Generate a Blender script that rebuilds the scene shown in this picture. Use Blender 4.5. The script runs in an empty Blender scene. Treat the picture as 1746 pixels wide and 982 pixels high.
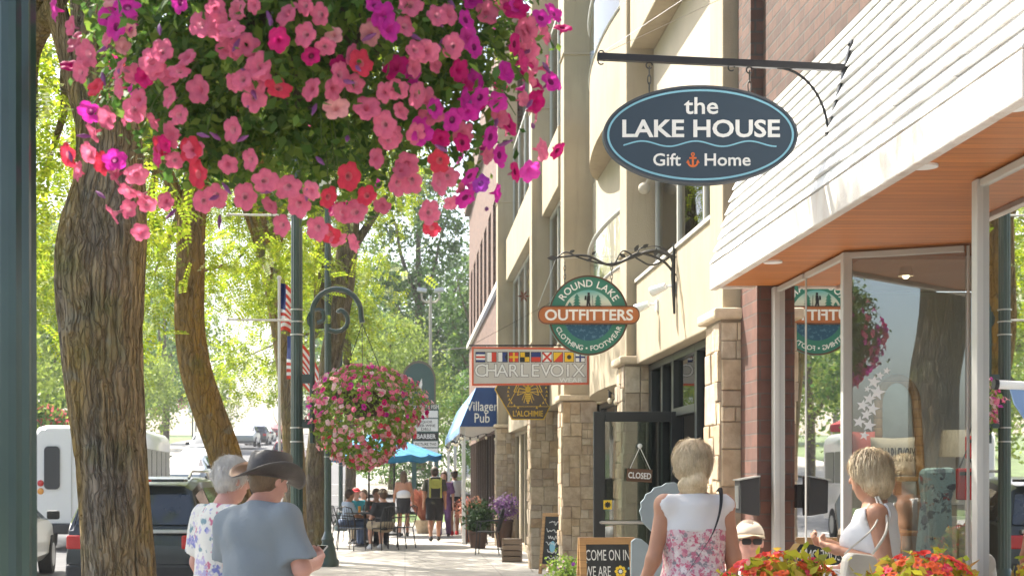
import bpy, math, random
import numpy as np
from mathutils import Vector, Matrix, noise as mnoise
C = bpy.context.scene
COL = C.collection
R = math.radians
rnd = random.Random(7)
rng = np.random.default_rng(7)

# ---------------------------------------------------------------- camera, sky, sun, exposure
F, VX, VY, EYE = 2500.0, 690.0, 815.0, 1.5        # focal length and vanishing point in photo pixels, eye height
cam = bpy.data.cameras.new('camera'); camo = bpy.data.objects.new('camera', cam); COL.objects.link(camo)
camo.location = (0, 0, EYE); camo.rotation_euler = (R(90), 0, 0)
cam.sensor_width = 36; cam.lens = 36 * F / 1746
cam.shift_x = (873 - VX) / 1746; cam.shift_y = (VY - 491) / 1746
cam.clip_start = 0.1; cam.clip_end = 3000
cam.dof.use_dof = True; cam.dof.focus_distance = 9.0; cam.dof.aperture_fstop = 7.0
C.camera = camo
SUN = Vector((-0.50, 0.52, 0.92)).normalized()
w = bpy.data.worlds.new('World'); C.world = w; w.use_nodes = True
nt = w.node_tree; bg = nt.nodes['Background']
sky = nt.nodes.new('ShaderNodeTexSky'); sky.sky_type = 'NISHITA'; sky.sun_disc = False
sky.sun_elevation = math.asin(SUN.z); sky.sun_rotation = math.atan2(SUN.x, SUN.y)
sky.dust_density = 4.0; sky.air_density = 1.0; sky.ozone_density = 1.0
nt.links.new(sky.outputs[0], bg.inputs[0]); bg.inputs[1].default_value = 0.15
sl = bpy.data.lights.new('sun', 'SUN'); so = bpy.data.objects.new('sun', sl); COL.objects.link(so)
sl.energy = 5.0; sl.angle = R(0.5); sl.color = (1.0, 0.95, 0.86)
so.rotation_euler = SUN.to_track_quat('Z', 'Y').to_euler(); so.location = (-20, 20, 40)
C.view_settings.view_transform = 'Standard'; C.view_settings.look = 'None'
C.view_settings.exposure = 1.52; C.view_settings.gamma = 1.0
C.render.resolution_x = 1024; C.render.resolution_y = 575

# ---------------------------------------------------------------- helpers
def P(px, py, d):
    return Vector(((px - VX) * d / F, d, EYE + (VY - py) * d / F))
def PX(px, d): return (px - VX) * d / F
def PZ(py, d): return EYE + (VY - py) * d / F
PROF = [(-50, 0), (46, 0), (60, .8), (90, 2.9), (140, 5.4), (220, 8.2), (600, 16)]
def prof(d):
    for (a, za), (b, zb) in zip(PROF, PROF[1:]):
        if d <= b:
            t = (d - a) / (b - a); return za + (zb - za) * t
    return PROF[-1][1]

WM = {}
def M(o): return WM.get(o.name, Matrix.Identity(4))
def thing(name, label, cat, loc=(0, 0, 0), rz=0, group=None):
    o = bpy.data.objects.new(name, None); COL.objects.link(o)
    o.location = loc; o.rotation_euler = (0, 0, rz); o.empty_display_size = .1
    o['label'] = label; o['category'] = cat
    if group: o['group'] = group
    WM[o.name] = Matrix.Translation(Vector(loc)) @ Matrix.Rotation(rz, 4, 'Z')
    return o
def tag(o, label, cat, group=None, kind=None):
    o['label'] = label; o['category'] = cat
    if group: o['group'] = group
    if kind: o['kind'] = kind
    return o
def link_mesh(name, me, parent=None, local=False):
    o = bpy.data.objects.new(name, me); COL.objects.link(o)
    if parent is not None:
        if not local: me.transform(M(parent).inverted())
        o.parent = parent; WM[o.name] = M(parent)
    return o
def copy_tree(o, parent=None):
    c = o.copy(); COL.objects.link(c)
    if parent is not None: c.parent = parent
    for ch in list(o.children): copy_tree(ch, c)
    return c

class MB:
    def __init__(s): s.v = []; s.f = []; s.mi = []; s.m = 0
    def add(s, vs, fs):
        n = len(s.v); s.v += [tuple(v) for v in vs]
        s.f += [tuple(i + n for i in f) for f in fs]; s.mi += [s.m] * len(fs); return s
    def box(s, x0, x1, y0, y1, z0, z1):
        vs = [(x, y, z) for z in (z0, z1) for y in (y0, y1) for x in (x0, x1)]
        return s.add(vs, [(0, 2, 3, 1), (4, 5, 7, 6), (0, 1, 5, 4), (2, 6, 7, 3), (0, 4, 6, 2), (1, 3, 7, 5)])
    def obox(s, c, U, V, N, a, b, e):
        c, U, V, N = Vector(c), Vector(U), Vector(V), Vector(N)
        vs = [c + U * (i * a) + V * (j * b) + N * (k * e) for k in (-1, 1) for j in (-1, 1) for i in (-1, 1)]
        return s.add(vs, [(0, 2, 3, 1), (4, 5, 7, 6), (0, 1, 5, 4), (2, 6, 7, 3), (0, 4, 6, 2), (1, 3, 7, 5)])
    def tube(s, pts, r, n=8, cap=True, flute=0):
        pts = [Vector(p) for p in pts]
        rs = r if isinstance(r, (list, tuple)) else [r] * len(pts)
        rings = []; prev = None
        for i, p in enumerate(pts):
            t = (pts[min(i + 1, len(pts) - 1)] - pts[max(i - 1, 0)]).normalized()
            if prev is None:
                a = Vector((1, 0, 0)) if abs(t.x) < .9 else Vector((0, 1, 0))
                u = (a - t * a.dot(t)).normalized()
            else:
                u = (prev - t * prev.dot(t)).normalized()
            prev = u; v = t.cross(u); ring = []
            for k in range(n):
                an = 2 * math.pi * k / n; rr = rs[i]
                if flute and k % 2: rr *= 1 - flute
                ring.append(p + (u * math.cos(an) + v * math.sin(an)) * rr)
            rings.append(ring)
        vs = [q for ring in rings for q in ring]; fs = []
        for i in range(len(rings) - 1):
            for k in range(n):
                k2 = (k + 1) % n
                fs.append((i * n + k, i * n + k2, (i + 1) * n + k2, (i + 1) * n + k))
        if cap:
            fs.append(tuple(range(n - 1, -1, -1))); b = (len(rings) - 1) * n
            fs.append(tuple(b + k for k in range(n)))
        return s.add(vs, fs)
    def lathe(s, c, prof_, n=20, cap=True, ang=None):
        c = Vector(c); vs = []; fs = []
        for (r, z) in prof_:
            for k in range(n):
                an = 2 * math.pi * k / n; vs.append(c + Vector((r * math.cos(an), r * math.sin(an), z)))
        for i in range(len(prof_) - 1):
            for k in range(n):
                k2 = (k + 1) % n
                fs.append((i * n + k, i * n + k2, (i + 1) * n + k2, (i + 1) * n + k))
        if cap:
            fs.append(tuple(range(n - 1, -1, -1))); b = (len(prof_) - 1) * n
            fs.append(tuple(b + k for k in range(n)))
        return s.add(vs, fs)
    def sphere(s, c, r, n=12, sc=(1, 1, 1)):
        m = max(4, n // 2)
        return s.add([Vector(c) + Vector((r * sc[0] * math.sin(math.pi * i / m) * math.cos(2 * math.pi * k / n),
                     r * sc[1] * math.sin(math.pi * i / m) * math.sin(2 * math.pi * k / n), r * sc[2] * math.cos(math.pi * i / m)))
                     for i in range(m + 1) for k in range(n)],
                     [(i * n + k, (i + 1) * n + k, (i + 1) * n + (k + 1) % n, i * n + (k + 1) % n) for i in range(m) for k in range(n)])
    def plate(s, o, U, V, outline, t0, t1):
        """outline (x,y) in the U,V plane extruded along N=UxV from t0 to t1"""
        o, U, V = Vector(o), Vector(U).normalized(), Vector(V).normalized(); N = U.cross(V)
        n = len(outline)
        area = sum(outline[i][0] * outline[(i + 1) % n][1] - outline[(i + 1) % n][0] * outline[i][1] for i in range(n))
        if area < 0: outline = outline[::-1]
        a = [o + U * x + V * y + N * t0 for x, y in outline]; b = [o + U * x + V * y + N * t1 for x, y in outline]
        fs = [tuple(range(n - 1, -1, -1)), tuple(range(n, 2 * n))]
        fs += [(i, (i + 1) % n, n + (i + 1) % n, n + i) for i in range(n)]
        return s.add(a + b, fs)
    def ring(s, o, U, V, outer, inner, t0, t1):
        o, U, V = Vector(o), Vector(U).normalized(), Vector(V).normalized(); N = U.cross(V); n = len(outer)
        vs = [o + U * x + V * y + N * t for t in (t0, t1) for ol in (outer, inner) for x, y in ol]
        fs = []
        for i in range(n):
            j = (i + 1) % n
            fs += [(2 * n + i, 2 * n + j, 3 * n + j, 3 * n + i), (i, j, 2 * n + j, 2 * n + i), (n + j, n + i, 3 * n + i, 3 * n + j), (j, i, n + i, n + j)]
        return s.add(vs, fs)
    def quad(s, *p): return s.add(p, [tuple(range(len(p)))])
    def build(s, name, mats, parent=None, local=False, smooth=None, bevel=0):
        me = bpy.data.meshes.new(name); me.from_pydata(s.v, [], s.f)
        if not isinstance(mats, (list, tuple)): mats = [mats]
        for m in mats: me.materials.append(m)
        me.polygons.foreach_set('material_index', s.mi)
        if smooth is not None:
            me.polygons.foreach_set('use_smooth', [True] * len(me.polygons)); me.set_sharp_from_angle(angle=R(smooth))
        me.update()
        o = link_mesh(name, me, parent, local)
        if bevel:
            b = o.modifiers.new('bevel', 'BEVEL'); b.width = bevel; b.segments = 2; b.limit_method = 'ANGLE'; b.angle_limit = R(40)
        return o

def ellipse(a, b, n=64, cx=0, cy=0): return [(cx + a * math.cos(2 * math.pi * i / n), cy + b * math.sin(2 * math.pi * i / n)) for i in range(n)]
def rect(x0, x1, y0, y1): return [(x0, y0), (x1, y0), (x1, y1), (x0, y1)]
def rrect(x0, x1, y0, y1, r, n=6):
    o = []
    for cx, cy, a0 in ((x1 - r, y0 + r, -90), (x1 - r, y1 - r, 0), (x0 + r, y1 - r, 90), (x0 + r, y0 + r, 180)):
        o += [(cx + r * math.cos(R(a0 + 90 * i / n)), cy + r * math.sin(R(a0 + 90 * i / n))) for i in range(n + 1)]
    return o
def bez(p0, p1, p2, p3, n=12):
    return [Vector(p0) * (1 - t) ** 3 + Vector(p1) * 3 * t * (1 - t) ** 2 + Vector(p2) * 3 * t * t * (1 - t) + Vector(p3) * t ** 3 for t in [i / n for i in range(n + 1)]]
def smoothline(pts, n=6):
    """Catmull-Rom through tuples of any length"""
    out = []; L = len(pts)
    for i in range(L - 1):
        p0, p1, p2, p3 = [np.array(pts[min(max(j, 0), L - 1)], float) for j in (i - 1, i, i + 1, i + 2)]
        for k in range(n):
            t = k / n
            out.append(.5 * (2 * p1 + (p2 - p0) * t + (2 * p0 - 5 * p1 + 4 * p2 - p3) * t * t + (3 * p1 - p0 - 3 * p2 + p3) * t ** 3))
    out.append(np.array(pts[-1], float)); return out

# ---------------------------------------------------------------- lettering (built-in font only)
def glyphs(txt, size, bold=0, ext=.002, space=1.0, sx=1.0):
    cu = bpy.data.curves.new('t', 'FONT'); cu.body = txt; cu.size = size; cu.offset = bold * size; cu.extrude = ext
    cu.align_x = 'CENTER'; cu.space_character = space; cu.resolution_u = 3
    o = bpy.data.objects.new('t', cu); COL.objects.link(o)
    dg = bpy.context.evaluated_depsgraph_get(); me = bpy.data.meshes.new_from_object(o.evaluated_get(dg))
    vs = [(v.co.x * sx, v.co.y, v.co.z) for v in me.vertices]; fs = [tuple(p.vertices) for p in me.polygons]
    bpy.data.objects.remove(o); bpy.data.curves.remove(cu); bpy.data.meshes.remove(me)
    return vs, fs
def put_text(mb, txt, o, U, V, size, bold=.008, ext=.002, space=1.0, width=None, sx=1.0):
    o, U, V = Vector(o), Vector(U).normalized(), Vector(V).normalized(); N = U.cross(V)
    vs, fs = glyphs(txt, size, bold, ext, space, sx)
    if not vs: return
    if width:
        x0 = min(v[0] for v in vs); x1 = max(v[0] for v in vs); k = width / (x1 - x0); c = (x0 + x1) / 2
        vs = [((x - c) * k, y, z) for x, y, z in vs]
    mb.add([o + U * x + V * y + N * z for x, y, z in vs], fs)
def arc_text(mb, txt, o, U, V, rad, a_mid, size, spread, bold=.008, inside=False):
    """letters along a circle; spread = degrees from first to last letter"""
    o, U, V = Vector(o), Vector(U).normalized(), Vector(V).normalized(); n = len(txt)
    wd = []
    for ch in txt:
        if ch == ' ': wd.append(.35 * size); continue
        vs, fs = glyphs(ch, size); wd.append(max(v[0] for v in vs) - min(v[0] for v in vs) + .16 * size)
    tot = sum(wd); k = spread / (tot - wd[0] / 2 - wd[-1] / 2); acc = 0
    for ch, w_ in zip(txt, wd):
        t = (acc + w_ / 2 - wd[0] / 2) * k; acc += w_
        if ch == ' ': continue
        a = R(a_mid - spread / 2 + t) if inside else R(a_mid + spread / 2 - t)
        rv = U * math.cos(a) + V * math.sin(a); tv = -U * math.sin(a) + V * math.cos(a)
        if inside: put_text(mb, ch, o + rv * rad, tv, -rv, size, bold)
        else: put_text(mb, ch, o + rv * rad, -tv, rv, size, bold)

# ---------------------------------------------------------------- materials
def nmat(name):
    m = bpy.data.materials.new(name); m.use_nodes = True
    nt = m.node_tree; return m, nt, nt.nodes['Principled BSDF']
def node(nt, t, **kw):
    n = nt.nodes.new(t)
    for k, v in kw.items(): setattr(n, k, v)
    return n
def coords(nt, sc=(1, 1, 1), space='Object'):
    tc = node(nt, 'ShaderNodeTexCoord'); mp = node(nt, 'ShaderNodeMapping'); mp.inputs['Scale'].default_value = sc
    nt.links.new(tc.outputs[space], mp.inputs[0]); return mp.outputs[0]
def noise(nt, vec, scale, detail=4, rough=.55):
    n = node(nt, 'ShaderNodeTexNoise'); n.inputs['Scale'].default_value = scale; n.inputs['Detail'].default_value = detail
    n.inputs['Roughness'].default_value = rough; nt.links.new(vec, n.inputs['Vector']); return n.outputs['Fac']
def ramp(nt, fac, stops):
    r = node(nt, 'ShaderNodeValToRGB'); e = r.color_ramp.elements
    while len(e) < len(stops): e.new(.5)
    for el, (p, c) in zip(e, stops): el.position = p; el.color = (*c, 1) if len(c) == 3 else c
    nt.links.new(fac, r.inputs[0]); return r.outputs[0]
def bump(nt, bs, h, dist=.01, st=.5):
    b = node(nt, 'ShaderNodeBump'); b.inputs['Distance'].default_value = dist; b.inputs['Strength'].default_value = st
    nt.links.new(h, b.inputs['Height']); nt.links.new(b.outputs[0], bs.inputs['Normal'])
def mixc(nt, fac, a, b, mode='MIX'):
    m = node(nt, 'ShaderNodeMix', data_type='RGBA', blend_type=mode)
    for s, v in ((m.inputs[0], fac), (m.inputs[6], a), (m.inputs[7], b)):
        if hasattr(v, 'links') or hasattr(v, 'is_linked'): nt.links.new(v, s)
        elif isinstance(v, (int, float)): s.default_value = v
        else: s.default_value = (*v, 1)
    return m.outputs[2]
def sc3(c, k): return tuple(min(1, x * k) for x in c)
def plain(name, c, rough=.6, metal=0, var=.15, scale=6, bmp=.002, coat=0, stretch=(1, 1, 1)):
    m, nt, bs = nmat(name); v = coords(nt, stretch); f = noise(nt, v, scale)
    nt.links.new(ramp(nt, f, [(.3, sc3(c, 1 - var)), (.7, sc3(c, 1 + var))]), bs.inputs['Base Color'])
    bs.inputs['Roughness'].default_value = rough; bs.inputs['Metallic'].default_value = metal
    if coat: bs.inputs['Coat Weight'].default_value = coat; bs.inputs['Coat Roughness'].default_value = .08
    if bmp: bump(nt, bs, noise(nt, v, scale * 6), bmp, .5)
    return m
def leafmat(name, cols, trans=.45, rough=.5):
    m, nt, bs = nmat(name); g = node(nt, 'ShaderNodeNewGeometry')
    n = len(cols); c = ramp(nt, g.outputs['Random Per Island'], [(i / max(1, n - 1), cc) for i, cc in enumerate(cols)])
    nt.links.new(c, bs.inputs['Base Color']); bs.inputs['Roughness'].default_value = rough
    bs.inputs['Specular IOR Level'].default_value = .25
    tr = node(nt, 'ShaderNodeBsdfTranslucent'); tc = mixc(nt, .5, c, (1, .95, .25), 'MULTIPLY'); nt.links.new(c, tr.inputs[0])
    mx = node(nt, 'ShaderNodeMixShader'); mx.inputs[0].default_value = trans
    nt.links.new(bs.outputs[0], mx.inputs[1]); nt.links.new(tr.outputs[0], mx.inputs[2])
    nt.links.new(mx.outputs[0], nt.nodes['Material Output'].inputs[0]); return m
def glassmat(name, tint=(.85, .9, .88), refl=1.9, base=.0):
    m, nt, bs = nmat(name); nt.nodes.remove(bs)
    fr = node(nt, 'ShaderNodeFresnel'); fr.inputs[0].default_value = refl
    t = node(nt, 'ShaderNodeBsdfTransparent'); t.inputs[0].default_value = (*tint, 1)
    g = node(nt, 'ShaderNodeBsdfGlossy'); g.inputs['Roughness'].default_value = .01
    mx = node(nt, 'ShaderNodeMixShader'); nt.links.new(fr.outputs[0], mx.inputs[0])
    nt.links.new(t.outputs[0], mx.inputs[1]); nt.links.new(g.outputs[0], mx.inputs[2])
    nt.links.new(mx.outputs[0], nt.nodes['Material Output'].inputs[0]); return m
def brickmat(name, c1, c2, mortar, bw=.21, bh=.075, ms=.008):
    m, nt, bs = nmat(name)
    tc = node(nt, 'ShaderNodeTexCoord'); sp = node(nt, 'ShaderNodeSeparateXYZ'); nt.links.new(tc.outputs['Object'], sp.inputs[0])
    ad = node(nt, 'ShaderNodeMath', operation='ADD'); nt.links.new(sp.outputs[0], ad.inputs[0]); nt.links.new(sp.outputs[1], ad.inputs[1])
    cb = node(nt, 'ShaderNodeCombineXYZ'); nt.links.new(ad.outputs[0], cb.inputs[0]); nt.links.new(sp.outputs[2], cb.inputs[1])
    b = node(nt, 'ShaderNodeTexBrick'); b.inputs['Scale'].default_value = 1; b.inputs['Brick Width'].default_value = bw
    b.inputs['Row Height'].default_value = bh; b.inputs['Mortar Size'].default_value = ms; b.inputs['Mortar Smooth'].default_value = .2; b.inputs['Bias'].default_value = -.1
    b.inputs['Color1'].default_value = (*c1, 1); b.inputs['Color2'].default_value = (*c2, 1); b.inputs['Mortar'].default_value = (*mortar, 1)
    nt.links.new(cb.outputs[0], b.inputs['Vector'])
    n = noise(nt, tc.outputs['Object'], 9); c = mixc(nt, .55, b.outputs['Color'], ramp(nt, n, [(.3, (.45, .42, .42)), (.7, (1, 1, 1))]), 'MULTIPLY')
    nt.links.new(c, bs.inputs['Base Color']); bs.inputs['Roughness'].default_value = .85
    iv = node(nt, 'ShaderNodeMath', operation='SUBTRACT'); iv.inputs[0].default_value = 1; nt.links.new(b.outputs['Fac'], iv.inputs[1])
    bump(nt, bs, iv.outputs[0], .012, .8); return m
def barkmat(name, base=(.13, .095, .065), lich=(.26, .145, .035), amt=.5):
    m, nt, bs = nmat(name); tc = coords(nt); wob = node(nt, 'ShaderNodeTexNoise'); wob.inputs['Scale'].default_value = 5; wob.inputs['Detail'].default_value = 4; nt.links.new(tc, wob.inputs['Vector'])
    ad = node(nt, 'ShaderNodeVectorMath', operation='MULTIPLY_ADD'); nt.links.new(wob.outputs['Color'], ad.inputs[0]); ad.inputs[1].default_value = (.10, .10, .10); nt.links.new(tc, ad.inputs[2])
    mp = node(nt, 'ShaderNodeMapping'); mp.inputs['Scale'].default_value = (1, 1, .11); nt.links.new(ad.outputs[0], mp.inputs[0])
    hs = []
    for sc_ in (13, 34):
        vo = node(nt, 'ShaderNodeTexVoronoi', feature='DISTANCE_TO_EDGE'); vo.inputs['Scale'].default_value = sc_; nt.links.new(mp.outputs[0], vo.inputs['Vector']); hs.append(vo.outputs['Distance'])
    c1 = ramp(nt, hs[0], [(0, (.05, .05, .05)), (.10, (.75, .75, .75)), (.3, (1, 1, 1))]); c2 = ramp(nt, hs[1], [(0, (.45, .45, .45)), (.12, (1, 1, 1))]); h = mixc(nt, 1, c1, c2, 'MULTIPLY')
    v = coords(nt, (1, 1, .3)); f = noise(nt, v, 12, 6, .65); l = noise(nt, coords(nt, (1, 1, .28)), 3.2, 4, .6)
    c = ramp(nt, f, [(.3, sc3(base, .55)), (.5, base), (.72, sc3(base, 1.7))])
    c = mixc(nt, ramp(nt, l, [(.46 - amt * .10, (0, 0, 0)), (.62, (.85, .85, .85))]), c, lich)
    c = mixc(nt, ramp(nt, noise(nt, tc, 5.5, 5), [(.58, (0, 0, 0)), (.68, (.65, .65, .65))]), c, (.23, .22, .17)); c = mixc(nt, ramp(nt, noise(nt, tc, 2.1, 4), [(.55, (0, 0, 0)), (.7, (.6, .6, .6))]), c, (.13, .14, .045))
    c = mixc(nt, .85, c, ramp(nt, h, [(.03, (.42, .38, .33)), (.38, (1, 1, 1))]), 'MULTIPLY')
    nt.links.new(c, bs.inputs['Base Color']); bs.inputs['Roughness'].default_value = .95; bs.inputs['Specular IOR Level'].default_value = .2; bump(nt, bs, h, .035, 1.0); return m
def woodmat(name, c, dark, board=.09, axis=1, rough=.4):
    """planks side by side along one object axis"""
    m, nt, bs = nmat(name); s = [2.2, 2.2, 2.2]; s[axis] = 40
    v = coords(nt, tuple(s)); f = noise(nt, v, 1.4, 5); col = ramp(nt, f, [(.25, dark), (.7, c)])
    tc = node(nt, 'ShaderNodeTexCoord'); sp = node(nt, 'ShaderNodeSeparateXYZ'); nt.links.new(tc.outputs['Object'], sp.inputs[0])
    dv = node(nt, 'ShaderNodeMath', operation='DIVIDE'); dv.inputs[1].default_value = board; nt.links.new(sp.outputs[axis], dv.inputs[0])
    fl = node(nt, 'ShaderNodeMath', operation='FLOOR'); nt.links.new(dv.outputs[0], fl.inputs[0])
    wn = node(nt, 'ShaderNodeTexWhiteNoise', noise_dimensions='1D'); nt.links.new(fl.outputs[0], wn.inputs['W'])
    col = mixc(nt, .5, col, ramp(nt, wn.outputs[0], [(0, (.6, .58, .55)), (1, (1, 1, 1))]), 'MULTIPLY')
    fr = node(nt, 'ShaderNodeMath', operation='FRACT'); nt.links.new(dv.outputs[0], fr.inputs[0])
    gap = ramp(nt, fr.outputs[0], [(0, (.35, .3, .3)), (.06, (1, 1, 1)), (.94, (1, 1, 1)), (1, (.35, .3, .3))])
    nt.links.new(mixc(nt, 1, col, gap, 'MULTIPLY'), bs.inputs['Base Color']); bs.inputs['Roughness'].default_value = rough; return m
def stonemat(name, cols):
    m, nt, bs = nmat(name); g = node(nt, 'ShaderNodeNewGeometry')
    c = ramp(nt, g.outputs['Random Per Island'], [(i / (len(cols) - 1), cc) for i, cc in enumerate(cols)])
    v = coords(nt); f = noise(nt, v, 9, 6); c = mixc(nt, .7, c, ramp(nt, f, [(.3, (.55, .5, .45)), (.65, (1, 1, 1))]), 'MULTIPLY')
    nt.links.new(c, bs.inputs['Base Color']); bs.inputs['Roughness'].default_value = .9; bump(nt, bs, noise(nt, v, 22, 6), .012, .8); return m
def patmat(name, base, cols, scale=18, thr=.52, rough=.8):
    """printed cloth: coloured blots on a base"""
    m, nt, bs = nmat(name); v = coords(nt); c = base
    for i, cc in enumerate(cols):
        mp = node(nt, 'ShaderNodeMapping'); mp.inputs['Location'].default_value = (3.1 * i, 1.7 * i, 5.3 * i); nt.links.new(v, mp.inputs[0])
        f = noise(nt, mp.outputs[0], scale, 3, .6); c = mixc(nt, ramp(nt, f, [(thr, (0, 0, 0)), (thr + .05, (1, 1, 1))]), c, cc)
    nt.links.new(c, bs.inputs['Base Color']); bs.inputs['Roughness'].default_value = rough; return m
def emit(name, c, s):
    m, nt, bs = nmat(name); bs.inputs['Base Color'].default_value = (*c, 1); bs.inputs['Emission Color'].default_value = (*c, 1); bs.inputs['Emission Strength'].default_value = s; return m

K = {}
K['green_metal'] = plain('green_metal', (.028, .055, .05), .32, .0, .15, 3, .0006, .4)
K['black_metal'] = plain('black_metal', (.02, .02, .022), .4, .2, .2, 8, .0006)
K['iron'] = plain('iron', (.06, .058, .052), .5, .5, .25, 20, .001)
K['steel'] = plain('steel', (.5, .5, .48), .3, .9, .1, 8, 0)
K['white'] = plain('white_paint', (.78, .78, .76), .5, 0, .05, 4, .0008)
K['offwhite'] = plain('offwhite', (.62, .6, .55), .6, 0, .06, 4, .001)
K['stucco'] = plain('beige_stucco', (.41, .33, .215), .85, 0, .09, 1.3, .002)
K['stucco_d'] = plain('grey_beige_panel', (.42, .37, .29), .85, 0, .06, 2, .001)
K['alum'] = plain('white_aluminium', (.47, .455, .42), .45, .1, .05, 3, 0)
K['dframe'] = plain('dark_frame', (.022, .026, .027), .35, .2, .15, 4, .0005)
K['glass'] = glassmat('shop_glass', (.88, .92, .9), 2.9)
K['dglass'] = glassmat('dark_glass', (.42, .5, .47), 2.2)
K['cglass'] = glassmat('clear_glass', (.9, .95, .93), 1.5)
K['carglass'] = plain('car_glass', (.02, .025, .028), .05, 0, .1, 3, 0, .6)
def weathered(name, c, stain, rough=.85, amt=.5, sz=1.2, bm=.003):
    m, nt, bs = nmat(name); v = coords(nt); f = noise(nt, v, sz, 5); col = ramp(nt, f, [(.3, sc3(c, .88)), (.7, sc3(c, 1.08))])
    st = noise(nt, coords(nt, (5, 5, .45)), 1.6, 5, .65); col = mixc(nt, ramp(nt, st, [(.52, (0, 0, 0)), (.78, (amt, amt, amt))]), col, stain)
    sp_ = noise(nt, v, 26, 4, .7); col = mixc(nt, ramp(nt, sp_, [(.64, (0, 0, 0)), (.72, (amt * .6,) * 3)]), col, stain)
    nt.links.new(col, bs.inputs['Base Color']); bs.inputs['Roughness'].default_value = rough; bump(nt, bs, noise(nt, v, 90, 4), bm, .6); return m
K['stucco'] = weathered('beige_stucco', (.40, .33, .228), (.25, .205, .15), .88, .55, 1.1, .005)
K['concrete'] = None
# ---------------------------------------------------------------- signed-distance modelling for people
def d_ell(p, c, r, Rm=None):
    q = p - np.array(c)
    if Rm is not None: q = q @ Rm
    r = np.array(r); k0 = np.sqrt(((q / r) ** 2).sum(-1)) + 1e-9; k1 = np.sqrt(((q / r ** 2) ** 2).sum(-1)) + 1e-9
    return k0 * (k0 - 1) / k1
def d_cone(p, a, b, ra, rb):
    a, b = np.array(a, float), np.array(b, float); ba = b - a; t = np.clip(((p - a) @ ba) / max(ba @ ba, 1e-9), 0, 1)
    return np.sqrt(((p - a - t[..., None] * ba) ** 2).sum(-1)) - (ra + (rb - ra) * t)
def smin(a, b, k):
    if k <= 0: return np.minimum(a, b)
    h = np.clip(.5 + .5 * (b - a) / k, 0, 1); return b + (a - b) * h - k * h * (1 - h)
def sdf_arrays(prims, vox, cuts=(), wob=0, wf=30, seed=0):
    lo = np.min([np.minimum(*pr['bb']) for pr in prims if pr.get('op') != 's'], axis=0) - 3 * vox
    hi = np.max([np.maximum(*pr['bb']) for pr in prims if pr.get('op') != 's'], axis=0) + 3 * vox
    for q, n in cuts:
        pass
    n = np.ceil((hi - lo) / vox).astype(int) + 1
    D = np.full(n, 1.0); ax = [lo[i] + vox * np.arange(n[i]) for i in range(3)]
    for pr in prims:
        pad = pr['k'] + 3 * vox + .02
        a, b = np.minimum(*pr['bb']) - pad, np.maximum(*pr['bb']) + pad
        i0 = np.clip(((a - lo) / vox).astype(int), 0, n); i1 = np.clip(((b - lo) / vox).astype(int) + 2, 0, n)
        if (i1 <= i0).any(): continue
        s = tuple(slice(i0[j], i1[j]) for j in range(3))
        p = np.stack(np.meshgrid(*[ax[j][s[j]] for j in range(3)], indexing='ij'), -1)
        d = d_ell(p, pr['c'], pr['r'], pr.get('R')) if pr['t'] == 'e' else d_cone(p, pr['a'], pr['b'], pr['ra'], pr['rb'])
        for q, nn in pr.get('cuts', ()): d = np.maximum(d, (p - np.array(q)) @ np.array(nn))
        if pr.get('op') == 's': D[s] = -smin(-D[s], d, pr['k'])
        else: D[s] = smin(D[s], d, pr['k'])
    p = np.stack(np.meshgrid(*ax, indexing='ij'), -1)
    if wob:
        r_ = np.random.default_rng(seed); w_ = 0
        for _ in range(5):
            kv = r_.normal(size=3) * wf; w_ = w_ + np.sin(p @ kv + r_.uniform(0, 6))
        D = D + wob * w_ / 3
    for q, nn in cuts: D = np.maximum(D, (p - np.array(q)) @ np.array(nn))
    # surface nets
    S = D < 0
    cell = np.zeros(n - 1, int)
    for i in (0, 1):
        for j in (0, 1):
            for k in (0, 1): cell += S[i:n[0] - 1 + i, j:n[1] - 1 + j, k:n[2] - 1 + k]
    act = (cell > 0) & (cell < 8); idx = -np.ones(n - 1, int); ids = np.argwhere(act); idx[act] = np.arange(len(ids))
    acc = np.zeros((len(ids), 3)); cnt = np.zeros(len(ids))
    cor = [(i, j, k) for i in (0, 1) for j in (0, 1) for k in (0, 1)]
    for a in cor:
        for ax_ in range(3):
            if a[ax_]: continue
            b = list(a); b[ax_] = 1
            da = D[ids[:, 0] + a[0], ids[:, 1] + a[1], ids[:, 2] + a[2]]; db = D[ids[:, 0] + b[0], ids[:, 1] + b[1], ids[:, 2] + b[2]]
            m = (da < 0) != (db < 0); t = np.where(m, da / np.where(m, da - db, 1), 0)
            pos = np.array(a, float)[None] + 0 * t[:, None]; pos[:, ax_] += t
            acc += np.where(m[:, None], pos, 0); cnt += m
    V = lo + vox * (ids + acc / np.maximum(cnt, 1)[:, None])
    Fs = []
    for ax_ in range(3):
        sl0 = [slice(None)] * 3; sl1 = [slice(None)] * 3; sl0[ax_] = slice(0, -1); sl1[ax_] = slice(1, None)
        ch = S[tuple(sl0)] != S[tuple(sl1)]; e = np.argwhere(ch)
        u, v = (ax_ + 1) % 3, (ax_ + 2) % 3
        ok = (e[:, u] > 0) & (e[:, v] > 0) & (e[:, u] < n[u] - 1) & (e[:, v] < n[v] - 1); e = e[ok]
        flip = ~S[e[:, 0], e[:, 1], e[:, 2]]
        def cid(du, dv):
            q = e.copy(); q[:, u] -= du; q[:, v] -= dv; return idx[q[:, 0], q[:, 1], q[:, 2]]
        f = np.stack([cid(1, 1), cid(0, 1), cid(0, 0), cid(1, 0)], 1); f[flip] = f[flip][:, ::-1]; Fs.append(f)
    return V, np.concatenate(Fs)
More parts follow.
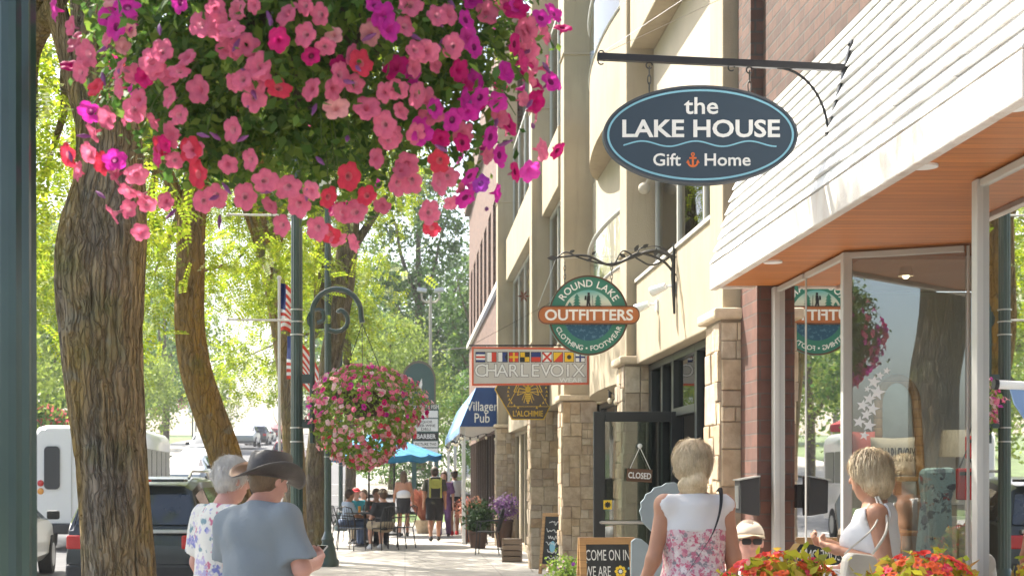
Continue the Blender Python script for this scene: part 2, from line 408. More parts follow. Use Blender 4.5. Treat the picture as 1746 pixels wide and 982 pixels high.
def np_mesh(name, V, Fq, mats, smooth=True, mi=None):
    me = bpy.data.meshes.new(name); V = np.asarray(V, np.float32); Fq = np.asarray(Fq, np.int32); k = Fq.shape[1]
    me.vertices.add(len(V)); me.vertices.foreach_set('co', V.ravel())
    me.loops.add(Fq.size); me.loops.foreach_set('vertex_index', Fq.ravel())
    me.polygons.add(len(Fq)); me.polygons.foreach_set('loop_start', np.arange(0, Fq.size, k, dtype=np.int32))
    me.polygons.foreach_set('loop_total', np.full(len(Fq), k, np.int32))
    if not isinstance(mats, (list, tuple)): mats = [mats]
    for m in mats: me.materials.append(m)
    if smooth: me.polygons.foreach_set('use_smooth', np.ones(len(Fq), bool))
    if mi is not None: me.polygons.foreach_set('material_index', np.asarray(mi, np.int32))
    me.update(calc_edges=True); me.validate(); return me
def E_(c, r, k=.03, Rm=None, cuts=(), op='u'):
    c = np.array(c, float); m = np.array([max(r)] * 3) if Rm is not None else np.array(r, float)
    return dict(t='e', c=c, r=r, R=Rm, k=k, bb=(c - m, c + m), cuts=cuts, op=op)
def C_(a, b, ra, rb, k=.03, cuts=(), op='u'):
    a, b = np.array(a, float), np.array(b, float); m = max(ra, rb)
    return dict(t='c', a=a, b=b, ra=ra, rb=rb, k=k, bb=(np.minimum(a, b) - m, np.maximum(a, b) + m), cuts=cuts, op=op)
def sdf_obj(name, prims, vox, mat, parent, cuts=(), wob=0, wf=30, seed=0):
    V, Fq = sdf_arrays(prims, vox, cuts, wob, wf, seed)
    return link_mesh(name, np_mesh(name, V, Fq, mat), parent, local=True)
def unit(v): v = np.array(v, float); return v / np.linalg.norm(v)
def hand_prims(w, f, n, side, curl=.5, k=1.0):
    """w wrist, f finger direction, n palm normal; side +1 puts the thumb along f x n"""
    f = unit(f); n = unit(np.array(n) - f * (np.array(n) @ f)); s = np.cross(f, n) * side; w = np.array(w, float); pr = []
    pr.append(C_(w - f * .01, w + f * .035 * k, .026 * k, .028 * k, .015))
    for j, off in enumerate((.026, .009, -.009, -.025)):
        kn = w + f * .085 * k + s * off * k; pr.append(C_(w + f * .03 * k + s * off * .7 * k, kn, .016 * k, .0125 * k, .012))
        L = (.043, .049, .046, .035)[j] * k; a1 = curl * .9; d1 = f * math.cos(a1) + n * math.sin(a1); p1 = kn + d1 * L
        a2 = curl * 2.0; d2 = f * math.cos(a2) + n * math.sin(a2); p2 = p1 + d2 * L * .8
        pr.append(C_(kn, p1, .0105 * k, .0095 * k, .004)); pr.append(C_(p1, p2, .0095 * k, .0075 * k, .003))
    t0 = w + f * .025 * k + s * .024 * k; t1 = t0 + (f * .7 + s * .6 + n * .35) * .04 * k; t2 = t1 + (f * .9 + n * .5 * curl + s * .1) * .032 * k
    pr.append(C_(t0, t1, .014 * k, .0115 * k, .01)); pr.append(C_(t1, t2, .0115 * k, .009 * k, .004)); return pr

def person(label, loc, rz, J=None, vox=.012, skin='skin', girth=1.0, female=False, yaw=0, pitch=0, clothes=(), hair=None, hands=True, eyes=False, group=None, sh=0):
    """local frame: faces +Y, right hand at +X, feet at z=0; joints overridden by J"""
    j = dict(head=(0, .025, 1.585), neck=(0, -.01, 1.43), shR=(.178, -.015, 1.385), shL=(-.178, -.015, 1.385), elR=(.235, -.03, 1.10), elL=(-.235, -.03, 1.10),
             wrR=(.25, .05, .86), wrL=(-.25, .05, .86), hipR=(.09, 0, .90), hipL=(-.09, 0, .90), knR=(.1, .015, .49), knL=(-.1, .015, .49),
             anR=(.1, -.02, .085), anL=(-.1, -.02, .085), chest=(0, .0, 1.24), belly=(0, .01, 1.06), pelvis=(0, 0, .93))
    if female:
        for k_ in ('shR', 'shL'): j[k_] = (j[k_][0] * .9, j[k_][1], j[k_][2])
    if J: j.update(J)
    j = {k_: np.array(v, float) for k_, v in j.items()}
    if sh:
        pass
    g = girth; t = thing('person', label, 'person', loc, rz, group)
    cy, sy, cp, sp = math.cos(yaw), math.sin(yaw), math.cos(pitch), math.sin(pitch)
    HR = np.array([[cy, -sy, 0], [sy, cy, 0], [0, 0, 1]]) @ np.array([[1, 0, 0], [0, cp, -sp], [0, sp, cp]])
    hc = j['head']; H = lambda x, y, z: hc + HR @ np.array((x, y, z))
    # torso pieces follow chest / belly / pelvis
    tor = [E_(j['chest'], (.165 * g, .112 * g, .185), .06), E_(j['belly'], (.148 * g, .115 * g, .15), .06), E_(j['pelvis'], (.165 * g, .125 * g, .12), .06),
           C_(j['shR'], j['shL'], .055, .055, .05), C_((j['shR'] + j['shL']) / 2, j['neck'], .075, .055, .05)]
    if female: tor += [E_(j['chest'] + np.array((.075, .085, .0)), (.065, .06, .065), .04), E_(j['chest'] + np.array((-.075, .085, 0)), (.065, .06, .065), .04)]
    def limb(n, a, b, c, r0, r1, r2, k=.03): return [C_(j[a + n], j[b + n], r0, r1, k), C_(j[b + n], j[c + n], r1, r2, k)]
    ar = .9 if female else 1.05
    arms = {n: limb(n, 'sh', 'el', 'wr', .052 * ar, .041 * ar, .027 * ar) for n in 'RL'}
    legs = {n: [C_(j['hip' + n], j['kn' + n], .088 * g, .058, .04), C_(j['kn' + n], (j['kn' + n] * .6 + j['an' + n] * .4) + np.array((0, -.012, 0)), .055, .056, .03), C_(j['kn' + n] * .6 + j['an' + n] * .4, j['an' + n], .054, .036, .03)] for n in 'RL'}
    feet = {}
    for n in 'RL':
        kd = j['an' + n]; fw = np.array((0, 1, 0)); feet[n] = [C_(kd + np.array((0, -.03, -.045)), kd + np.array((.0, .12, -.055)), .036, .028, .02), C_(kd, kd + np.array((0, .02, -.03)), .04, .04, .02)]
    headp = [E_(H(0, -.008, .03), (.076, .095, .088), .02, HR), E_(H(0, .022, -.035), (.058, .07, .085), .03, HR),
             C_(H(0, .01, -.09), H(0, .05, -.098), .03, .022, .03), C_(H(0, .086, .012), H(0, .103, -.022), .009, .0145, .012),
             E_(H(.0, .085, -.058), (.024, .012, .011), .008, HR), E_(H(.031, .083, .018), (.017, .012, .010), .006, HR, op='s'), E_(H(-.031, .083, .018), (.017, .012, .010), .006, HR, op='s'),
             C_(H(-.05, .078, .034), H(.05, .078, .034), .011, .011, .015),
             E_(H(.078, -.002, -.005), (.011, .02, .033), .006, HR), E_(H(-.078, -.002, -.005), (.011, .02, .033), .006, HR)]
    neckp = [C_(j['neck'] + np.array((0, 0, -.03)), H(0, -.015, -.06), .058 * (.9 if female else 1.05), .052, .03)]
    body = tor + neckp + headp + sum(arms.values(), []) + sum(legs.values(), []) + sum(feet.values(), [])
    for n, sd in (('R', 1), ('L', -1)):
        hv = j.get('hf' + n); f = unit(hv) if hv is not None else unit(j['wr' + n] - j['el' + n])
        nn = j.get('hn' + n); nn = nn if nn is not None else np.array((-sd * 1.0, .2, 0))
        cr = j.get('curl' + n); cr = float(cr) if cr is not None else .45
        if hands: body += hand_prims(j['wr' + n], f, nn, -1 if sd > 0 else 1, cr, .93 if female else 1.03)
        else: body += [C_(j['wr' + n], j['wr' + n] + f * .12, .033, .022, .02)]
    sdf_obj('body', body, vox, K[skin], t)
    if eyes:
        for s_ in (-1, 1):
            e = MB(); e.sphere(H(.031 * s_, .075, .018), .0125, 12); e.m = 1; e.sphere(H(.031 * s_, .083, .018), .0062, 8); e.build('eye', [K['eyewhite'], K['black_metal']], t, local=True, smooth=60)
    for i, cl in enumerate(clothes):
        kind = cl['kind']; mt = K[cl['mat']]; pr = []; cuts = []
        inf = cl.get('inf', .014); grow = lambda L, a: [dict(q, r=tuple(x + a for x in q['r']), bb=(q['bb'][0] - a, q['bb'][1] + a)) if q['t'] == 'e' else dict(q, ra=q['ra'] + a, rb=q['rb'] + a, bb=(q['bb'][0] - a, q['bb'][1] + a)) for q in L]
        if kind == 'top':
            pr = grow(tor, inf)
            sv = cl.get('sleeve', .7)
            for n in 'RL':
                if sv <= 0:
                    continue
                a, b, c = j['sh' + n], j['el' + n], j['wr' + n]
                if sv <= 1:
                    e = a + (b - a) * sv; dr = unit(b - a); pr.append(dict(C_(a, e + dr * .06, .052 * ar + inf + .012, .045 * ar + inf + .018, .03), cuts=[(e, dr)]))
                else:
                    e = b + (c - b) * (sv - 1); dr = unit(c - b); pr.append(C_(a, b, .052 * ar + inf + .01, .045 * ar + inf + .01, .03)); pr.append(dict(C_(b, e + dr * .05, .045 * ar + inf + .01, .032 * ar + inf + .008, .02), cuts=[(e, dr)]))
            cuts = [((0, 0, cl.get('hem', .86)), (0, 0, -1)), (j['neck'] + np.array((0, 0, cl.get('neck', .0))), (0, .25, 1))]
            if cl.get('flare'): pr.append(C_(j['belly'], j['pelvis'] + np.array((0, 0, -.05)), .15 * g, .17 * g + .02, .05))
            if sv <= 0:  # sleeveless: cut the shoulder ends away
                w_ = cl.get('strapw', .145); cuts += [((w_, 0, 0), (1, 0, .12)), ((-w_, 0, 0), (-1, 0, .12))] if False else []
                for n, sd in (('R', 1), ('L', -1)): pr.append(C_(j['sh' + n] + np.array((sd * .035, 0, .03)), j['sh' + n] * .6 + j['el' + n] * .4 + np.array((sd * .02, 0, 0)), .055, .045, .008, op='s'))
        elif kind == 'skirt':
            z0, z1 = cl['hem'], cl.get('waist', 1.0); pc = j['pelvis']
            pr = [E_(pc, (.165 * g + inf, .125 * g + inf, .13), .05), C_((pc[0], pc[1], z0 + .05), (pc[0], pc[1], pc[2]), cl.get('rad', .19), .15 * g + inf, .06), E_(j['belly'], (.148 * g + inf, .115 * g + inf, .16), .05)]
            cuts = [((0, 0, z0), (0, 0, -1)), ((0, 0, z1), (0, 0, 1))]
        elif kind in ('shorts', 'trousers'):
            pr = grow(tor[2:3], inf) + [E_(j['belly'] * .3 + j['pelvis'] * .7, (.155 * g + inf, .12 * g + inf, .12), .05)]
            for n in 'RL':
                a, b, c = j['hip' + n], j['kn' + n], j['an' + n]
                if kind == 'shorts':
                    e = a + (b - a) * cl.get('len', .85); dr = unit(b - a); pr.append(dict(C_(a, e + dr * .08, .095 * g + inf, .085 + inf, .03), cuts=[(e, dr)]))
                else: pr += [C_(a, b, .09 * g + inf, .068 + inf, .03), C_(b, c, .066 + inf, .055 + inf, .03)]
            cuts = [((0, 0, 0) + j['pelvis'] + np.array((0, 0, cl.get('rise', .1))), (0, 0, 1))]
        elif kind == 'shoes':
            for n in 'RL': sdf_obj('shoe', grow(feet[n], .008), cl.get('vox', vox), mt, t)
            continue
        sdf_obj(cl.get('name', kind), pr, cl.get('vox', vox), mt, t, cuts, cl.get('wob', .004), cl.get('wf', 22), i)
    if hair:
        pr = []
        st = hair['style']; a = .016
        if st != 'none':
            pr.append(E_(H(0, -.014, .042), (.083 + a * .5, .098 + a * .4, .088 + a), .02, HR))
            if st == 'short': pr.append(E_(H(0, -.05, -.01), (.074, .062, .08), .03, HR))
            if st == 'bob': pr += [E_(H(0, -.035, -.02), (.099, .088, .10), .03, HR), E_(H(0, -.05, -.06), (.085, .065, .075), .03, HR)]
            if st == 'long': pr += [E_(H(0, -.05, -.05), (.09, .075, .13), .03, HR), E_(H(0, -.075, -.17), (.085, .045, .14), .04, HR)]
            if st == 'bun': pr += [E_(H(0, -.04, -.0), (.09, .085, .10), .03, HR), E_(H(.012, -.105, -.075), (.05, .042, .045), .02, HR), E_(H(-.03, -.085, -.095), (.055, .04, .035), .02, HR), E_(H(0, -.06, -.12), (.07, .05, .05), .03, HR)]
            cutp = H(0, .045, .02); nrm = HR @ unit((0, 1, -.75 if st in ('short', 'bob', 'bun', 'long') else -.6))
            V, Fq = sdf_arrays(pr, hair.get('vox', vox * .8), [(cutp, nrm)], .0045, 60, 5)
            ns = hair.get('strands', 0)
            if ns:      # loose locks lying on the hair
                r_ = np.random.default_rng(3); ii = r_.integers(0, len(V), ns); p0 = V[ii]; out = p0 - (hc + HR @ np.array((0, -.02, .0))); out /= np.linalg.norm(out, axis=1)[:, None]
                cr = hc + HR @ np.array((0, -.03, .10)); fl = p0 - cr; fl -= out * (fl * out).sum(1)[:, None]; fl /= np.linalg.norm(fl, axis=1)[:, None] + 1e-6
                fl = fl + r_.normal(size=fl.shape) * .16; fl /= np.linalg.norm(fl, axis=1)[:, None]; sd = np.cross(fl, out); L = hair.get('len', .05) * (.4 + .8 * r_.random(ns))[:, None]; w_ = .0015 * (.6 + r_.random(ns))[:, None]; lift = (.0006 + .0028 * r_.random(ns) ** 2)[:, None]
                a0 = p0 - out * .002; a1 = p0 + fl * L * .5 + out * lift; a2 = p0 + fl * L + out * (lift - L * L * 6.5)
                SV = np.stack([a0 - sd * w_, a0 + sd * w_, a1 - sd * w_, a1 + sd * w_, a2 - sd * w_ * .3, a2 + sd * w_ * .3], 1).reshape(-1, 3); b0 = len(V) + 6 * np.arange(ns)
                V = np.concatenate([V, SV]); Fq = np.concatenate([Fq, np.stack([b0, b0 + 1, b0 + 3, b0 + 2], 1), np.stack([b0 + 2, b0 + 3, b0 + 5, b0 + 4], 1)])
            link_mesh('hair', np_mesh('hair', V, Fq, K[hair['mat']]), t, local=True)
    t_h = dict(root=t, H=H, HR=HR, j=j); return t_h

# ---------------------------------------------------------------- foliage clouds
def rand_rot(n, r_=rng):
    q = r_.normal(size=(n, 4)); q /= np.linalg.norm(q, axis=1)[:, None]; a, b, c, d = q.T
    return np.stack([np.stack([1 - 2 * (c * c + d * d), 2 * (b * c - a * d), 2 * (b * d + a * c)], -1), np.stack([2 * (b * c + a * d), 1 - 2 * (b * b + d * d), 2 * (c * d - a * b)], -1), np.stack([2 * (b * d - a * c), 2 * (c * d + a * b), 1 - 2 * (b * b + c * c)], -1)], 1)
LEAF = np.array([(0, -.5, 0), (.28, -.1, .06), (0, .5, 0), (-.28, -.1, .06)], float)
def leaves(pts, size, var=.4, flat=.0):
    """one folded leaf at each point"""
    n = len(pts); Rm = rand_rot(n); s = size * (1 + var * (rng.random(n) * 2 - 1))
    if flat: Rm[:, 2, :] *= (1 - flat)
    V = np.einsum('nij,kj->nki', Rm, LEAF) * s[:, None, None] + pts[:, None, :]
    return V.reshape(-1, 3), np.arange(4 * n).reshape(n, 4)
def fronds(pts, L=.2, nl=7, lw=.036, ll=.06, droop=.5):
    """feathery compound leaves: pairs of leaflets along a drooping stalk"""
    n = len(pts); az = rng.random(n) * 2 * math.pi; el = -droop + rng.normal(size=n) * .45
    d = np.stack([np.cos(az) * np.cos(el), np.sin(az) * np.cos(el), np.sin(el)], -1); up = np.array((0, 0, 1.))
    s = np.cross(d, up); s /= np.linalg.norm(s, axis=1)[:, None] + 1e-9; nn = np.cross(s, d); roll = rng.normal(size=n) * .6
    s2 = s * np.cos(roll)[:, None] + nn * np.sin(roll)[:, None]; Vs = []; sz = .7 + .6 * rng.random(n)
    for i in range(nl):
        t = (i + .6) / nl; base = pts + d * (L * t * sz)[:, None] + up * (-.12 * L * t * t)
        for sd in (-1, 1):
            ax = s2 * sd * .9 + d * .45; wv = d * .9 - s2 * sd * .4; l_ = (ll * (1 - .35 * abs(t - .45)) * sz)[:, None]
            w_ = (lw * sz)[:, None] * .5; mid = base + ax * l_ * .5
            Vs.append(np.stack([base, mid + wv * w_, base + ax * l_, mid - wv * w_], 1))
    V = np.concatenate(Vs).reshape(-1, 3); return V, np.arange(len(V)).reshape(-1, 4)
def clump_pts(ells, n, nclump, spread, shell=.55):
    """points gathered in clumps spread through ellipsoids [(centre, radii)]"""
    vol = np.array([r[0] * r[1] * r[2] for c, r in ells]); vol = vol / vol.sum(); cs = []
    for (c, r), v in zip(ells, vol):
        m = max(3, int(nclump * v)); dirs = rng.normal(size=(m, 3)); dirs /= np.linalg.norm(dirs, axis=1)[:, None]
        rad = shell + (1 - shell) * rng.random(m); cs.append(np.array(c) + dirs * rad[:, None] * np.array(r))
    cs = np.concatenate(cs); k = rng.integers(0, len(cs), n); sc_ = .5 + rng.random(len(cs))
    return cs[k] + rng.normal(size=(n, 3)) * spread * sc_[k][:, None] * np.array((1, 1, .7))
def cat(*vf):
    V = []; Fq = []; n = 0
    for v, f in vf: V.append(v); Fq.append(f + n); n += len(v)
    return np.concatenate(V), np.concatenate(Fq)
def trunk_mesh(path, n=40, seg=8, ridge=.0, seed=0):
    """path: (x,y,z,r) points; ridged bark relief"""
    pts = smoothline(path, seg); V = []; Fq = []
    for i, p in enumerate(pts):
        q = pts[min(i + 1, len(pts) - 1)][:3] - pts[max(i - 1, 0)][:3]; t = Vector(q).normalized()
        u = (Vector((1, 0, 0)) - t * t.x).normalized(); v = t.cross(u)
        for k in range(n):
            a = 2 * math.pi * k / n; c = Vector(p[:3]); dd = u * math.cos(a) + v * math.sin(a); r = p[3]
            if ridge:
                s = mnoise.noise(Vector((dd.x * 1.6, dd.y * 1.6, c.z * 1.1 + seed))) * .06
                w_ = mnoise.noise(Vector((dd.x * 9, dd.y * 9, c.z * 1.3 + seed))); e = mnoise.noise(Vector((dd.x * 20, dd.y * 20, c.z * 3.5 + seed * 3)))
                r = r * (1 + s) - ridge * (max(0, .35 - abs(w_) * 1.6) + max(0, .25 - abs(e)) * .7)
            V.append(c + dd * r)
    m = len(pts)
    for i in range(m - 1):
        for k in range(n): Fq.append((i * n + k, i * n + (k + 1) % n, (i + 1) * n + (k + 1) % n, (i + 1) * n + k))
    return np.array([tuple(v) for v in V]), np.array(Fq)
# ---------------------------------------------------------------- setting: ground, road, pavement
def concretemat(name, c, joint=1.5):
    m, nt, bs = nmat(name); v = coords(nt); col = ramp(nt, noise(nt, v, 1.1, 6), [(.3, sc3(c, .76)), (.7, sc3(c, 1.1))]); col = mixc(nt, 1, col, ramp(nt, noise(nt, v, .55, 5, .7), [(.56, (1, 1, 1)), (.72, (.72, .70, .67))]), 'MULTIPLY')
    cr = node(nt, 'ShaderNodeTexVoronoi', feature='DISTANCE_TO_EDGE'); cr.inputs['Scale'].default_value = .45; nt.links.new(v, cr.inputs['Vector']); col = mixc(nt, .8, col, ramp(nt, cr.outputs['Distance'], [(0, (.45, .43, .4)), (.008, (1, 1, 1))]), 'MULTIPLY')
    col = mixc(nt, .35, col, ramp(nt, noise(nt, v, 40, 3), [(.35, (.7, .68, .65)), (.6, (1, 1, 1))]), 'MULTIPLY')
    if joint:
        tc = node(nt, 'ShaderNodeTexCoord'); sp = node(nt, 'ShaderNodeSeparateXYZ'); nt.links.new(tc.outputs['Object'], sp.inputs[0])
        for a in (0, 1):
            d = node(nt, 'ShaderNodeMath', operation='DIVIDE'); d.inputs[1].default_value = joint; nt.links.new(sp.outputs[a], d.inputs[0])
            f = node(nt, 'ShaderNodeMath', operation='FRACT'); nt.links.new(d.outputs[0], f.inputs[0])
            col = mixc(nt, 1, col, ramp(nt, f.outputs[0], [(0, (.4, .38, .35)), (.012, (1, 1, 1))]), 'MULTIPLY')
    nt.links.new(col, bs.inputs['Base Color']); bs.inputs['Roughness'].default_value = .9; bump(nt, bs, noise(nt, v, 60, 4), .004, .5); return m
K['concrete'] = concretemat('pavement_concrete', (.43, .40, .35)); K['kerb'] = concretemat('kerb_concrete', (.40, .38, .34), 0)
K['asphalt'] = plain('asphalt', (.10, .10, .10), .9, 0, .2, 3, .006); K['grassy'] = plain('verge', (.10, .15, .04), .95, 0, .4, 2, .02)
K['roadpaint'] = plain('road_paint', (.7, .68, .6), .7, 0, .1, 5, 0); K['yellow'] = plain('yellow_kerb_paint', (.75, .5, .06), .7, 0, .1, 5, 0)
YS = [-60, -30, 0, 20, 40, 46, 50, 53, 57, 60, 70, 80, 90, 110, 140, 180, 220, 300, 400, 600]
def sheet(name, x0, x1, ys, dz, mt):
    b = MB(); vs = [(x, y, prof(y) + dz) for y in ys for x in (x0, x1)]
    b.add(vs, [(2 * i, 2 * i + 1, 2 * i + 3, 2 * i + 2) for i in range(len(ys) - 1)]); o = b.build(name, mt); o['kind'] = 'structure'; return o
sheet('ground', -400, 400, YS, -.22, K['grassy'])
sheet('road', -14.5, -2.36, YS[:-2], -.13, K['asphalt'])
sheet('side_street', -2.36, 60, [53.2, 57, 60.4], -.125, K['asphalt'])
b = MB(); b.box(-2.2, 7, -30, 52.6, -.3, 0); o = b.build('sidewalk', K['concrete']); o['kind'] = 'structure'
b = MB(); b.box(-2.356, -2.204, -30, 52.6, -.3, .004); o = b.build('kerb', K['kerb'], bevel=.02); o['kind'] = 'structure'
b = MB(); b.box(-1.0, 5, 52.62, 52.78, -.3, .008); o = b.build('yellow_kerb', K['yellow'], bevel=.02); o['kind'] = 'structure'
sheet('far_sidewalk', -2.3, 3.4, [60.4, 70, 80, 90, 110, 140], .01, K['concrete'])
sheet('opposite_sidewalk', -19, -14.5, YS[:-2], -.02, K['concrete'])
b = MB()
for i in range(22):
    y = 2 + i * 6.5
    b.add([(x, y + dy, prof(y + dy) - .126) for dy in (0, 3) for x in (-7.6, -7.48)], [(0, 1, 3, 2)])
for i in range(10):
    y = 12 + i * 6.2; b.add([(x, y + dy, prof(y + dy) - .126) for dy in (0, .1) for x in (-4.7, -2.4)], [(0, 1, 3, 2)])
o = b.build('road_markings', K['roadpaint']); o['kind'] = 'structure'

# ---------------------------------------------------------------- beige building
K['stone'] = stonemat('ashlar_stone', [(.48, .34, .20), (.60, .48, .33), (.42, .31, .21), (.62, .53, .40), (.54, .40, .25), (.46, .38, .30)])
K['mortar'] = plain('mortar', (.30, .25, .19), .95, 0, .1, 20, .002)
K['cap'] = plain('stone_cap', (.55, .45, .32), .85, 0, .15, 12, .008)
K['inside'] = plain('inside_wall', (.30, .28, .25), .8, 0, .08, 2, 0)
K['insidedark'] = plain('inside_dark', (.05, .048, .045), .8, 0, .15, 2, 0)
K['floorwood'] = woodmat('shop_floor', (.3, .2, .11), (.18, .11, .06), .12, 0)
def ashlar(mb, o, U, V, w_, h_, seed):
    r_ = random.Random(seed); o, U, V = Vector(o), Vector(U), Vector(V); N = U.cross(V)
    def cell(x0, x1, y0, y1):
        W, Hh = x1 - x0, y1 - y0
        if W > .34 or (W > .2 and Hh < W * .8 and r_.random() < .75) or (W > .24 and r_.random() < .5):
            s = x0 + W * r_.uniform(.36, .64); cell(x0, s, y0, y1); cell(s, x1, y0, y1); return
        if Hh > .34 or (Hh > .2 and r_.random() < .45):
            s = y0 + Hh * r_.uniform(.38, .62); cell(x0, x1, y0, s); cell(x0, x1, s, y1); return
        g = .003; p = r_.uniform(.006, .028); q = p - .005
        a = [(x0 + g, y0 + g), (x1 - g, y0 + g), (x1 - g, y1 - g), (x0 + g, y1 - g)]
        c = [(x0 + g + .008, y0 + g + .008), (x1 - g - .008, y0 + g + .008), (x1 - g - .008, y1 - g - .008), (x0 + g + .008, y1 - g - .008)]
        j = lambda: r_.uniform(-.004, .004)
        vs = [o + U * x + V * y - N * .01 for x, y in a] + [o + U * x + V * y + N * q for x, y in a] + [o + U * (x + j()) + V * (y + j()) + N * (p + j()) for x, y in c]
        mb.add(vs, [(i, (i + 1) % 4, 4 + (i + 1) % 4, 4 + i) for i in range(4)] + [(4 + i, 4 + (i + 1) % 4, 8 + (i + 1) % 4, 8 + i) for i in range(4)] + [(8, 9, 10, 11)])
    y = 0
    while y < h_ - .01:
        hh = min(r_.choice((.22, .3, .38, .46)), h_ - y)
        if h_ - y - hh < .1: hh = h_ - y
        cell(0, w_, y, y + hh); y += hh
BB = thing('beige_building', 'beige stucco building with stone columns, projecting balconies and tall square piers', 'building', (2.3, 17, 0))
cols = [(2.235, 10.36), (2.17, 14.45), (2.285, 21.2), (2.09, 24.3), (2.05, 32.6)]
for i, (x0, d) in enumerate(cols):
    s = MB(); s.m = 1; s.box(x0, x0 + .5, d, d + .5, 0, 2.62); s.m = 0
    ashlar(s, (x0, d, 0), (1, 0, 0), (0, 0, 1), .5, 2.6, 10 + i); ashlar(s, (x0, d + .5, 0), (0, -1, 0), (0, 0, 1), .5, 2.6, 30 + i)
    s.build('stone_column', [K['stone'], K['mortar']], BB)
    s = MB(); s.box(x0 - .06, x0 + .56, d - .06, d + .56, 2.622, 2.70); s.build('column_cap', K['cap'], BB, bevel=.02)
    s = MB(); t_ = .012; s.box(x0 + .02, x0 + .46, d + .04, d + .48, 2.702, 11.5)
    for z in (3.72, 7.62): s.box(x0 - .0, x0 + .48, d + .02, d + .5, z, z + .035)
    s.build('pier', K['stucco'], BB, bevel=.012)
# shop-front band and parapets with sloping soffit edge
def band(x0, x1, d0, d1, z0, z1, mt='stucco', nm='parapet'):
    s = MB(); s.box(x0, x1, d0, d1, z0, z1); s.build(nm, K[mt], BB, bevel=.012)
band(2.28, 2.62, 10.87, 14.44, 2.62, 3.42)
s = MB(); s.box(2.262, 2.42, 10.87, 14.44, 3.422, 3.452); s.build('coping', K['offwhite'], BB)
band(2.22, 2.52, 10.87, 14.44, 5.72, 6.62); band(2.45, 2.6, 10.87, 14.44, 4.62, 5.718, 'stucco_d', 'wall'); band(2.45, 2.6, 10.87, 14.44, 6.63, 11.4, 'stucco', 'wall')
band(2.27, 2.6, 21.71, 24.29, 5.82, 6.72); band(2.25, 2.6, 24.81, 32.58, 5.86, 6.78); band(2.27, 2.7, 21.71, 24.29, 2.62, 3.5); band(2.3, 2.7, 24.81, 32.58, 2.5, 3.5)
band(2.72, 2.9, 14.96, 32.58, 3.51, 5.75, 'stucco_d', 'wall'); band(2.74, 2.9, 14.96, 32.58, 8.9, 11.4, 'stucco', 'wall'); band(2.76, 2.9, 14.96, 21.1, 2.56, 3.50, 'stucco', 'wall')
band(2.73, 2.9, 14.96, 21.1, 5.76, 6.7, 'stucco_d', 'wall')
# upper windows
def window(x, d0, d1, z0, z1, n=2, gl='dglass', fr='alum', nm='window', w_=.05):
    f = MB(); xs = (x, x + .06)
    f.box(*xs, d0, d1, z0, z0 + w_); f.box(*xs, d0, d1, z1 - w_, z1)
    for i in range(n + 1):
        c = d0 + (d1 - d0) * i / n; a = max(d0, c - w_ / 2); e = min(d1, c + w_ / 2); f.box(*xs, a, e, z0 + w_, z1 - w_)
    o = f.build(nm, K[fr], BB); p = MB(); p.box(x + .02, x + .03, d0 + .01, d1 - .01, z0 + .01, z1 - .01); p.build('pane', K[gl], o); return o
window(2.46, 10.9, 14.4, 3.46, 4.6, 3, 'cglass'); window(2.40, 21.75, 24.25, 3.52, 5.8, 2, 'cglass'); window(2.40, 21.75, 24.25, 6.74, 8.8, 2, 'cglass'); window(2.40, 24.85, 32.5, 6.8, 8.8, 5, 'cglass'); window(2.40, 24.85, 32.5, 3.52, 5.84, 5, 'cglass')
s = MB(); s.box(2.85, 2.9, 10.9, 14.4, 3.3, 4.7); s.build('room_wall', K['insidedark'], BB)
# bowed balconies between the second and third columns
for zb, zs, zg in ((2.58, 3.86, 4.52), (5.70, 6.80, 7.6)):
    cy_, ry, rx, xw = 17.9, 2.9, .44, 2.83
    arc = [(xw - rx * math.sin(math.pi * i / 24), cy_ - ry * math.cos(math.pi * i / 24)) for i in range(25)]
    s = MB(); n = len(arc)
    s.add([(x, y, z) for z in (zb, zs) for x, y in arc], [(i + 1, i, n + i, n + i + 1) for i in range(n - 1)] + [tuple(range(n)), tuple(range(2 * n - 1, n - 1, -1))])
    o = s.build('balcony', K['stucco'], BB, smooth=40)
    s = MB(); s.tube([(x, y, zg) for x, y in arc], .028, 8); s.tube([(x, y, zs + .03) for x, y in arc], .018, 6); s.build('handrail', K['alum'], o, smooth=50)
    s = MB(); s.add([(x, y, z) for z in (zs + .05, zg - .02) for x, y in arc], [(i + 1, i, n + i, n + i + 1) for i in range(n - 1)]); s.build('glass_guard', K['cglass'], o, smooth=60)
# recessed shop-fronts
def shopfront(x, d0, d1, z1, mull, gl='dglass', fr='dframe', w_=.07, nm='shop_window'):
    f = MB(); xs = (x, x + .1)
    f.box(*xs, d0, d1, 0, .14); f.box(*xs, d0, d1, z1 - w_, z1)
    for c, ww in mull: f.box(*xs, max(d0, c - ww / 2), min(d1, c + ww / 2), .14, z1 - w_)
    o = f.build(nm, K[fr], BB, bevel=.006); p = MB(); p.box(x + .045, x + .055, d0 + .02, d1 - .02, .12, z1 - .02); p.build('pane', K[gl], o); return o
shopfront(2.40, 10.86, 12.15, 2.618, [(10.9, .07), (11.45, .07), (12.1, .09)], 'cglass')
shopfront(2.40, 13.1, 14.44, 2.618, [(13.15, .1), (13.7, .08), (14.35, .16)], 'cglass')
f = MB(); f.box(2.40, 2.5, 12.151, 13.099, 2.05, 2.12); f.box(2.40, 2.5, 12.151, 13.099, 2.55, 2.617); o = f.build('transom', K['dframe'], BB)
p = MB(); p.box(2.445, 2.455, 12.16, 13.09, 2.12, 2.55); p.build('pane', K['cglass'], o)
shopfront(2.80, 14.96, 21.1, 2.558, [(15.0, .1), (16.5, .08), (18, .08), (19.5, .08), (21.0, .1)], 'dglass')
shopfront(2.62, 21.71, 24.29, 2.618, [(21.8, .1), (23, .08), (24.2, .1)], 'dglass')
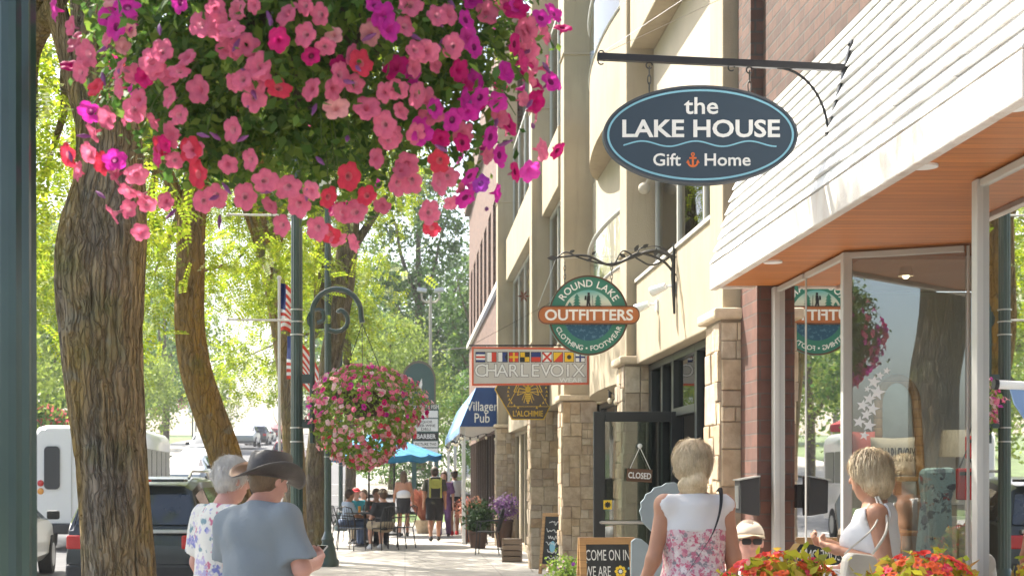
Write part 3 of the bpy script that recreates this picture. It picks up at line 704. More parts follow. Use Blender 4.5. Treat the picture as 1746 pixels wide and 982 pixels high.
shopfront(2.45, 24.81, 32.58, 2.498, [(24.9, .12), (26.2, .3), (27.3, .08), (28.6, .3), (30, .08), (31.2, .3), (32.5, .1)], 'dglass', 'stucco')
s = MB(); s.box(2.4, 2.66, 24.81, 26.0, 0, .62); s.build('low_wall', K['stone'], BB, bevel=.02)
s = MB(); s.box(6.5, 6.6, 10.4, 33, 0, 3.4); s.box(2.9, 6.5, 10.86, 33, 2.70, 2.75); s.box(2.66, 6.5, 14.5, 14.6, 0, 2.69); s.box(2.92, 6.5, 21.3, 21.4, 0, 2.69); s.box(2.66, 6.5, 33.0, 33.1, 0, 11); s.build('inner_wall', K['inside'], BB)
s = MB(); s.box(2.55, 6.5, 10.86, 33, .003, .02); s.build('floor', K['floorwood'], BB)
s = MB(); s.box(2.9, 9, 10.36, 33.1, 11.41, 11.6); s.build('roof', K['stucco_d'], BB)
# outward door standing open across the pavement
dr = MB(); y = 13.0; X0, X1 = PX(1012, y), 2.46
for a in (rect(X0, X0 + .1, .03, 2.09), rect(X1 - .1, X1, .03, 2.09), rect(X0 + .1, X1 - .1, .03, .25), rect(X0 + .1, X1 - .1, 2.0, 2.09)): dr.plate((0, y, 0), (1, 0, 0), (0, 0, 1), a, -.022, .022)
door = dr.build('door', K['dframe'], BB, bevel=.005)
p = MB(); p.box(X0 + .09, X1 - .09, y - .004, y + .004, .24, 2.01); p.build('pane', K['dglass'], door)
p = MB(); p.tube([(X0 + .06, y - .06, PZ(890, y)), (X1 - .08, y - .06, PZ(890, y))], .017, 8); p.tube([(X0 + .06, y - .06, PZ(890, y)), (X0 + .06, y - .02, PZ(890, y))], .012, 6); p.tube([(X1 - .1, y - .06, PZ(890, y)), (X1 - .1, y - .02, PZ(890, y))], .012, 6); p.build('push_bar', K['steel'], door, smooth=50)
K['sticker'] = plain('yellow_sticker', (.8, .55, .03), .5, 0, .05, 5, 0); K['ink'] = plain('black_ink', (.015, .015, .015), .6, 0, 0, 5, 0)
p = MB(); c = P(1036, 860, y - .03); p.plate(c, (1, 0, 0), (0, 0, 1), rect(-.037, .037, -.04, .04), 0, .002); p.m = 1
for k in range(8): a = k * math.pi / 4; p.plate(c, (1, 0, 0), (0, 0, 1), [(.006 * math.cos(a + 1.6), .006 * math.sin(a + 1.6)), (.006 * math.cos(a - 1.6), .006 * math.sin(a - 1.6)), (.028 * math.cos(a - .25), .028 * math.sin(a - .25)), (.028 * math.cos(a + .25), .028 * math.sin(a + .25))], .0021, .003)
p.plate(c, (1, 0, 0), (0, 0, 1), ellipse(.015, .015, 12), .0031, .004); p.build('sticker', [K['sticker'], K['ink']], door)
# wall spotlights on the band, ball lamp on the pier, metal flower
for px, py, d in ((1122, 525, 13.2), (1163, 495, 12.35)):
    s = MB(); q = P(px, py, d); q.x = 2.28; s.box(2.262, 2.28, d - .04, d + .04, q.z - .03, q.z + .07)
    s.tube([(2.265, d, q.z + .04), (2.19, d + .02, q.z + .03)], .012, 6); s.tube([(2.2, d, q.z + .035), (2.1, d + .1, q.z - .0)], [.028, .045], 12); s.build('spotlight', K['white'], BB, smooth=50)
s = MB(); q = P(1098, 322, 14.4); s.sphere((q.x, 14.38, q.z), .06, 14); s.tube([(q.x, 14.4, q.z), (q.x + .06, 14.3, q.z + .12)], .02, 8); s.build('ball_lamp', K['stucco_d'], BB, smooth=60)
K['rust'] = plain('rusty_metal', (.16, .05, .03), .7, .2, .3, 12, .002)
s = MB(); q = P(893, 505, 24.2)
for k in range(6): a = k * math.pi / 3; s.plate(q, (1, 0, 0), (0, 0, 1), [(0, 0), (.05 * math.cos(a - .35), .05 * math.sin(a - .35)), (.11 * math.cos(a), .11 * math.sin(a)), (.05 * math.cos(a + .35), .05 * math.sin(a + .35))], 0, .012)
s.build('flower_ornament', K['rust'], BB)

# ---------------------------------------------------------------- brick shop with white canopy
K['brick'] = brickmat('dark_brick', (.14, .075, .053), (.09, .052, .04), (.085, .072, .06), .21, .075)
K['brick_red'] = brickmat('red_brick', (.17, .078, .056), (.12, .062, .048), (.12, .09, .075), .3, .09, .006)
K['soffit'] = woodmat('cedar_soffit', (.60, .215, .045), (.42, .13, .025), .085, 1, .5)
K['siding'] = weathered('worn_white_siding', (.80, .79, .77), (.52, .42, .33), .7, .4, 2.5, .003)
SH = thing('brick_shop', 'brick shop with a white lapped canopy, cedar soffit and angled display windows', 'shop', (2.4, 7, 0))
s = MB(); s.box(2.35, 2.6, 1, 10.34, 3.0, 11.3); s.build('wall', K['brick'], SH)
s = MB(); s.box(2.27, 2.349, 9.62, 9.86, 3.5, 11.2); s.build('pilaster', K['brick'], SH)
s = MB(); s.box(2.37, 2.62, 9.86, 10.34, 0, 2.999); s.build('brick_pier', K['brick_red'], SH)
Y0, Y1 = 4.87, 9.85
can = MB(); N_ = 11; bx_, bz, tx, tz = 2.07, 2.93, 2.34, 3.84; r_ = random.Random(3)
for i in range(N_):
    a, e = i / N_, (i + 1) / N_; xa, za, xb, zb = bx_ + (tx - bx_) * a, bz + (tz - bz) * a, bx_ + (tx - bx_) * e, bz + (tz - bz) * e
    yy = Y0
    while yy < Y1 - .01:       # boards butt with slightly uneven lower edges
        y2 = min(Y1, yy + r_.uniform(.35, .8)); j = r_.uniform(-.004, .004); lip = .022 + r_.uniform(-.003, .003)
        vs = [(x, y, z) for y in (yy + .0012, y2 - .0012) for x, z in ((xa - lip, za + .004 + j), (xa + .01, za + j), (xb + .01, zb), (xb - .004, zb))]
        can.add(vs, [(0, 1, 2, 3), (7, 6, 5, 4), (0, 4, 5, 1), (1, 5, 6, 2), (2, 6, 7, 3), (3, 7, 4, 0)]); yy = y2
can.add([(bx_ + .03, Y0 + .01, bz), (2.349, Y0 + .01, bz), (2.349, Y0 + .01, tz), (bx_ + .03, Y1 - .01, bz), (2.349, Y1 - .01, bz), (2.349, Y1 - .01, tz), ], [(0, 1, 2), (3, 5, 4), (0, 2, 5, 3)])
canopy = can.build('canopy', K['siding'], SH)
s = MB(); s.box(2.05, 2.10, Y0, Y1, 2.76, 2.925); s.box(2.10, 2.35, Y1 - .05, Y1, 2.77, 2.925); s.box(2.10, 4.4, Y0, Y0 + .05, 2.77, 2.925); s.build('fascia', weathered('canopy_fascia', (.66, .61, .56), (.40, .24, .14), .7, .7, 4, .003), canopy, bevel=.006)
s = MB(); s.box(2.10, 4.4, Y0 + .05, Y1 - .05, 2.785, 2.83); s.build('soffit', K['soffit'], canopy)
s = MB(); s.box(2.325, 2.36, Y0, Y1, tz, tz + .035); s.build('flashing', K['alum'], canopy)
for px, py in ((1318, 447), (1576, 284), (1732, 183)):
    d = (2.78 - EYE) * F / (VY - py); s = MB(); s.lathe((PX(px, d), d, 2.775), [(.055, 0), (.055, .012), (.035, .012)], 16); s.m = 1; s.lathe((PX(px, d), d, 2.778), [(.034, 0), (.034, .012)], 12)
    s.build('downlight', [K['white'], plain('lamp_glass', (.9, .85, .75), .3, 0, 0, 3, 0)], canopy, smooth=40)
ZT = 2.775
def glazing(pts, mullw, nm='display_window', kick=.38):
    """display window along ground points; frame posts of given widths at each point"""
    f = MB(); Z = Vector((0, 0, 1)); o = None; panes = []
    for i, (p, ww) in enumerate(zip(pts, mullw)):
        f.box(p[0] - ww / 2, p[0] + ww / 2, p[1] - ww / 2, p[1] + ww / 2, 0, ZT)
    for a, e in zip(pts, pts[1:]):
        A, B_ = Vector((*a, 0)), Vector((*e, 0)); u = (B_ - A).normalized(); n = u.cross(Z); L = (B_ - A).length; m_ = (A + B_) / 2
        f.obox(m_ + Z * kick / 2, u, n, Z, L / 2 - .02, .03, kick / 2); f.obox(m_ + Z * (ZT - .018), u, n, Z, L / 2 - .02, .02, .017); panes.append((m_, u, n, L))
    o = f.build(nm, K['alum'], SH, bevel=.004)
    for m_, u, n, L in panes:
        g = MB(); g.obox(m_ + Z * (kick + ZT) / 2, u, n, Z, L / 2 - .015, .004, (ZT - kick) / 2 - .02); g.build('pane', K['glass'], o)
    return o
glazing([(2.5, 9.80), (2.5, 9.12), (2.5, 8.3), (3.09, 8.04), (3.6, 7.815)], [.08, .018, .052, .016, .05])
glazing([(3.5, 6.9), (2.47, 6.28), (2.47, 5.4), (2.47, 4.0)], [.06, .062, .025, .05])
s = MB(); s.box(2.63, 6.4, 9.87, 9.97, 0, 2.75); s.box(6.4, 6.5, 2, 9.97, 0, 2.9); s.box(2.62, 6.4, 8.42, 9.86, 2.755, 2.775); s.build('inner_wall', plain('shop_inside', (.62, .58, .52), .8, 0, .06, 2, 0), SH)
s = MB(); s.box(2.6, 6.4, 2, 9.86, .003, .02); s.build('floor', K['floorwood'], SH)
s = MB(); s.box(2.36, 9, 1, 10.34, 11.31, 11.5); s.build('roof', K['stucco_d'], SH)
f = MB(); f.box(3.6, 3.66, 6.92, 7.0, 0, ZT); f.box(3.6, 3.66, 7.52, 7.6, 0, ZT); f.box(3.6, 3.66, 7.0, 7.52, 2.1, 2.2); f.box(3.6, 3.66, 7.0, 7.52, 0, .2); dd = f.build('door', K['alum'], SH)
f = MB(); f.box(3.625, 3.635, 7.0, 7.52, .2, ZT - .02); f.build('pane', K['glass'], dd)
for lx, ly in ((2.98, 8.72), (3.5, 8.62)):       # small lit lamps under the shop ceiling
    g = MB(); g.tube([(lx, ly, 2.755), (lx, ly, 2.70)], [.03, .045], 14, cap=False); o = g.build('ceiling_lamp', K['alum'], SH, smooth=50); g = MB(); g.sphere((lx, ly, 2.705), .022, 10); g.build('bulb', emit('lit_bulb', (1, .8, .5), 3), o, smooth=60)
    ld = bpy.data.lights.new('lamp_light', 'SPOT'); ld.spot_size = R(120); ld.spot_blend = .6; ld.energy = 14; ld.color = (1, .86, .68); ld.shadow_soft_size = .05; lo = bpy.data.objects.new('lamp_light', ld); COL.objects.link(lo); lo.location = (lx, ly, 2.66)
# white star decals on the angled pane
st = MB(); A, B_ = Vector((2.5, 8.3, 0)), Vector((3.09, 8.04, 0)); u = (B_ - A).normalized(); n = u.cross(Vector((0, 0, 1)))
def on_pane(px, py):
    k = (px - VX) / F; t = (k * A.y - A.x) / (u.x - k * u.y); q = A + u * t; return Vector((q.x, q.y, EYE + (VY - py) * q.y / F)) + n * .006
for px, py, r in ((1490, 651, 12), (1479, 663, 6), (1496, 669, 14), (1482, 680, 11), (1471, 691, 11), (1488, 697, 12), (1477, 707, 10), (1465, 719, 11), (1482, 725, 12), (1474, 742, 9), (1500, 640, 8), (1512, 632, 7)):
    c = on_pane(px, py); r = r * c.y / F
    st.plate(c, u, (0, 0, 1), [((r if k % 2 == 0 else r * .42) * math.sin(k * math.pi / 5 + .2), (r if k % 2 == 0 else r * .42) * math.cos(k * math.pi / 5 + .2)) for k in range(10)], 0, .001)
st.build('star_decal', K['white'], SH)

# ---------------------------------------------------------------- far brick building with blue awning
FB = thing('brick_building', 'old red brick building with tall upper windows and a blue awning at the street corner', 'building', (2.4, 40, 0))
K['brick_far'] = brickmat('old_brick', (.205, .115, .08), (.15, .088, .065), (.2, .16, .13), .24, .08)
s = MB(); x = 2.2; Z0, Z1, Z2 = 6.05, 8.3, 12.0
op = [(33.3 + i * 2.05, 34.5 + i * 2.05) for i in range(8)]
s.box(x, x + .4, 33.1, 50, 2.6, Z0); s.box(x, x + .4, 33.1, 50, Z1, Z2); yy = 33.1
for a, e in op: s.box(x, x + .4, yy, a, Z0, Z1); yy = e
s.box(x, x + .4, yy, 50, Z0, Z1); s.box(x + .4, 12, 33.1, 33.4, 3, Z2); s.box(x + .4, 12, 49.7, 50, 0, Z2); s.build('wall', K['brick_far'], FB)
s = MB(); s.box(x - .09, x + .0, 33.1, 50, Z0 - .16, Z0 - .02); s.build('sill_course', K['offwhite'], FB)
s = MB(); s.box(x - .16, x, 33.1, 50, 10.4, 10.7); s.build('cornice', K['brick_far'], FB)
for a, e in op:
    f = MB(); f.box(x + .16, x + .22, a, a + .07, Z0, Z1); f.box(x + .16, x + .22, e - .07, e, Z0, Z1); f.box(x + .16, x + .22, a + .07, e - .07, Z0, Z0 + .08); f.box(x + .16, x + .22, a + .07, e - .07, Z1 - .08, Z1); f.box(x + .16, x + .22, a + .07, e - .07, 7.15, 7.21)
    o = f.build('window', K['dframe'], FB); g = MB(); g.box(x + .18, x + .19, a + .05, e - .05, Z0 + .05, Z1 - .05); g.build('pane', K['dglass'], o)
s = MB(); s.box(x + .4, 12, 33.4, 49.7, Z2 - .3, Z2 - .1); s.build('roof', K['stucco_d'], FB)
K['darkwood'] = woodmat('dark_boards', (.10, .06, .04), (.06, .035, .025), .2, 1, .6)
s = MB(); s.box(x + .05, x + .3, 33.15, 49.7, 0, 2.6)
for k in range(14): s.box(x - .01, x + .05, 33.3 + k * 1.18, 33.45 + k * 1.18, 0, 2.6)
s.build('pub_front', K['darkwood'], FB)
K['awn_blue'] = plain('awning_blue', (.018, .06, .20), .75, 0, .1, 4, .002); 
def stripemat(name, c1, c2, per, axis=1):
    m, nt, bs = nmat(name); tc = node(nt, 'ShaderNodeTexCoord'); sp = node(nt, 'ShaderNodeSeparateXYZ'); nt.links.new(tc.outputs['Object'], sp.inputs[0])
    d = node(nt, 'ShaderNodeMath', operation='DIVIDE'); d.inputs[1].default_value = per; nt.links.new(sp.outputs[axis], d.inputs[0])
    f = node(nt, 'ShaderNodeMath', operation='FRACT'); nt.links.new(d.outputs[0], f.inputs[0])
    nt.links.new(ramp(nt, f.outputs[0], [(.49, c1), (.51, c2)]), bs.inputs['Base Color']); bs.inputs['Roughness'].default_value = .8; return m
K['awn_stripe'] = stripemat('awning_stripes', (.12, .26, .48), (.20, .34, .55), .5)
ya, yb = 33.0, 45.0; s = MB()
ex, tx2, zt, zb = 1.24, 1.61, 3.54, 2.66
s.add([(ex, ya, zb), (2.19, ya, zb), (2.19, ya, zt), (tx2, ya, zt), (ex, yb, zb), (2.19, yb, zb), (2.19, yb, zt), (tx2, yb, zt)], [(0, 1, 2, 3), (7, 6, 5, 4), (3, 2, 6, 7)])
s.m = 1; s.add([(ex, ya, zb), (tx2, ya, zt), (tx2, yb, zt), (ex, yb, zb)], [(0, 1, 2, 3)]); s.m = 2; s.add([(ex, ya, zb + .01), (2.19, ya, zb + .01), (2.19, yb, zb + .01), (ex, yb, zb + .01)], [(3, 2, 1, 0)])
s.m = 1
for k in range(24): y0 = ya + k * .5; s.add([(ex - .004, y0, zb), (ex - .004, y0 + .5, zb), (ex - .004, y0 + .42, zb - .13), (ex - .004, y0 + .25, zb - .17), (ex - .004, y0 + .08, zb - .13)], [(0, 1, 2, 3, 4)])
aw = s.build('awning', [K['awn_blue'], K['awn_stripe'], K['offwhite']], FB)
t = MB(); put_text(t, 'Villager', (PX(822, ya), ya - .01, PZ(700, ya)), (1, 0, 0), (0, 0, 1), .30, .004, .004, width=.70); put_text(t, 'Pub', (PX(822, ya), ya - .01, PZ(720, ya)), (1, 0, 0), (0, 0, 1), .30, .004, .004, width=.34); t.build('lettering', K['white'], aw)
for y in (33.3, 39, 44.8):
    s = MB(); s.box(1.30, 1.38, y - .04, y + .04, 0, zb); s.build('awning_post', K['white'], FB)
# ---------------------------------------------------------------- hanging signs
UX, UZ = Vector((1, 0, 0)), Vector((0, 0, 1))
K['navy'] = plain('navy_paint', (.022, .045, .07), .55, 0, .04, 5, .0004); K['skyblue'] = plain('pale_blue_paint', (.22, .48, .58), .5, 0, .03, 5, 0)
K['orange'] = plain('orange_paint', (.75, .17, .03), .5, 0, .03, 5, 0); K['lettering'] = plain('cream_lettering', (.8, .79, .74), .5, 0, .02, 5, 0)
def chain(mb, a, b, r=.011, w_=.0028):
    a, b = Vector(a), Vector(b); L = (b - a).length; n = max(2, int(L / (r * 2.6))); u = (b - a).normalized(); s = u.cross(Vector((0, 1, 0))).normalized(); t = u.cross(s)
    for i in range(n):
        c = a + (b - a) * ((i + .5) / n); h = L / n * .62; v = s if i % 2 else t
        mb.tube([c + u * h * math.cos(q) + v * r * .62 * math.sin(q) for q in [k * math.pi / 5 for k in range(11)]], w_, 5, cap=False)
d = 7.5; k_ = d / F
# bracket: square bar, wall strap following the canopy, curved brace
o = thing('sign_bracket', 'black iron sign arm with curved brace fixed to the white canopy', 'sign bracket', P(1440, 150, d))
s = MB(); a, b = P(1018, 97, d), P(1452, 117, d); u = (b - a).normalized(); s.obox((a + b) / 2, u, Vector((0, 1, 0)), u.cross(Vector((0, -1, 0))), (b - a).length / 2, .016, .018); s.build('arm', K['black_metal'], o, bevel=.003)
s = MB(); a, b = P(1459, 70, d), P(1420, 232, d); a.x -= .02; b.x -= .03; u = (b - a).normalized(); s.obox((a + b) / 2, u, Vector((0, 1, 0)), u.cross(Vector((0, 1, 0))), (b - a).length / 2, .02, .006)
for q in (.04, .96): s.sphere(a + (b - a) * q + Vector((-.008, 0, 0)), .01, 8)
s.build('wall_strap', K['black_metal'], o)
s = MB(); s.tube(bez(P(1325, 116, d), P(1385, 118, d), P(1414, 190, d), P(1421, 229, d) - Vector((.03, 0, 0)), 16), .007, 8); s.build('brace', K['black_metal'], o, smooth=50)
s = MB()
for px, py in ((1025, 92), (1025, 105), (1247, 116), (1107, 112), (1278, 120)):
    c = P(px, py, d); s.tube([c + Vector((.016 * math.cos(q), 0, .016 * math.sin(q))) for q in [k * math.pi / 8 for k in range(15)]], .0035, 6)
s.build('hook', K['black_metal'], o, smooth=50)
s = MB(); s.tube([P(1027, 90, d), (PX(1185, 7.6), 7.6, PZ(-14, 7.6)), (2.35, 8.6, 4.6)], .0015, 4); s.build('guy_wire', K['steel'], o)
s = MB(); s.tube([P(1027, 93, d), (2.35, 10.2, 4.9)], .0015, 4); s.build('guy_wire', K['steel'], o)
o = thing('hanging_sign', 'navy oval shop sign with white lettering and orange anchor on a black arm', 'sign', P(1193, 148, d))
c = P(1193, 232, d); s = MB(); s.plate(c, UX, UZ, ellipse(.497, .253, 96), -.02, .02); s.m = 1; s.ring(c, UX, UZ, ellipse(.497, .253, 96), ellipse(.487, .243, 96), .02, .024)
s.build('board', [K['navy'], plain('sign_edge', (.07, .075, .08), .4, 0, .1, 5, 0)], o, smooth=40)
s = MB(); s.ring(c, UX, UZ, ellipse(.476, .232, 96), ellipse(.466, .222, 96), .0202, .0225)
w_pts = [((1062 + 260 * i / 80), 247 - 4.5 * math.sin(i / 80 * 2 * math.pi * 2.85 - .6)) for i in range(81)]
for (xa, ya_), (xb, yb_) in zip(w_pts, w_pts[1:]): s.plate((0, c.y, 0), UX, UZ, [(PX(xa, d), PZ(ya_ - 1.2, d)), (PX(xa, d), PZ(ya_ + 1.2, d)), (PX(xb, d), PZ(yb_ + 1.2, d)), (PX(xb, d), PZ(yb_ - 1.2, d))], .0202, .0224)
s.build('border', K['skyblue'], o)
s = MB(); yy = d - .0205
for txt, px, py, sz, wpx, bo in (('the', 1194, 196, .120, 58, .012), ('LAKE HOUSE', 1194, 235, .122, 268, .022), ('Gift', 1136, 284, .088, 47, .012), ('Home', 1239, 284, .088, 78, .012)):
    put_text(s, txt, (PX(px, d), yy, PZ(py, d)), UX, UZ, sz, bo, .003, width=wpx * k_)
s.build('lettering', K['lettering'], o)
s = MB(); cx, cz = PX(1180, d), PZ(275, d); T = lambda x, y: (cx + x * k_, cz - y * k_)
poly = lambda L: s.plate((0, yy, 0), UX, UZ, [T(*q) for q in L], 0, .003)
poly([(-1.6, -8), (1.6, -8), (1.6, 10), (-1.6, 10)]); poly([(-6, -5), (6, -5), (6, -2.4), (-6, -2.4)])
for i in range(10):
    a, e = math.pi * i / 10, math.pi * (i + 1) / 10
    poly([(-9.5 * math.cos(a), 3 + 9 * math.sin(a)), (-9.5 * math.cos(e), 3 + 9 * math.sin(e)), (-6.8 * math.cos(e), 3 + 6 * math.sin(e)), (-6.8 * math.cos(a), 3 + 6 * math.sin(a))])
for sg in (-1, 1): poly([(sg * 11.5, 4.5), (sg * 8.2, -1), (sg * 5.5, 4.5)])
s.ring((cx, yy, cz + 10 * k_), UX, UZ, ellipse(3.2 * k_, 3.2 * k_, 16), ellipse(1.5 * k_, 1.5 * k_, 16), 0, .003); s.build('anchor', K['orange'], o)
for px, ya_, yb_ in ((1107, 115, 157), (1278, 123, 156)):
    s = MB(); chain(s, P(px, ya_, d), P(px, yb_, d), .013, .003); s.build('chain', K['iron'], o, smooth=50)

# round outfitter sign
d = 12.3; k_ = d / F; c = P(1003, 538, d)
K['signgreen'] = plain('sign_green', (.03, .18, .12), .5, 0, .05, 5, 0); K['signbrown'] = plain('sign_brown', (.42, .13, .03), .5, 0, .12, 14, .0005); K['signedge'] = plain('sign_brown_edge', (.09, .04, .02), .5, 0, .1, 5, 0)
def gradmat(name, stops, z0, z1):
    m, nt, bs = nmat(name); tc = node(nt, 'ShaderNodeTexCoord'); sp = node(nt, 'ShaderNodeSeparateXYZ'); nt.links.new(tc.outputs['Object'], sp.inputs[0])
    mr = node(nt, 'ShaderNodeMapRange'); mr.inputs[1].default_value = z0; mr.inputs[2].default_value = z1; nt.links.new(sp.outputs[2], mr.inputs[0])
    nt.links.new(ramp(nt, mr.outputs[0], stops), bs.inputs['Base Color']); bs.inputs['Roughness'].default_value = .5; return m
o = thing('sign_bracket', 'twisted iron branch bracket with leaves on the beige wall', 'sign bracket', (2.26, d, 3.2))
s = MB(); wx = 2.262; s.tube([(wx, d, PZ(415, d)), (wx - .01, d, PZ(470, d)), (wx, d, PZ(535, d))], [.012, .02, .01], 8)
def vine(pts, r0, r1): q = smoothline([tuple(P(x, y, d)) for x, y in pts], 6); s.tube([Vector(v) for v in q], [r0 + (r1 - r0) * i / (len(q) - 1) for i in range(len(q))], 7)
vine([(1152, 440), (1115, 428), (1075, 440), (1040, 452), (1000, 436), (960, 438), (942, 440)], .016, .007); vine([(1152, 470), (1130, 445), (1090, 432), (1060, 446), (1030, 450), (990, 440), (965, 430), (948, 441)], .012, .006)
vine([(1152, 430), (1135, 442), (1110, 452), (1085, 440), (1062, 428), (1045, 452), (1022, 448)], .010, .005); vine([(1150, 460), (1140, 432), (1120, 420), (1090, 424)], .008, .003); vine([(1085, 438), (1090, 425), (1098, 420)], .008, .003)
s.build('branch', K['iron'], o, smooth=60)
for px, py, a, L in ((943, 440, 180, 17), (1085, 424, 60, 13), (1062, 436, 150, 12), (1100, 420, 30, 12), (975, 429, 20, 10), (1118, 431, 80, 14), (1012, 432, 40, 9), (1005, 443, 200, 10)):
    s = MB(); q = P(px, py, d - .01); ca, sa = math.cos(R(a)), math.sin(R(a)); L *= k_
    s.plate(q, Vector((ca, 0, sa)), Vector((-sa, 0, ca)), [(-L * .5, 0), (-L * .1, -L * .28), (L * .3, -L * .2), (L * .6, 0), (L * .3, L * .2), (-L * .1, L * .28)], -.003, .003); s.build('leaf', K['iron'], o)
s = MB(); s.tube([P(948, 441, d), P(917, 523, d)], .0015, 4); s.tube([P(952, 441, d), (2.3, 14.5, 3.7)], .0015, 4); s.build('guy_wire', K['steel'], o)
o = thing('hanging_sign', 'round green shop sign with a rust brown banner across it hung from an iron branch', 'sign', P(1003, 470, d))
r = 68 * k_; s = MB(); s.plate(c, UX, UZ, ellipse(r, r, 72), -.02, .02); s.m = 1; s.ring(c, UX, UZ, ellipse(r, r, 72), ellipse(r * .96, r * .96, 72), .02, .026); s.build('board', [K['signgreen'], K['signedge']], o, smooth=40)
ri = 43 * k_; s = MB(); up = [(ri * math.cos(math.pi * i / 32), ri * math.sin(math.pi * i / 32)) for i in range(33)]
s.plate(c, UX, UZ, up, .0202, .022); s.m = 1; s.plate(c, UX, UZ, [(x, -y) for x, y in up], .0202, .022)
s.m = 2
for tx_, hh in ((-20, 36), (16, 34), (-32, 22)):
    for kk in range(5):
        wv = (5 + kk * .9) * (1 if hh > 30 else .7); z0 = 12 + (hh - 12) * (1 - (kk + 1) / 5) - 2; z1 = 12 + (hh - 12) * (1 - kk / 5)
        s.plate(c, UX, UZ, [((tx_ - wv) * k_, z0 * k_), ((tx_ + wv) * k_, z0 * k_), (tx_ * k_, (z1 + 1) * k_)], .0222 + kk * .0002, .0236 + kk * .0002)
s.m = 3
H_ = lambda L, e=0: s.plate(c, UX, UZ, [(x * k_, y * k_) for x, y in L], .0222 + e, .026 + e)
H_([(-4, 14), (-1, 14), (0, 24), (-3, 24)]); H_([(1, 14), (4, 14), (1.5, 25), (-1, 24)], .0003); H_([(-3.5, 24), (2.5, 24), (2.5, 34), (-2, 34)], .0006); H_([(-7, 26), (-3.6, 26), (-3.6, 33), (-6.5, 33)]); H_([(-1.8, 34.3), (2, 34.3), (2, 38.5), (-1.8, 38.5)], .0009); H_([(7, 14), (7.9, 14), (7, 34), (6.4, 34)])
s.build('picture', [gradmat('sign_sky', [(0, (.72, .66, .48)), (.55, (.62, .66, .52)), (1, (.10, .38, .36))], c.z - o.location.z + .0, c.z - o.location.z + ri), patmat('sign_lake', (.025, .09, .15), [(.08, .18, .25)], 40, .55), K['signgreen'], K['ink']], o)
hw, hh = 86.5 * k_, 15.5 * k_; s = MB(); s.plate(c, UX, UZ, rrect(-hw, hw, -hh, hh, hh * .95, 10), .022, .045); s.m = 1; s.ring(c, UX, UZ, rrect(-hw, hw, -hh, hh, hh * .95, 10), rrect(-hw * .98, hw * .98, -hh * .88, hh * .88, hh * .83, 10), .0452, .048)
s.build('banner', [K['signbrown'], K['signedge']], o)
s = MB(); put_text(s, 'OUTFITTERS', c + Vector((0, -.0455, -8.6 * k_)), UX, UZ, .125, .022, .003, width=150 * k_)
arc_text(s, 'ROUND LAKE', c + Vector((0, -.0205, 0)), UX, UZ, 48.5 * k_, 89, .083, 112, .012); arc_text(s, 'CLOTHING \u2022 FOOTWEAR', c + Vector((0, -.0205, 0)), UX, UZ, 60 * k_, 271, .058, 132, .01, True); s.build('lettering', K['lettering'], o)
for px in (963, 1043):
    s = MB(); chain(s, P(px, 446, d), P(px, 483, d), .014, .003); s.build('chain', K['iron'], o, smooth=50)

# nautical flag sign
d = 20.0; k_ = d / F; Q = lambda px, py: (PX(px, d), PZ(py, d))
o = thing('sign_bracket', 'thin steel rail carrying the white flag sign in front of a stone column', 'sign bracket', P(1000, 588, d))
s = MB(); s.tube([P(800, 589, d), P(1008, 589, d)], .012, 6); s.tube([P(1000, 589, d), (2.45, 21.22, PZ(589, d))], .012, 6); s.tube([P(803, 589, d), (2.3, 21.22, PZ(560, d) + .6)], .003, 4); s.build('rail', K['black_metal'], o, smooth=50)
o = thing('hanging_sign', 'long white board sign with a row of nautical flags and a red border', 'sign', P(903, 592, d))
K['flagred'] = plain('flag_red', (.6, .05, .025), .6, 0, .03, 5, 0); K['flagblue'] = plain('flag_blue', (.02, .04, .18), .6, 0, .03, 5, 0); K['flagyellow'] = plain('flag_yellow', (.75, .46, .02), .6, 0, .03, 5, 0); K['sign_grey'] = plain('sign_panel', (.55, .53, .49), .5, 0, .04, 3, 0)
K['borderred'] = plain('border_red', (.6, .11, .05), .6, 0, .05, 5, 0)
s = MB(); s.plate((0, d, 0), UX, UZ, [Q(805, 657), Q(1003, 655), Q(1003, 594), Q(805, 592)], -.03, .03); s.build('board', K['sign_grey'], o)
s = MB(); s.ring((0, d, 0), UX, UZ, [Q(804.5, 657.5), Q(1003.5, 655.5), Q(1003.5, 593.5), Q(804.5, 591.5)], [Q(807.5, 654.3), Q(1000.5, 652.3), Q(1000.5, 596.8), Q(807.5, 594.8)], -.02, .034); s.build('border', K['borderred'], o)
fl = MB(); MI = dict(w=0, r=1, b=2, y=3, k=4)
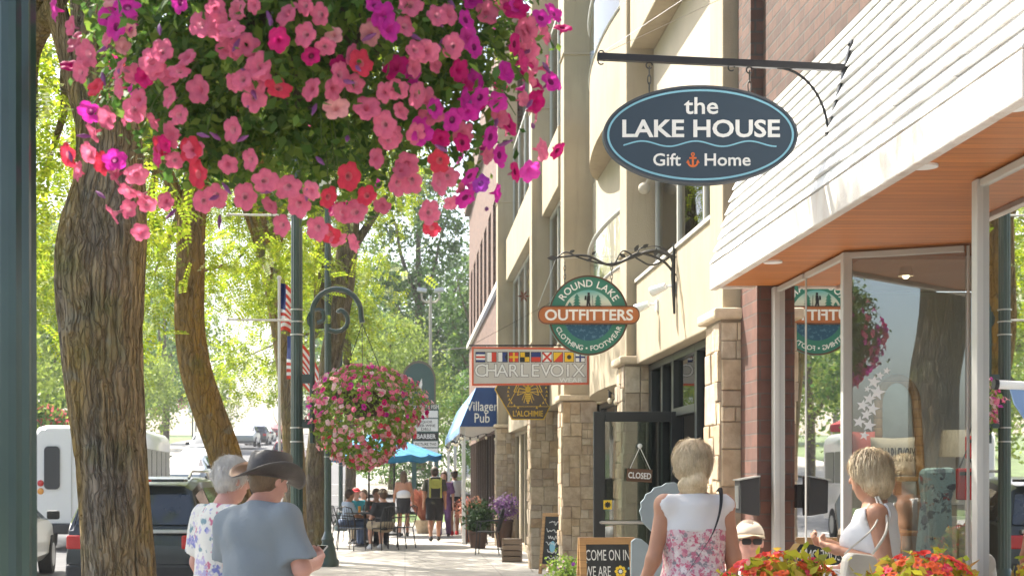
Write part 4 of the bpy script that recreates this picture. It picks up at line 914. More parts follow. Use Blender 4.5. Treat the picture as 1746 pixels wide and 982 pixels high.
for i in range(10):
    x0 = 811.5 + i * 18.85; y0, W, Hh = 601.0, 15.4, 16.0
    def fr(pts, col, e=0, x0=x0): fl.m = MI[col]; fl.plate((0, d, 0), UX, UZ, [Q(x0 + a * W, y0 + b_ * Hh) for a, b_ in pts], .0302 + e, .0315 + e)
    rc = lambda a, b_, c_, e_: [(a, b_), (c_, b_), (c_, e_), (a, e_)]
    fr([(-.06, -.06), (1.06, -.06), (1.06, 1.06), (-.06, 1.06)], 'k', -.0008)
    if i == 0: [fr(rc(0, j / 5, 1, (j + 1) / 5), 'bwrwb'[j]) for j in range(5)]
    if i == 1: fr(rc(0, 0, .5, 1), 'w'); fr(rc(.5, 0, 1, 1), 'r')
    if i == 2: fr(rc(0, 0, .45, 1), 'w'); fr([(.45, 0), (1, 0), (.72, .5), (1, 1), (.45, 1)], 'b')
    if i == 3: fr(rc(0, 0, 1, 1), 'r'); fr(rc(.4, 0, .6, 1), 'y', .001); fr(rc(0, .4, 1, .6), 'y', .0022)
    if i == 4: fr(rc(0, 0, .5, .5), 'y'); fr(rc(.5, 0, 1, .5), 'k'); fr(rc(0, .5, .5, 1), 'k'); fr(rc(.5, .5, 1, 1), 'y')
    if i == 5: fr(rc(0, 0, 1, .5), 'b'); fr(rc(0, .5, 1, 1), 'r')
    if i == 6: fr(rc(0, 0, 1, 1), 'w'); fr([(0, 0), (.15, 0), (1, .85), (1, 1), (.85, 1), (0, .15)], 'r', .001); fr([(1, 0), (1, .15), (.15, 1), (0, 1), (0, .85), (.85, 0)], 'r', .0022)
    if i == 7: fr([(0, 0), (1, 0), (0, 1)], 'y'); fr([(1, 0), (1, 1), (0, 1)], 'r')
    if i == 8: fr(rc(0, 0, 1, 1), 'y'); fr([(.5 + .24 * math.cos(q), .5 + .24 * math.sin(q)) for q in [k * math.pi / 8 for k in range(16)]], 'k', .001)
    if i == 9: fr(rc(0, 0, 1, 1), 'w'); fr(rc(.4, 0, .6, 1), 'b', .001); fr(rc(0, .4, 1, .6), 'b', .0022)
fl.build('flag_row', [K['white'], K['flagred'], K['flagblue'], K['flagyellow'], K['ink']], o)
s = MB(); t2 = MB()
for i, ch in enumerate('CHARLEVOIX'):
    px = 819 + i * 18.6
    put_text(s, ch, (PX(px, d), d - .031, PZ(642, d)), UX, UZ, .245, .034, .002); put_text(t2, ch, (PX(px, d), d - .036, PZ(642, d)), UX, UZ, .245, .002, .002)
put_text(t2, 'WEAR', (PX(973, d), d - .031, PZ(652, d)), UX, UZ, .085, .008, .002, width=40 * k_)
s.build('letter_outline', plain('letter_grey', (.20, .19, .18), .6, 0, 0, 5, 0), o); t2.build('lettering', K['white'], o)
s = MB()
for px in (830, 975): s.tube([P(px, 589, d), P(px, 594, d)], .006, 5)
s.build('hanger', K['steel'], o)

# hexagonal bee sign
d = 23.0; k_ = d / F
K['bronze'] = plain('dark_bronze', (.075, .06, .05), .35, .3, .2, 3, 0); K['gold'] = plain('gold_paint', (.62, .40, .03), .5, 0, .1, 8, 0)
hx = [Q_ for Q_ in ((843, 664), (873, 715.5), (927, 715.5), (952, 664), (927, 612), (873, 612))]; q = lambda L: [(PX(a, d), PZ(b_, d)) for a, b_ in L]
o = thing('sign_bracket', 'short black steel arm holding the hexagonal bee sign', 'sign bracket', P(897, 608, d)); s = MB(); s.tube([P(860, 606, d), P(960, 606, d)], .014, 6); s.tube([P(940, 606, d), (2.3, 24.32, PZ(606, d))], .014, 6); s.build('arm', K['black_metal'], o, smooth=50)
o = thing('hanging_sign', 'dark hexagonal sign with a gold bee partly behind the white flag sign', 'sign', P(897, 612, d))
s = MB(); s.plate((0, d, 0), UX, UZ, q(hx), -.03, .03); s.build('board', K['bronze'], o)
s = MB(); s.ring((0, d, 0), UX, UZ, q(hx), q([(897 + (a - 897) * .97, 664 + (b_ - 664) * .97) for a, b_ in hx]), -.031, .034); s.build('border', K['gold'], o)
s = MB(); G = lambda L, e=0: s.plate((0, d, 0), UX, UZ, q(L), .0302 + e, .033 + e); line = lambda a, b_, w_=1.0: G([(a[0] + w_ * .5 * (b_[1] - a[1]) / math.dist(a, b_), a[1] - w_ * .5 * (b_[0] - a[0]) / math.dist(a, b_)), (b_[0] + w_ * .5 * (b_[1] - a[1]) / math.dist(a, b_), b_[1] - w_ * .5 * (b_[0] - a[0]) / math.dist(a, b_)), (b_[0] - w_ * .5 * (b_[1] - a[1]) / math.dist(a, b_), b_[1] + w_ * .5 * (b_[0] - a[0]) / math.dist(a, b_)), (a[0] - w_ * .5 * (b_[1] - a[1]) / math.dist(a, b_), a[1] + w_ * .5 * (b_[0] - a[0]) / math.dist(a, b_))])
for j in range(5): wv = (4.6, 5.2, 4.6, 3.4, 1.8)[j]; G([(900 - wv, 671 + j * 3.6), (900 + wv, 671 + j * 3.6), (900 + wv * .85, 673.6 + j * 3.6), (900 - wv * .85, 673.6 + j * 3.6)])
G([(900 + 5 * math.cos(t_), 664 + 5.5 * math.sin(t_)) for t_ in [k * .524 for k in range(12)]]); G([(900 + 3.2 * math.cos(t_), 655.5 + 3 * math.sin(t_)) for t_ in [k * .628 for k in range(10)]])
for sg in (-1, 1):
    for a, b_, e_ in (((900, 662), (917, 652), (924, 668)), ((900, 665), (915, 662), (918, 674))):
        mx = lambda p_: (900 + sg * (p_[0] - 900), p_[1]); line(mx(a), mx(b_), 1.3); line(mx(b_), mx(e_), 1.3); line(mx(e_), mx((904, 668)), 1.0)
    for a, b_ in (((904, 668), (910, 682)), ((903, 670), (907, 687))): line((900 + sg * (a[0] - 900), a[1]), (900 + sg * (b_[0] - 900), b_[1]), 1)
    for j in range(9):
        an = R(30 + j * 13); cx, cy = 899 + sg * 33 * math.sin(an + .3), 668 - 33 * math.cos(an + .3) * .8 + (-2); cy = 668 + 30 * -math.cos(an + .35)
        G([(cx - 2, cy + 2.2), (cx, cy - 2.4), (cx + 2, cy + 2.2), (cx, cy + 1)])
line((865, 693), (935, 693), .8); line((865, 693), (899, 630), .8); line((935, 693), (899, 630), .8); s.build('bee_emblem', K['gold'], o)
s = MB(); put_text(s, "L'ALCHIMIE", (PX(900, d), d - .031, PZ(709.5, d)), UX, UZ, .125, .012, .003, width=51 * k_); s.build('lettering', K['gold'], o)
s = MB()
for px in (880, 915): s.tube([P(px, 606, d), P(px, 613, d)], .006, 5)
s.build('hanger', K['steel'], o)

# closed sign on the open door
d = 12.93; k_ = d / F
o = thing('door_sign', 'small brown CLOSED sign hung by cords on the open glass door', 'sign', P(1090, 760, d))
K['woodbrown'] = woodmat('brown_board', (.20, .10, .045), (.13, .06, .03), .1, 2, .6)
c = P(1090, 810, d); s = MB(); s.plate(c, Vector((1, 0, -.06)).normalized(), Vector((.06, 0, 1)).normalized(), rect(-21.5 * k_, 21.5 * k_, -11 * k_, 11 * k_), 0, .012); s.build('board', K['woodbrown'], o, bevel=.002)
s = MB(); put_text(s, 'CLOSED', c + Vector((0, -.0125, -5.3 * k_)), Vector((1, 0, -.06)), Vector((.06, 0, 1)), .074, .02, .002, width=39 * k_); s.build('lettering', K['lettering'], o)
s = MB(); s.tube([P(1091, 762, d), P(1073, 801, d)], .003, 5); s.tube([P(1091, 762, d), P(1110, 803, d)], .003, 5); s.sphere(P(1091, 760, d), .022, 10, (1, .4, 1)); s.build('cord', K['lettering'], o, smooth=60)
# ---------------------------------------------------------------- lamp posts and flower baskets
def flagmesh(pts_fn, n=14, m=24):
    V = [pts_fn(i / m, j / n) for j in range(n + 1) for i in range(m + 1)]
    F_ = [(j * (m + 1) + i, j * (m + 1) + i + 1, (j + 1) * (m + 1) + i + 1, (j + 1) * (m + 1) + i) for j in range(n) for i in range(m)]; return V, F_
def lamp_post(label, x, y, z0=0, scroll=True, arms=True, scale=1.0, near=False):
    o = thing('lamp_post', label, 'lamp post', (x, y, z0), 0, 'green lamp posts along the kerb'); r = .056 if not near else .075
    s = MB(); s.tube([(0, 0, .55), (0, 0, 6.2)], [r * 1.12, r * .95], 24, flute=.10); s.build('shaft', K['green_metal'], o, local=True, smooth=25)
    s = MB(); s.lathe((0, 0, 0), [(.19, 0), (.19, .1), (.16, .14), (.12, .34), (.10, .42), (.115, .46), (.085, .52), (r * 1.05, .6)], 24); s.build('base', K['green_metal'], o, local=True, smooth=40)
    s = MB(); s.lathe((0, 0, 6.2), [(.07, 0), (.1, .05), (.09, .1), (.14, .2), (.17, .3), (.19, .55), (.15, .8), (.08, .9), (.04, 1.0), (.02, 1.15)], 20); s.m = 1; s.lathe((0, 0, 6.45), [(.165, 0), (.195, .28), (.155, .52)], 20, False); s.build('lantern', [K['green_metal'], K['offwhite']], o, local=True, smooth=40)
    s = MB()
    for z in ((1.86, 2.0, 2.93, 3.06, 3.18) if not near else (.8,)): s.lathe((0, 0, z), [(r + .012, 0), (r + .012, .012)], 20)
    s.build('strap', K['steel'], o, local=True, smooth=40)
    if scroll:
        s = MB(); X = .155; R_ = .245; s.tube([(X, 0, 1.85 if not near else 2.98), (X, 0, 3.15)] + [(X + R_ - R_ * math.cos(t), 0, 3.15 + R_ * math.sin(t)) for t in [k * math.pi / 14 for k in range(1, 14)]] + [(X + 2 * R_, 0, 3.12), (X + 2 * R_ + .012, 0, 3.06)], .027, 8)
        for z in ((2.0, 2.45) if not near else (3.0,)): s.box(.04, X, -.02, .02, z, z + .09)
        s.tube([(X + .05 + .10 * t_ + .03 * math.sin(t_ * 5), 0, 3.12 - .06 * math.cos(t_ * 3)) for t_ in [k / 8 for k in range(9)]], .022, 6)
        sp = [(X + R_ + .02 + (.17 - .016 * k) * math.cos(-2.2 + k * .42), 0, 3.13 + (.17 - .013 * k) * math.sin(-2.2 + k * .42) - .01) for k in range(11)]; s.tube(sp, .024, 8)
        s.tube([(X + .06 + .1 * math.cos(k * .5), 0, 3.09 + .1 * math.sin(k * .5)) for k in range(2, 9)], .02, 6); s.build('scroll_bracket', K['green_metal'], o, local=True, smooth=50)
    if arms:
        for z in (3.08, 4.13):
            s = MB(); s.tube([(-.05, 0, z), (-.68, 0, z + .01)], .011, 8); s.sphere((-.69, 0, z + .01), .02, 8); s.build('banner_arm', K['offwhite'], o, local=True, smooth=50)
    return o
lamp_post('near green fluted lamp post cut off by the left edge', -1.135, 4.2, near=True)
lamp_post('green lamp post with white banner rods holding the second flower basket', PX(506, 14.7), 14.7)
lamp_post('green lamp post standing beside the cafe tables', PX(559, 25.0), 25.0, 0, False, False)
lamp_post('far green lamp post under the blue umbrella by the street corner', PX(581, 42), 42, 0, False, False)
lamp_post('lamp post behind the viewpoint reflected in the angled window', -1.35, -3.6, 0, True, False)

def petalmat(name, c, throat):
    m, nt, bs = nmat(name); g = node(nt, 'ShaderNodeNewGeometry'); v = ramp(nt, g.outputs['Random Per Island'], [(0, sc3(c, .72)), (.5, c), (1, tuple(min(.95, x * 1.1 + .05) for x in c))])
    v = mixc(nt, .8, v, ramp(nt, noise(nt, coords(nt), 55, 3, .6), [(.3, (.72, .62, .72)), (.65, (1, 1, 1))]), 'MULTIPLY'); nt.links.new(v, bs.inputs['Base Color']); bs.inputs['Roughness'].default_value = .6; bs.inputs['Specular IOR Level'].default_value = .2
    t = node(nt, 'ShaderNodeBsdfTranslucent'); nt.links.new(v, t.inputs[0]); mx = node(nt, 'ShaderNodeMixShader'); mx.inputs[0].default_value = .45
    nt.links.new(bs.outputs[0], mx.inputs[1]); nt.links.new(t.outputs[0], mx.inputs[2]); nt.links.new(mx.outputs[0], nt.nodes['Material Output'].inputs[0]); return m
PET = dict(p=(.78, .18, .31), h=(.66, .012, .20), m=(.68, .03, .40), r=(.72, .05, .10), v=(.42, .06, .55), s=(.88, .40, .42), w=(.88, .62, .64))
for k_, c in list(PET.items()): PET[k_] = (petalmat('petal_' + k_, c, None), petalmat('throat_' + k_, sc3(c, .3) if k_ in 'hmv' else tuple(min(.9, x * .8 + .12) for x in c), None), petalmat('tube_' + k_, tuple(x * .45 + .14 for x in c), None))
def petunia_vf(r=.038, seed=0, n=40, simple=False):
    q = random.Random(seed * 7 + 1); ph = q.random() * 6; V = [(0, 0, -1.25 * r)]
    rings = ((.10, -1.05), (.17, -.55), (.34, -.18), (.66, -.02), (.90, .0), (1.03, -.10)) if not simple else ((.15, -.6), (.45, -.12), (1.0, -.04)); n = n if not simple else 20
    tiltx, tilty = q.uniform(-.22, .22), q.uniform(-.22, .22); el = q.uniform(.86, 1.1); fold = q.uniform(-.15, .2); fa = q.random() * 6; am = [q.uniform(.75, 1.15) for _ in range(5)]
    for ri, (a, z) in enumerate(rings):
        for k in range(n):
            t = 2 * math.pi * k / n; m = am[int(((5 * t + ph) / (2 * math.pi)) + .5) % 5]; lob = 1 + (.10 - .27 * (1 - abs(math.cos(2.5 * t + ph))) ** 1.6 * m + .03 * math.sin(13 * t + ph * 2)) * (a > .8) + (a > .5) * .02 * math.sin(7 * t); wv = (.10 * math.sin(5 * t + ph + .8) + .05 * math.sin(11 * t + ph)) * max(0, a - .35) + q.uniform(-.025, .025) * (a > .6)
            x, y = a * lob * math.cos(t) * el, a * lob * math.sin(t) / el; V.append((x * r, y * r, (z + wv + fold * math.cos(t - fa) ** 2 * a * a - .16 * max(0, a - .8) * q.random() + tiltx * x + tilty * y) * r))
    Fq = [(0, 1 + (k + 1) % n, 1 + k) for k in range(n)]; mi = [2] * n
    for i in range(len(rings) - 1):
        for k in range(n):
            a, b_ = 1 + i * n + k, 1 + i * n + (k + 1) % n; Fq.append((a, b_, b_ + n, a + n)); mi.append((2, 1, 0, 0, 0, 0)[i] if not simple else (1, 0, 0)[i])
    return V, Fq, mi
VAR = [petunia_vf(1, s) for s in range(9)]
FM = {}
def flower_mesh(kind, var, r):
    key = (kind, var, round(r, 3))
    if key not in FM:
        V, Fq, mi = VAR[var]; me = bpy.data.meshes.new('flower'); me.from_pydata([(x * r, y * r, z * r) for x, y, z in V], [], Fq)
        for m in PET[kind]: me.materials.append(m)
        me.polygons.foreach_set('material_index', mi); me.polygons.foreach_set('use_smooth', [True] * len(Fq)); me.update(); FM[key] = me
    return FM[key]
def add_flowers(root, items, r, nparts=100):
    """items: (local pos, outward normal, kind); the first ones are single flowers, the rest one mesh"""
    for i, (p, n, k) in enumerate(items[:nparts]):
        o = bpy.data.objects.new('flower', flower_mesh(k, i % 9, r)); COL.objects.link(o); o.parent = root; WM[o.name] = M(root)
        o.location = p; q = Vector(n).to_track_quat('Z', 'Y'); o.rotation_mode = 'QUATERNION'; o.rotation_quaternion = q @ Vector((0, 0, 1)).rotation_difference(Vector((0, 0, 1)))
        s = rnd.uniform(.8, 1.18); o.scale = (s, s, s)
    rest = items[nparts:]
    if rest:
        b = MB(); kinds = sorted(set(k for _, _, k in rest)); simple = [petunia_vf(1, s, 40 if r > .025 else 20, r < .025) for s in range(6)]
        for p, n, k in rest:
            V, Fq, mi = simple[rnd.randrange(6)]; q = Vector(n).to_track_quat('Z', 'Y').to_matrix(); s = r * rnd.uniform(.75, 1.15); b.m = kinds.index(k)
            b.add([Vector(p) + q @ (Vector(v) * s) for v in V], Fq)
        o = b.build('blossoms', [PET[k][0] for k in kinds], root, local=True, smooth=80); o['kind'] = 'stuff'
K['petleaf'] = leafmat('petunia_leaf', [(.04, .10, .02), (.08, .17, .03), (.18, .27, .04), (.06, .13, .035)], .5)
K['petleaf2'] = leafmat('petunia_leaf_lime', [(.12, .22, .03), (.22, .34, .05), (.32, .42, .08), (.10, .2, .04)], .5)  # lime foliage, yellower green than the near basket
K['pot'] = plain('basket_liner', (.06, .045, .03), .9, 0, .2, 20, .004); K['stem'] = plain('stem', (.08, .13, .03), .7, 0, .2, 10, 0)
def basket_core(root, rim_z, rad, hook):
    s = MB(); s.lathe((0, 0, rim_z), [(.05, -.26), (rad * .6, -.22), (rad * .9, -.1), (rad, 0), (rad * .96, .01)], 20); s.build('pot', K['pot'], root, local=True, smooth=40)
    s = MB()
    for k in range(3): a = k * 2.1 + .5; s.tube([(rad * math.cos(a), rad * math.sin(a), rim_z), hook], .004, 5)
    s.build('hanger_wire', K['iron'], root, local=True)
# near basket ------------------------------------------------
BC = Vector((-.285, 4.33, 2.80)); BR = Vector((.70, .62, .60))
NB = thing('flower_basket', 'huge near hanging basket of pink and magenta petunias filling the top left', 'flower basket', tuple(BC), 0, 'flower baskets hung from lamp posts')
basket_core(NB, .06, .24, (-.14, -.13, .28))
LST = """105,18,m 128,45,p 125,72,p 150,92,p 138,108,p 178,145,r 155,120,p 207,115,p 206,150,p 163,188,m 190,197,p 160,225,p 155,258,p 120,262,r 188,28,m 212,46,m 232,15,m 195,62,p 222,38,m 245,165,p 240,182,p 272,118,p 283,85,p 268,105,p 315,118,p 345,150,p 290,165,p 312,192,p 310,5,m 372,15,p 350,42,p 377,45,p 400,50,p 433,8,p 445,112,p 400,140,p 418,132,p 437,162,p 478,68,h 478,145,r 530,95,h 555,80,p 520,10,p 545,25,p 395,222,p 300,272,p 275,245,r 345,285,r 325,255,r 427,270,p 390,282,p 235,297,p 225,320,p 207,265,m 195,290,p 185,270,r 250,325,p 262,337,p 350,340,p 368,335,p 195,362,p 225,350,p 253,380,p 490,318,p 530,318,p 455,302,p 640,10,m 657,48,m 690,45,p 738,28,p 790,35,m 808,80,m 760,78,p 702,85,p 704,112,p 784,120,h 580,125,p 612,105,r 605,142,p 672,150,p 655,157,p 708,160,p 625,180,p 785,165,m 813,165,m 788,187,m 650,207,p 660,235,p 718,222,m 707,226,p 782,238,h 640,265,p 830,230,m 845,260,m 868,285,h 865,210,h 850,120,m 890,50,p 900,85,p 875,102,h 930,22,m 940,47,h 915,30,m 925,135,m 905,170,h 945,255,h 795,295,m 790,335,m 770,345,p 740,300,p 700,310,p 680,312,p 725,350,p 727,377,r 595,300,r 580,357,p 600,352,p 575,395,p 600,407,p 540,375,p 560,392,r 650,350,p 745,272,r 480,380,p 510,345,p 880,15,h 896,62,p 905,105,p 870,75,h 560,330,r 420,330,p 290,335,p 700,8,p 520,60,p 770,205,m 735,180,m 760,300,p 815,310,v  620,320,r"""
items = []; E0 = Vector((0, 0, EYE))
def ell_hit(px, py, BC=BC, BR=BR):
    dv = (P(px, py, 1.0) - E0); o = E0 - BC; A = sum((dv[i] / BR[i]) ** 2 for i in range(3)); B_ = 2 * sum(dv[i] * o[i] / BR[i] ** 2 for i in range(3)); Cc = sum((o[i] / BR[i]) ** 2 for i in range(3)) - 1
    D = B_ * B_ - 4 * A * Cc; t = (-B_ - math.sqrt(D)) / (2 * A) if D > 0 else -B_ / (2 * A); return E0 + dv * t - BC
for tok in LST.split():
    px, py, k = tok.split(','); p = ell_hit(float(px), float(py)); n = Vector([p[i] / BR[i] ** 2 for i in range(3)]).normalized()
    n = (n * .8 + Vector((rnd.uniform(-.75, .75), -.55, rnd.uniform(-.2, .7)))).normalized(); items.append((p * rnd.uniform(1.0, 1.05), n, k))
rnd.shuffle(items)
back = []
for _ in range(110):   # the sides and the far half carry flowers too
    v = Vector((rnd.gauss(0, 1), abs(rnd.gauss(0, 1)) * .9 - .1, rnd.gauss(0.1, .8))).normalized(); p = Vector((v.x * BR.x, v.y * BR.y, v.z * BR.z)) * rnd.uniform(.95, 1.06)
    if p.z < -.45: continue
    n = (v + Vector((rnd.uniform(-.4, .4), -.2, .3))).normalized(); back.append((p, n, rnd.choice('ppprmh') if p.x < .25 else rnd.choice('mmhpp')))
front = []
for _ in range(95):
    px, py = rnd.uniform(110, 930), rnd.uniform(-40, 350)
    if 300 < px < 640 and 150 < py < 330 and rnd.random() < .8: continue
    p = ell_hit(px, py); n = Vector([p[i] / BR[i] ** 2 for i in range(3)]).normalized(); front.append((p * rnd.uniform(.93, 1.04), (n * .8 + Vector((rnd.uniform(-.8, .8), -.45, rnd.uniform(-.3, .7)))).normalized(), rnd.choice('ppppppsh') if px < 640 else rnd.choice('mmhhppp')))
add_flowers(NB, items + front + back, .0285, 100)
bm0 = MB(); bm0.tube([(0, 0, 0), (0, 0, .022), (0, 0, .05)], [.0028, .007, .002], 7); bo = bm0.build('bud', petalmat('bud', (.42, .16, .42), None), NB, local=True, smooth=60)
for i in range(44):      # buds and spent trumpets between the blooms
    p = ell_hit(rnd.uniform(120, 930), rnd.uniform(-30, 370)) * rnd.uniform(.96, 1.03); a = Vector((rnd.uniform(-.6, .6), -.5, rnd.uniform(-1, .3))).normalized()
    o = bo if i == 0 else bo.copy()
    if i: COL.objects.link(o); o.parent = NB
    o.location = p; o.rotation_euler = a.to_track_quat('Z', 'Y').to_euler()
pts = clump_pts([((0, 0, .02), (.66, .58, .55))], 24000, 420, .055, .55); pts = pts[(pts[:, 2] > -.53 + .25 * rng.random(len(pts)) ** 2)]
dens = np.clip(1.05 - np.maximum(0, (-pts[:, 2] - .22)) * 1.9, .15, 1); pts = pts[rng.random(len(pts)) < dens]
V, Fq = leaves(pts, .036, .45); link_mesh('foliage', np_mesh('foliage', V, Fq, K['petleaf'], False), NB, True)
s = MB()
for _ in range(150):
    v = Vector((rnd.gauss(0, 1), rnd.gauss(0, 1), rnd.gauss(-.25, .6))).normalized(); e = Vector((v.x * .68, v.y * .6, v.z * .56)); s.tube(bez((v.x * .15, v.y * .15, 0), e * .5 + Vector((0, 0, .2)), e * .95 + Vector((0, 0, .1)), e, 5), [.003, .003, .0025, .002, .002, .0015], 4)
s.build('stems', K['stem'], NB, local=True)
# second basket ------------------------------------------------
d = 14.7; BC2 = P(620, 690, d)
SB = thing('flower_basket', 'round hanging basket of pink geraniums beside the second lamp post', 'flower basket', tuple(BC2), 0, 'flower baskets hung from lamp posts')
hk = Vector((PX(506, d) + .655, d, 3.05)) - BC2; basket_core(SB, .12, .30, tuple(hk))
def basket2(root, nfl, nleaf, bot, fr=.022, leafm='petleaf2'):
    it = []
    prof2 = lambda z: .57 * math.sqrt(max(0, 1 - ((z - .0) / .40) ** 2)) if z > 0 else max(.0, .57 * (1 - (z / bot) ** 2) ** .75)
    lump = lambda a, z: 1 + .11 * math.sin(3 * a + 1 + z * 4) + .08 * math.sin(5 * a - z * 9 + 2)
    for _ in range(nfl):
        z = rnd.uniform(bot * .98, .40); a = rnd.uniform(0, 2 * math.pi); r_ = prof2(z) * rnd.uniform(.86, 1.09) * lump(a, z) + .01; p = Vector((r_ * math.cos(a), r_ * math.sin(a), z))
        if rnd.random() > (.97 if z > -.1 else .75): continue
        n = Vector((math.cos(a), math.sin(a), .5 + z)); k = rnd.choice('pppmhwwss') if z > -.15 else rnd.choice('sssswrp'); it.append((p, n + Vector((rnd.gauss(0, .3), rnd.gauss(0, .3), rnd.gauss(0, .3))), k if rnd.random() > .08 else 'w'))
    it.sort(key=lambda t: t[0].y); add_flowers(root, it, fr, 100)
    P_ = []
    for _ in range(nleaf):
        z = rnd.uniform(bot, .38); a = rnd.uniform(0, 2 * math.pi); r_ = prof2(z) * math.sqrt(rnd.uniform(.45, 1.0)) * lump(a, z); P_.append((r_ * math.cos(a), r_ * math.sin(a), z))
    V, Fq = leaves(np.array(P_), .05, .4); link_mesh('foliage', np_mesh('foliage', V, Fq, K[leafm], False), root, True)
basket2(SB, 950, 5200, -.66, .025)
RB = thing('flower_basket', 'pink petunia basket behind the viewpoint mirrored in the shop glass', 'flower basket', (-.7, -3.6, 2.5), 0, 'flower baskets hung from lamp posts')
basket_core(RB, .1, .28, (.0, 0, .56)); basket2(RB, 300, 1800, -.5, .03)
# ---------------------------------------------------------------- trees
K['bark'] = barkmat('locust_bark', (.215, .18, .14), (.30, .20, .06), .9); K['bark2'] = barkmat('locust_bark_golden', (.21, .15, .09), (.36, .21, .045), 1.8); K['bark0'] = barkmat('shaded_bark', (.075, .06, .045), (.10, .07, .03), .2); K['bark3'] = barkmat('dark_bark', (.15, .12, .09), (.2, .16, .07), .4)  # shaded bark: crown shade on the mirrored trunk, put into its colour
K['locust'] = leafmat('locust_leaf', [(.14, .22, .012), (.25, .33, .02), (.38, .42, .035), (.17, .27, .02)], .58)
K['broad'] = leafmat('broad_leaf', [(.06, .14, .03), (.11, .21, .045), (.17, .28, .05), (.07, .16, .035)], .4)
K['darkleaf'] = leafmat('dark_leaf', [(.05, .11, .03), (.09, .17, .04), (.15, .24, .055), (.065, .13, .035)], .42)
K['limeleaf'] = leafmat('lime_leaf', [(.16, .24, .04), (.25, .33, .06), (.33, .40, .09), (.13, .20, .04)], .5)
def px_path(L, d, dy=0): return [(PX(x, d), d + dy, PZ(y, d), w_ * d / F / 2) for x, y, w_ in L]
def tree(name, label, path, limbs, ells, nfr, bark, leaf, L=.26, kind='frond', n=28, ridge=.006, seg=8, group=None, clump=70, spread=.35, size=.12, seed=0, cat_='tree', cut=None):
    base = path[0]; t = thing(name, label, cat_, (base[0], base[1], base[2]), 0, group)
    parts = [trunk_mesh(path, n, seg, ridge, seed)] + [trunk_mesh(l, max(8, n // 2), 5, ridge * .5, seed + 1) for l in limbs]
    V, Fq = cat(*parts); link_mesh('trunk', np_mesh('trunk', V, Fq, K[bark]), t)
    if nfr:
        p = clump_pts(ells, nfr, clump, spread)
        if cut is not None: p = p[cut(p)]
        if kind == 'frond': V, Fq = fronds(p, L)
        elif kind == 'bigfrond': V, Fq = fronds(p, L, 5, L * .16, L * .34)
        else: V, Fq = leaves(p, size, .4)
        link_mesh('crown', np_mesh('crown', V, Fq, K[leaf], False), t)
    return t
GT = 'honey locust street trees along the kerb'
def limb(a, b, r0, r1, sag=.0, n=4):
    a, b = np.array(a), np.array(b); out = []
    for i in range(n + 1):
        s = i / n; p = a + (b - a) * s + np.array((rnd.uniform(-.12, .12), rnd.uniform(-.12, .12), sag * math.sin(s * math.pi) + rnd.uniform(-.05, .05))) * (0 < i < n); out.append((*p, r0 + (r1 - r0) * s))
    return out
def crown_limbs(top, ells, r0):
    return [limb(top, (c[0] + rnd.uniform(-.4, .4) * r[0], c[1] + rnd.uniform(-.4, .4) * r[1], c[2] + rnd.uniform(-.2, .5) * r[2]), r0, r0 * .15, .2) for c, r in ells for _ in range(2)]
d = 9.0; p1 = px_path([(204, 1234, 150), (204, 1100, 132), (204, 982, 127), (190, 800, 122), (174, 600, 136), (170, 470, 154), (176, 390, 150), (186, 300, 120), (180, 180, 106), (168, 40, 96), (160, -120, 84)], d)
top = p1[-1][:3]; el = [((-2.6, 9.6, 6.6), (2.2, 2.6, 1.3)), ((-4.3, 10.5, 5.0), (1.6, 2.4, 1.3)), ((-1.8, 9.6, 7.6), (1.4, 2, 1.0)), ((-3.4, 13.5, 4.2), (1.2, 1.6, .9)), ((-3.15, 12.3, 4.0), (.55, 1.1, 1.5))]
tree('street_tree', 'thick rugged tree trunk nearest the viewer, left of the couple', p1, [px_path([(186, 310, 60), (150, 200, 50), (118, 90, 42), (95, 10, 38), (70, -120, 30)], d), px_path([(186, 290, 50), (215, 180, 46), (240, 60, 40), (260, -80, 30)], d)] + crown_limbs(top, el, .10), el, 4600, 'bark', 'locust', .26, n=150, ridge=.042, seg=26, group=GT, clump=120, spread=.38)
d = 19.0; p2 = px_path([(430, 1013, 70), (405, 880, 60), (384, 780, 58), (356, 700, 56), (334, 630, 55), (323, 550, 52), (325, 450, 50), (326, 380, 50), (336, 300, 46), (345, 180, 42), (350, 40, 36)], d)
el = [((-3.0, 19, 7.0), (3.0, 3, 1.8)), ((-1.9, 20.6, 4.9), (.9, 1.0, .7)), ((-4.6, 20, 4.6), (1.5, 2.2, 1.2)), ((-1.2, 20, 7.2), (1.8, 2.2, 1.3)), ((-2.6, 22, 5.0), (1.0, 1.2, .8)), ((-3.45, 17.5, 3.9), (.5, 1.1, .8)), ((-1.9, 23.5, 4.6), (.6, .8, .6))]
tree('street_tree', 'golden barked trunk that bends to the right, above the man in the hat', p2, [px_path([(330, 420, 30), (300, 330, 26), (270, 260, 22), (240, 160, 18)], d)] + crown_limbs(p2[-1][:3], el, .12), el, 6000, 'bark2', 'locust', .28, n=90, ridge=.026, seg=16, group=GT, clump=130, spread=.42, seed=3)
d = 27.0; p3 = px_path([(503, 955, 44), (502, 800, 38), (492, 650, 37), (474, 520, 37), (458, 445, 38), (438, 370, 36), (426, 300, 34), (420, 180, 30)], d)
el = [((-3.4, 27, 7.6), (3.0, 3, 1.6)), ((-2.0, 27, 6.5), (1.2, 1.5, .8)), ((-5.0, 28, 5.4), (1.3, 2.2, 1.0))]
tree('street_tree', 'leaning brown trunk seen half behind the lamp post with the banner rods', p3, [px_path([(455, 450, 26), (470, 390, 24), (492, 310, 20), (505, 200, 18)], d), px_path([(450, 455, 16), (410, 462, 13), (375, 455, 9), (345, 462, 6)], d)] + crown_limbs(p3[-1][:3], el, .12), el, 4200, 'bark', 'locust', .30, n=36, ridge=.008, group=GT, clump=110, spread=.45, seed=5)
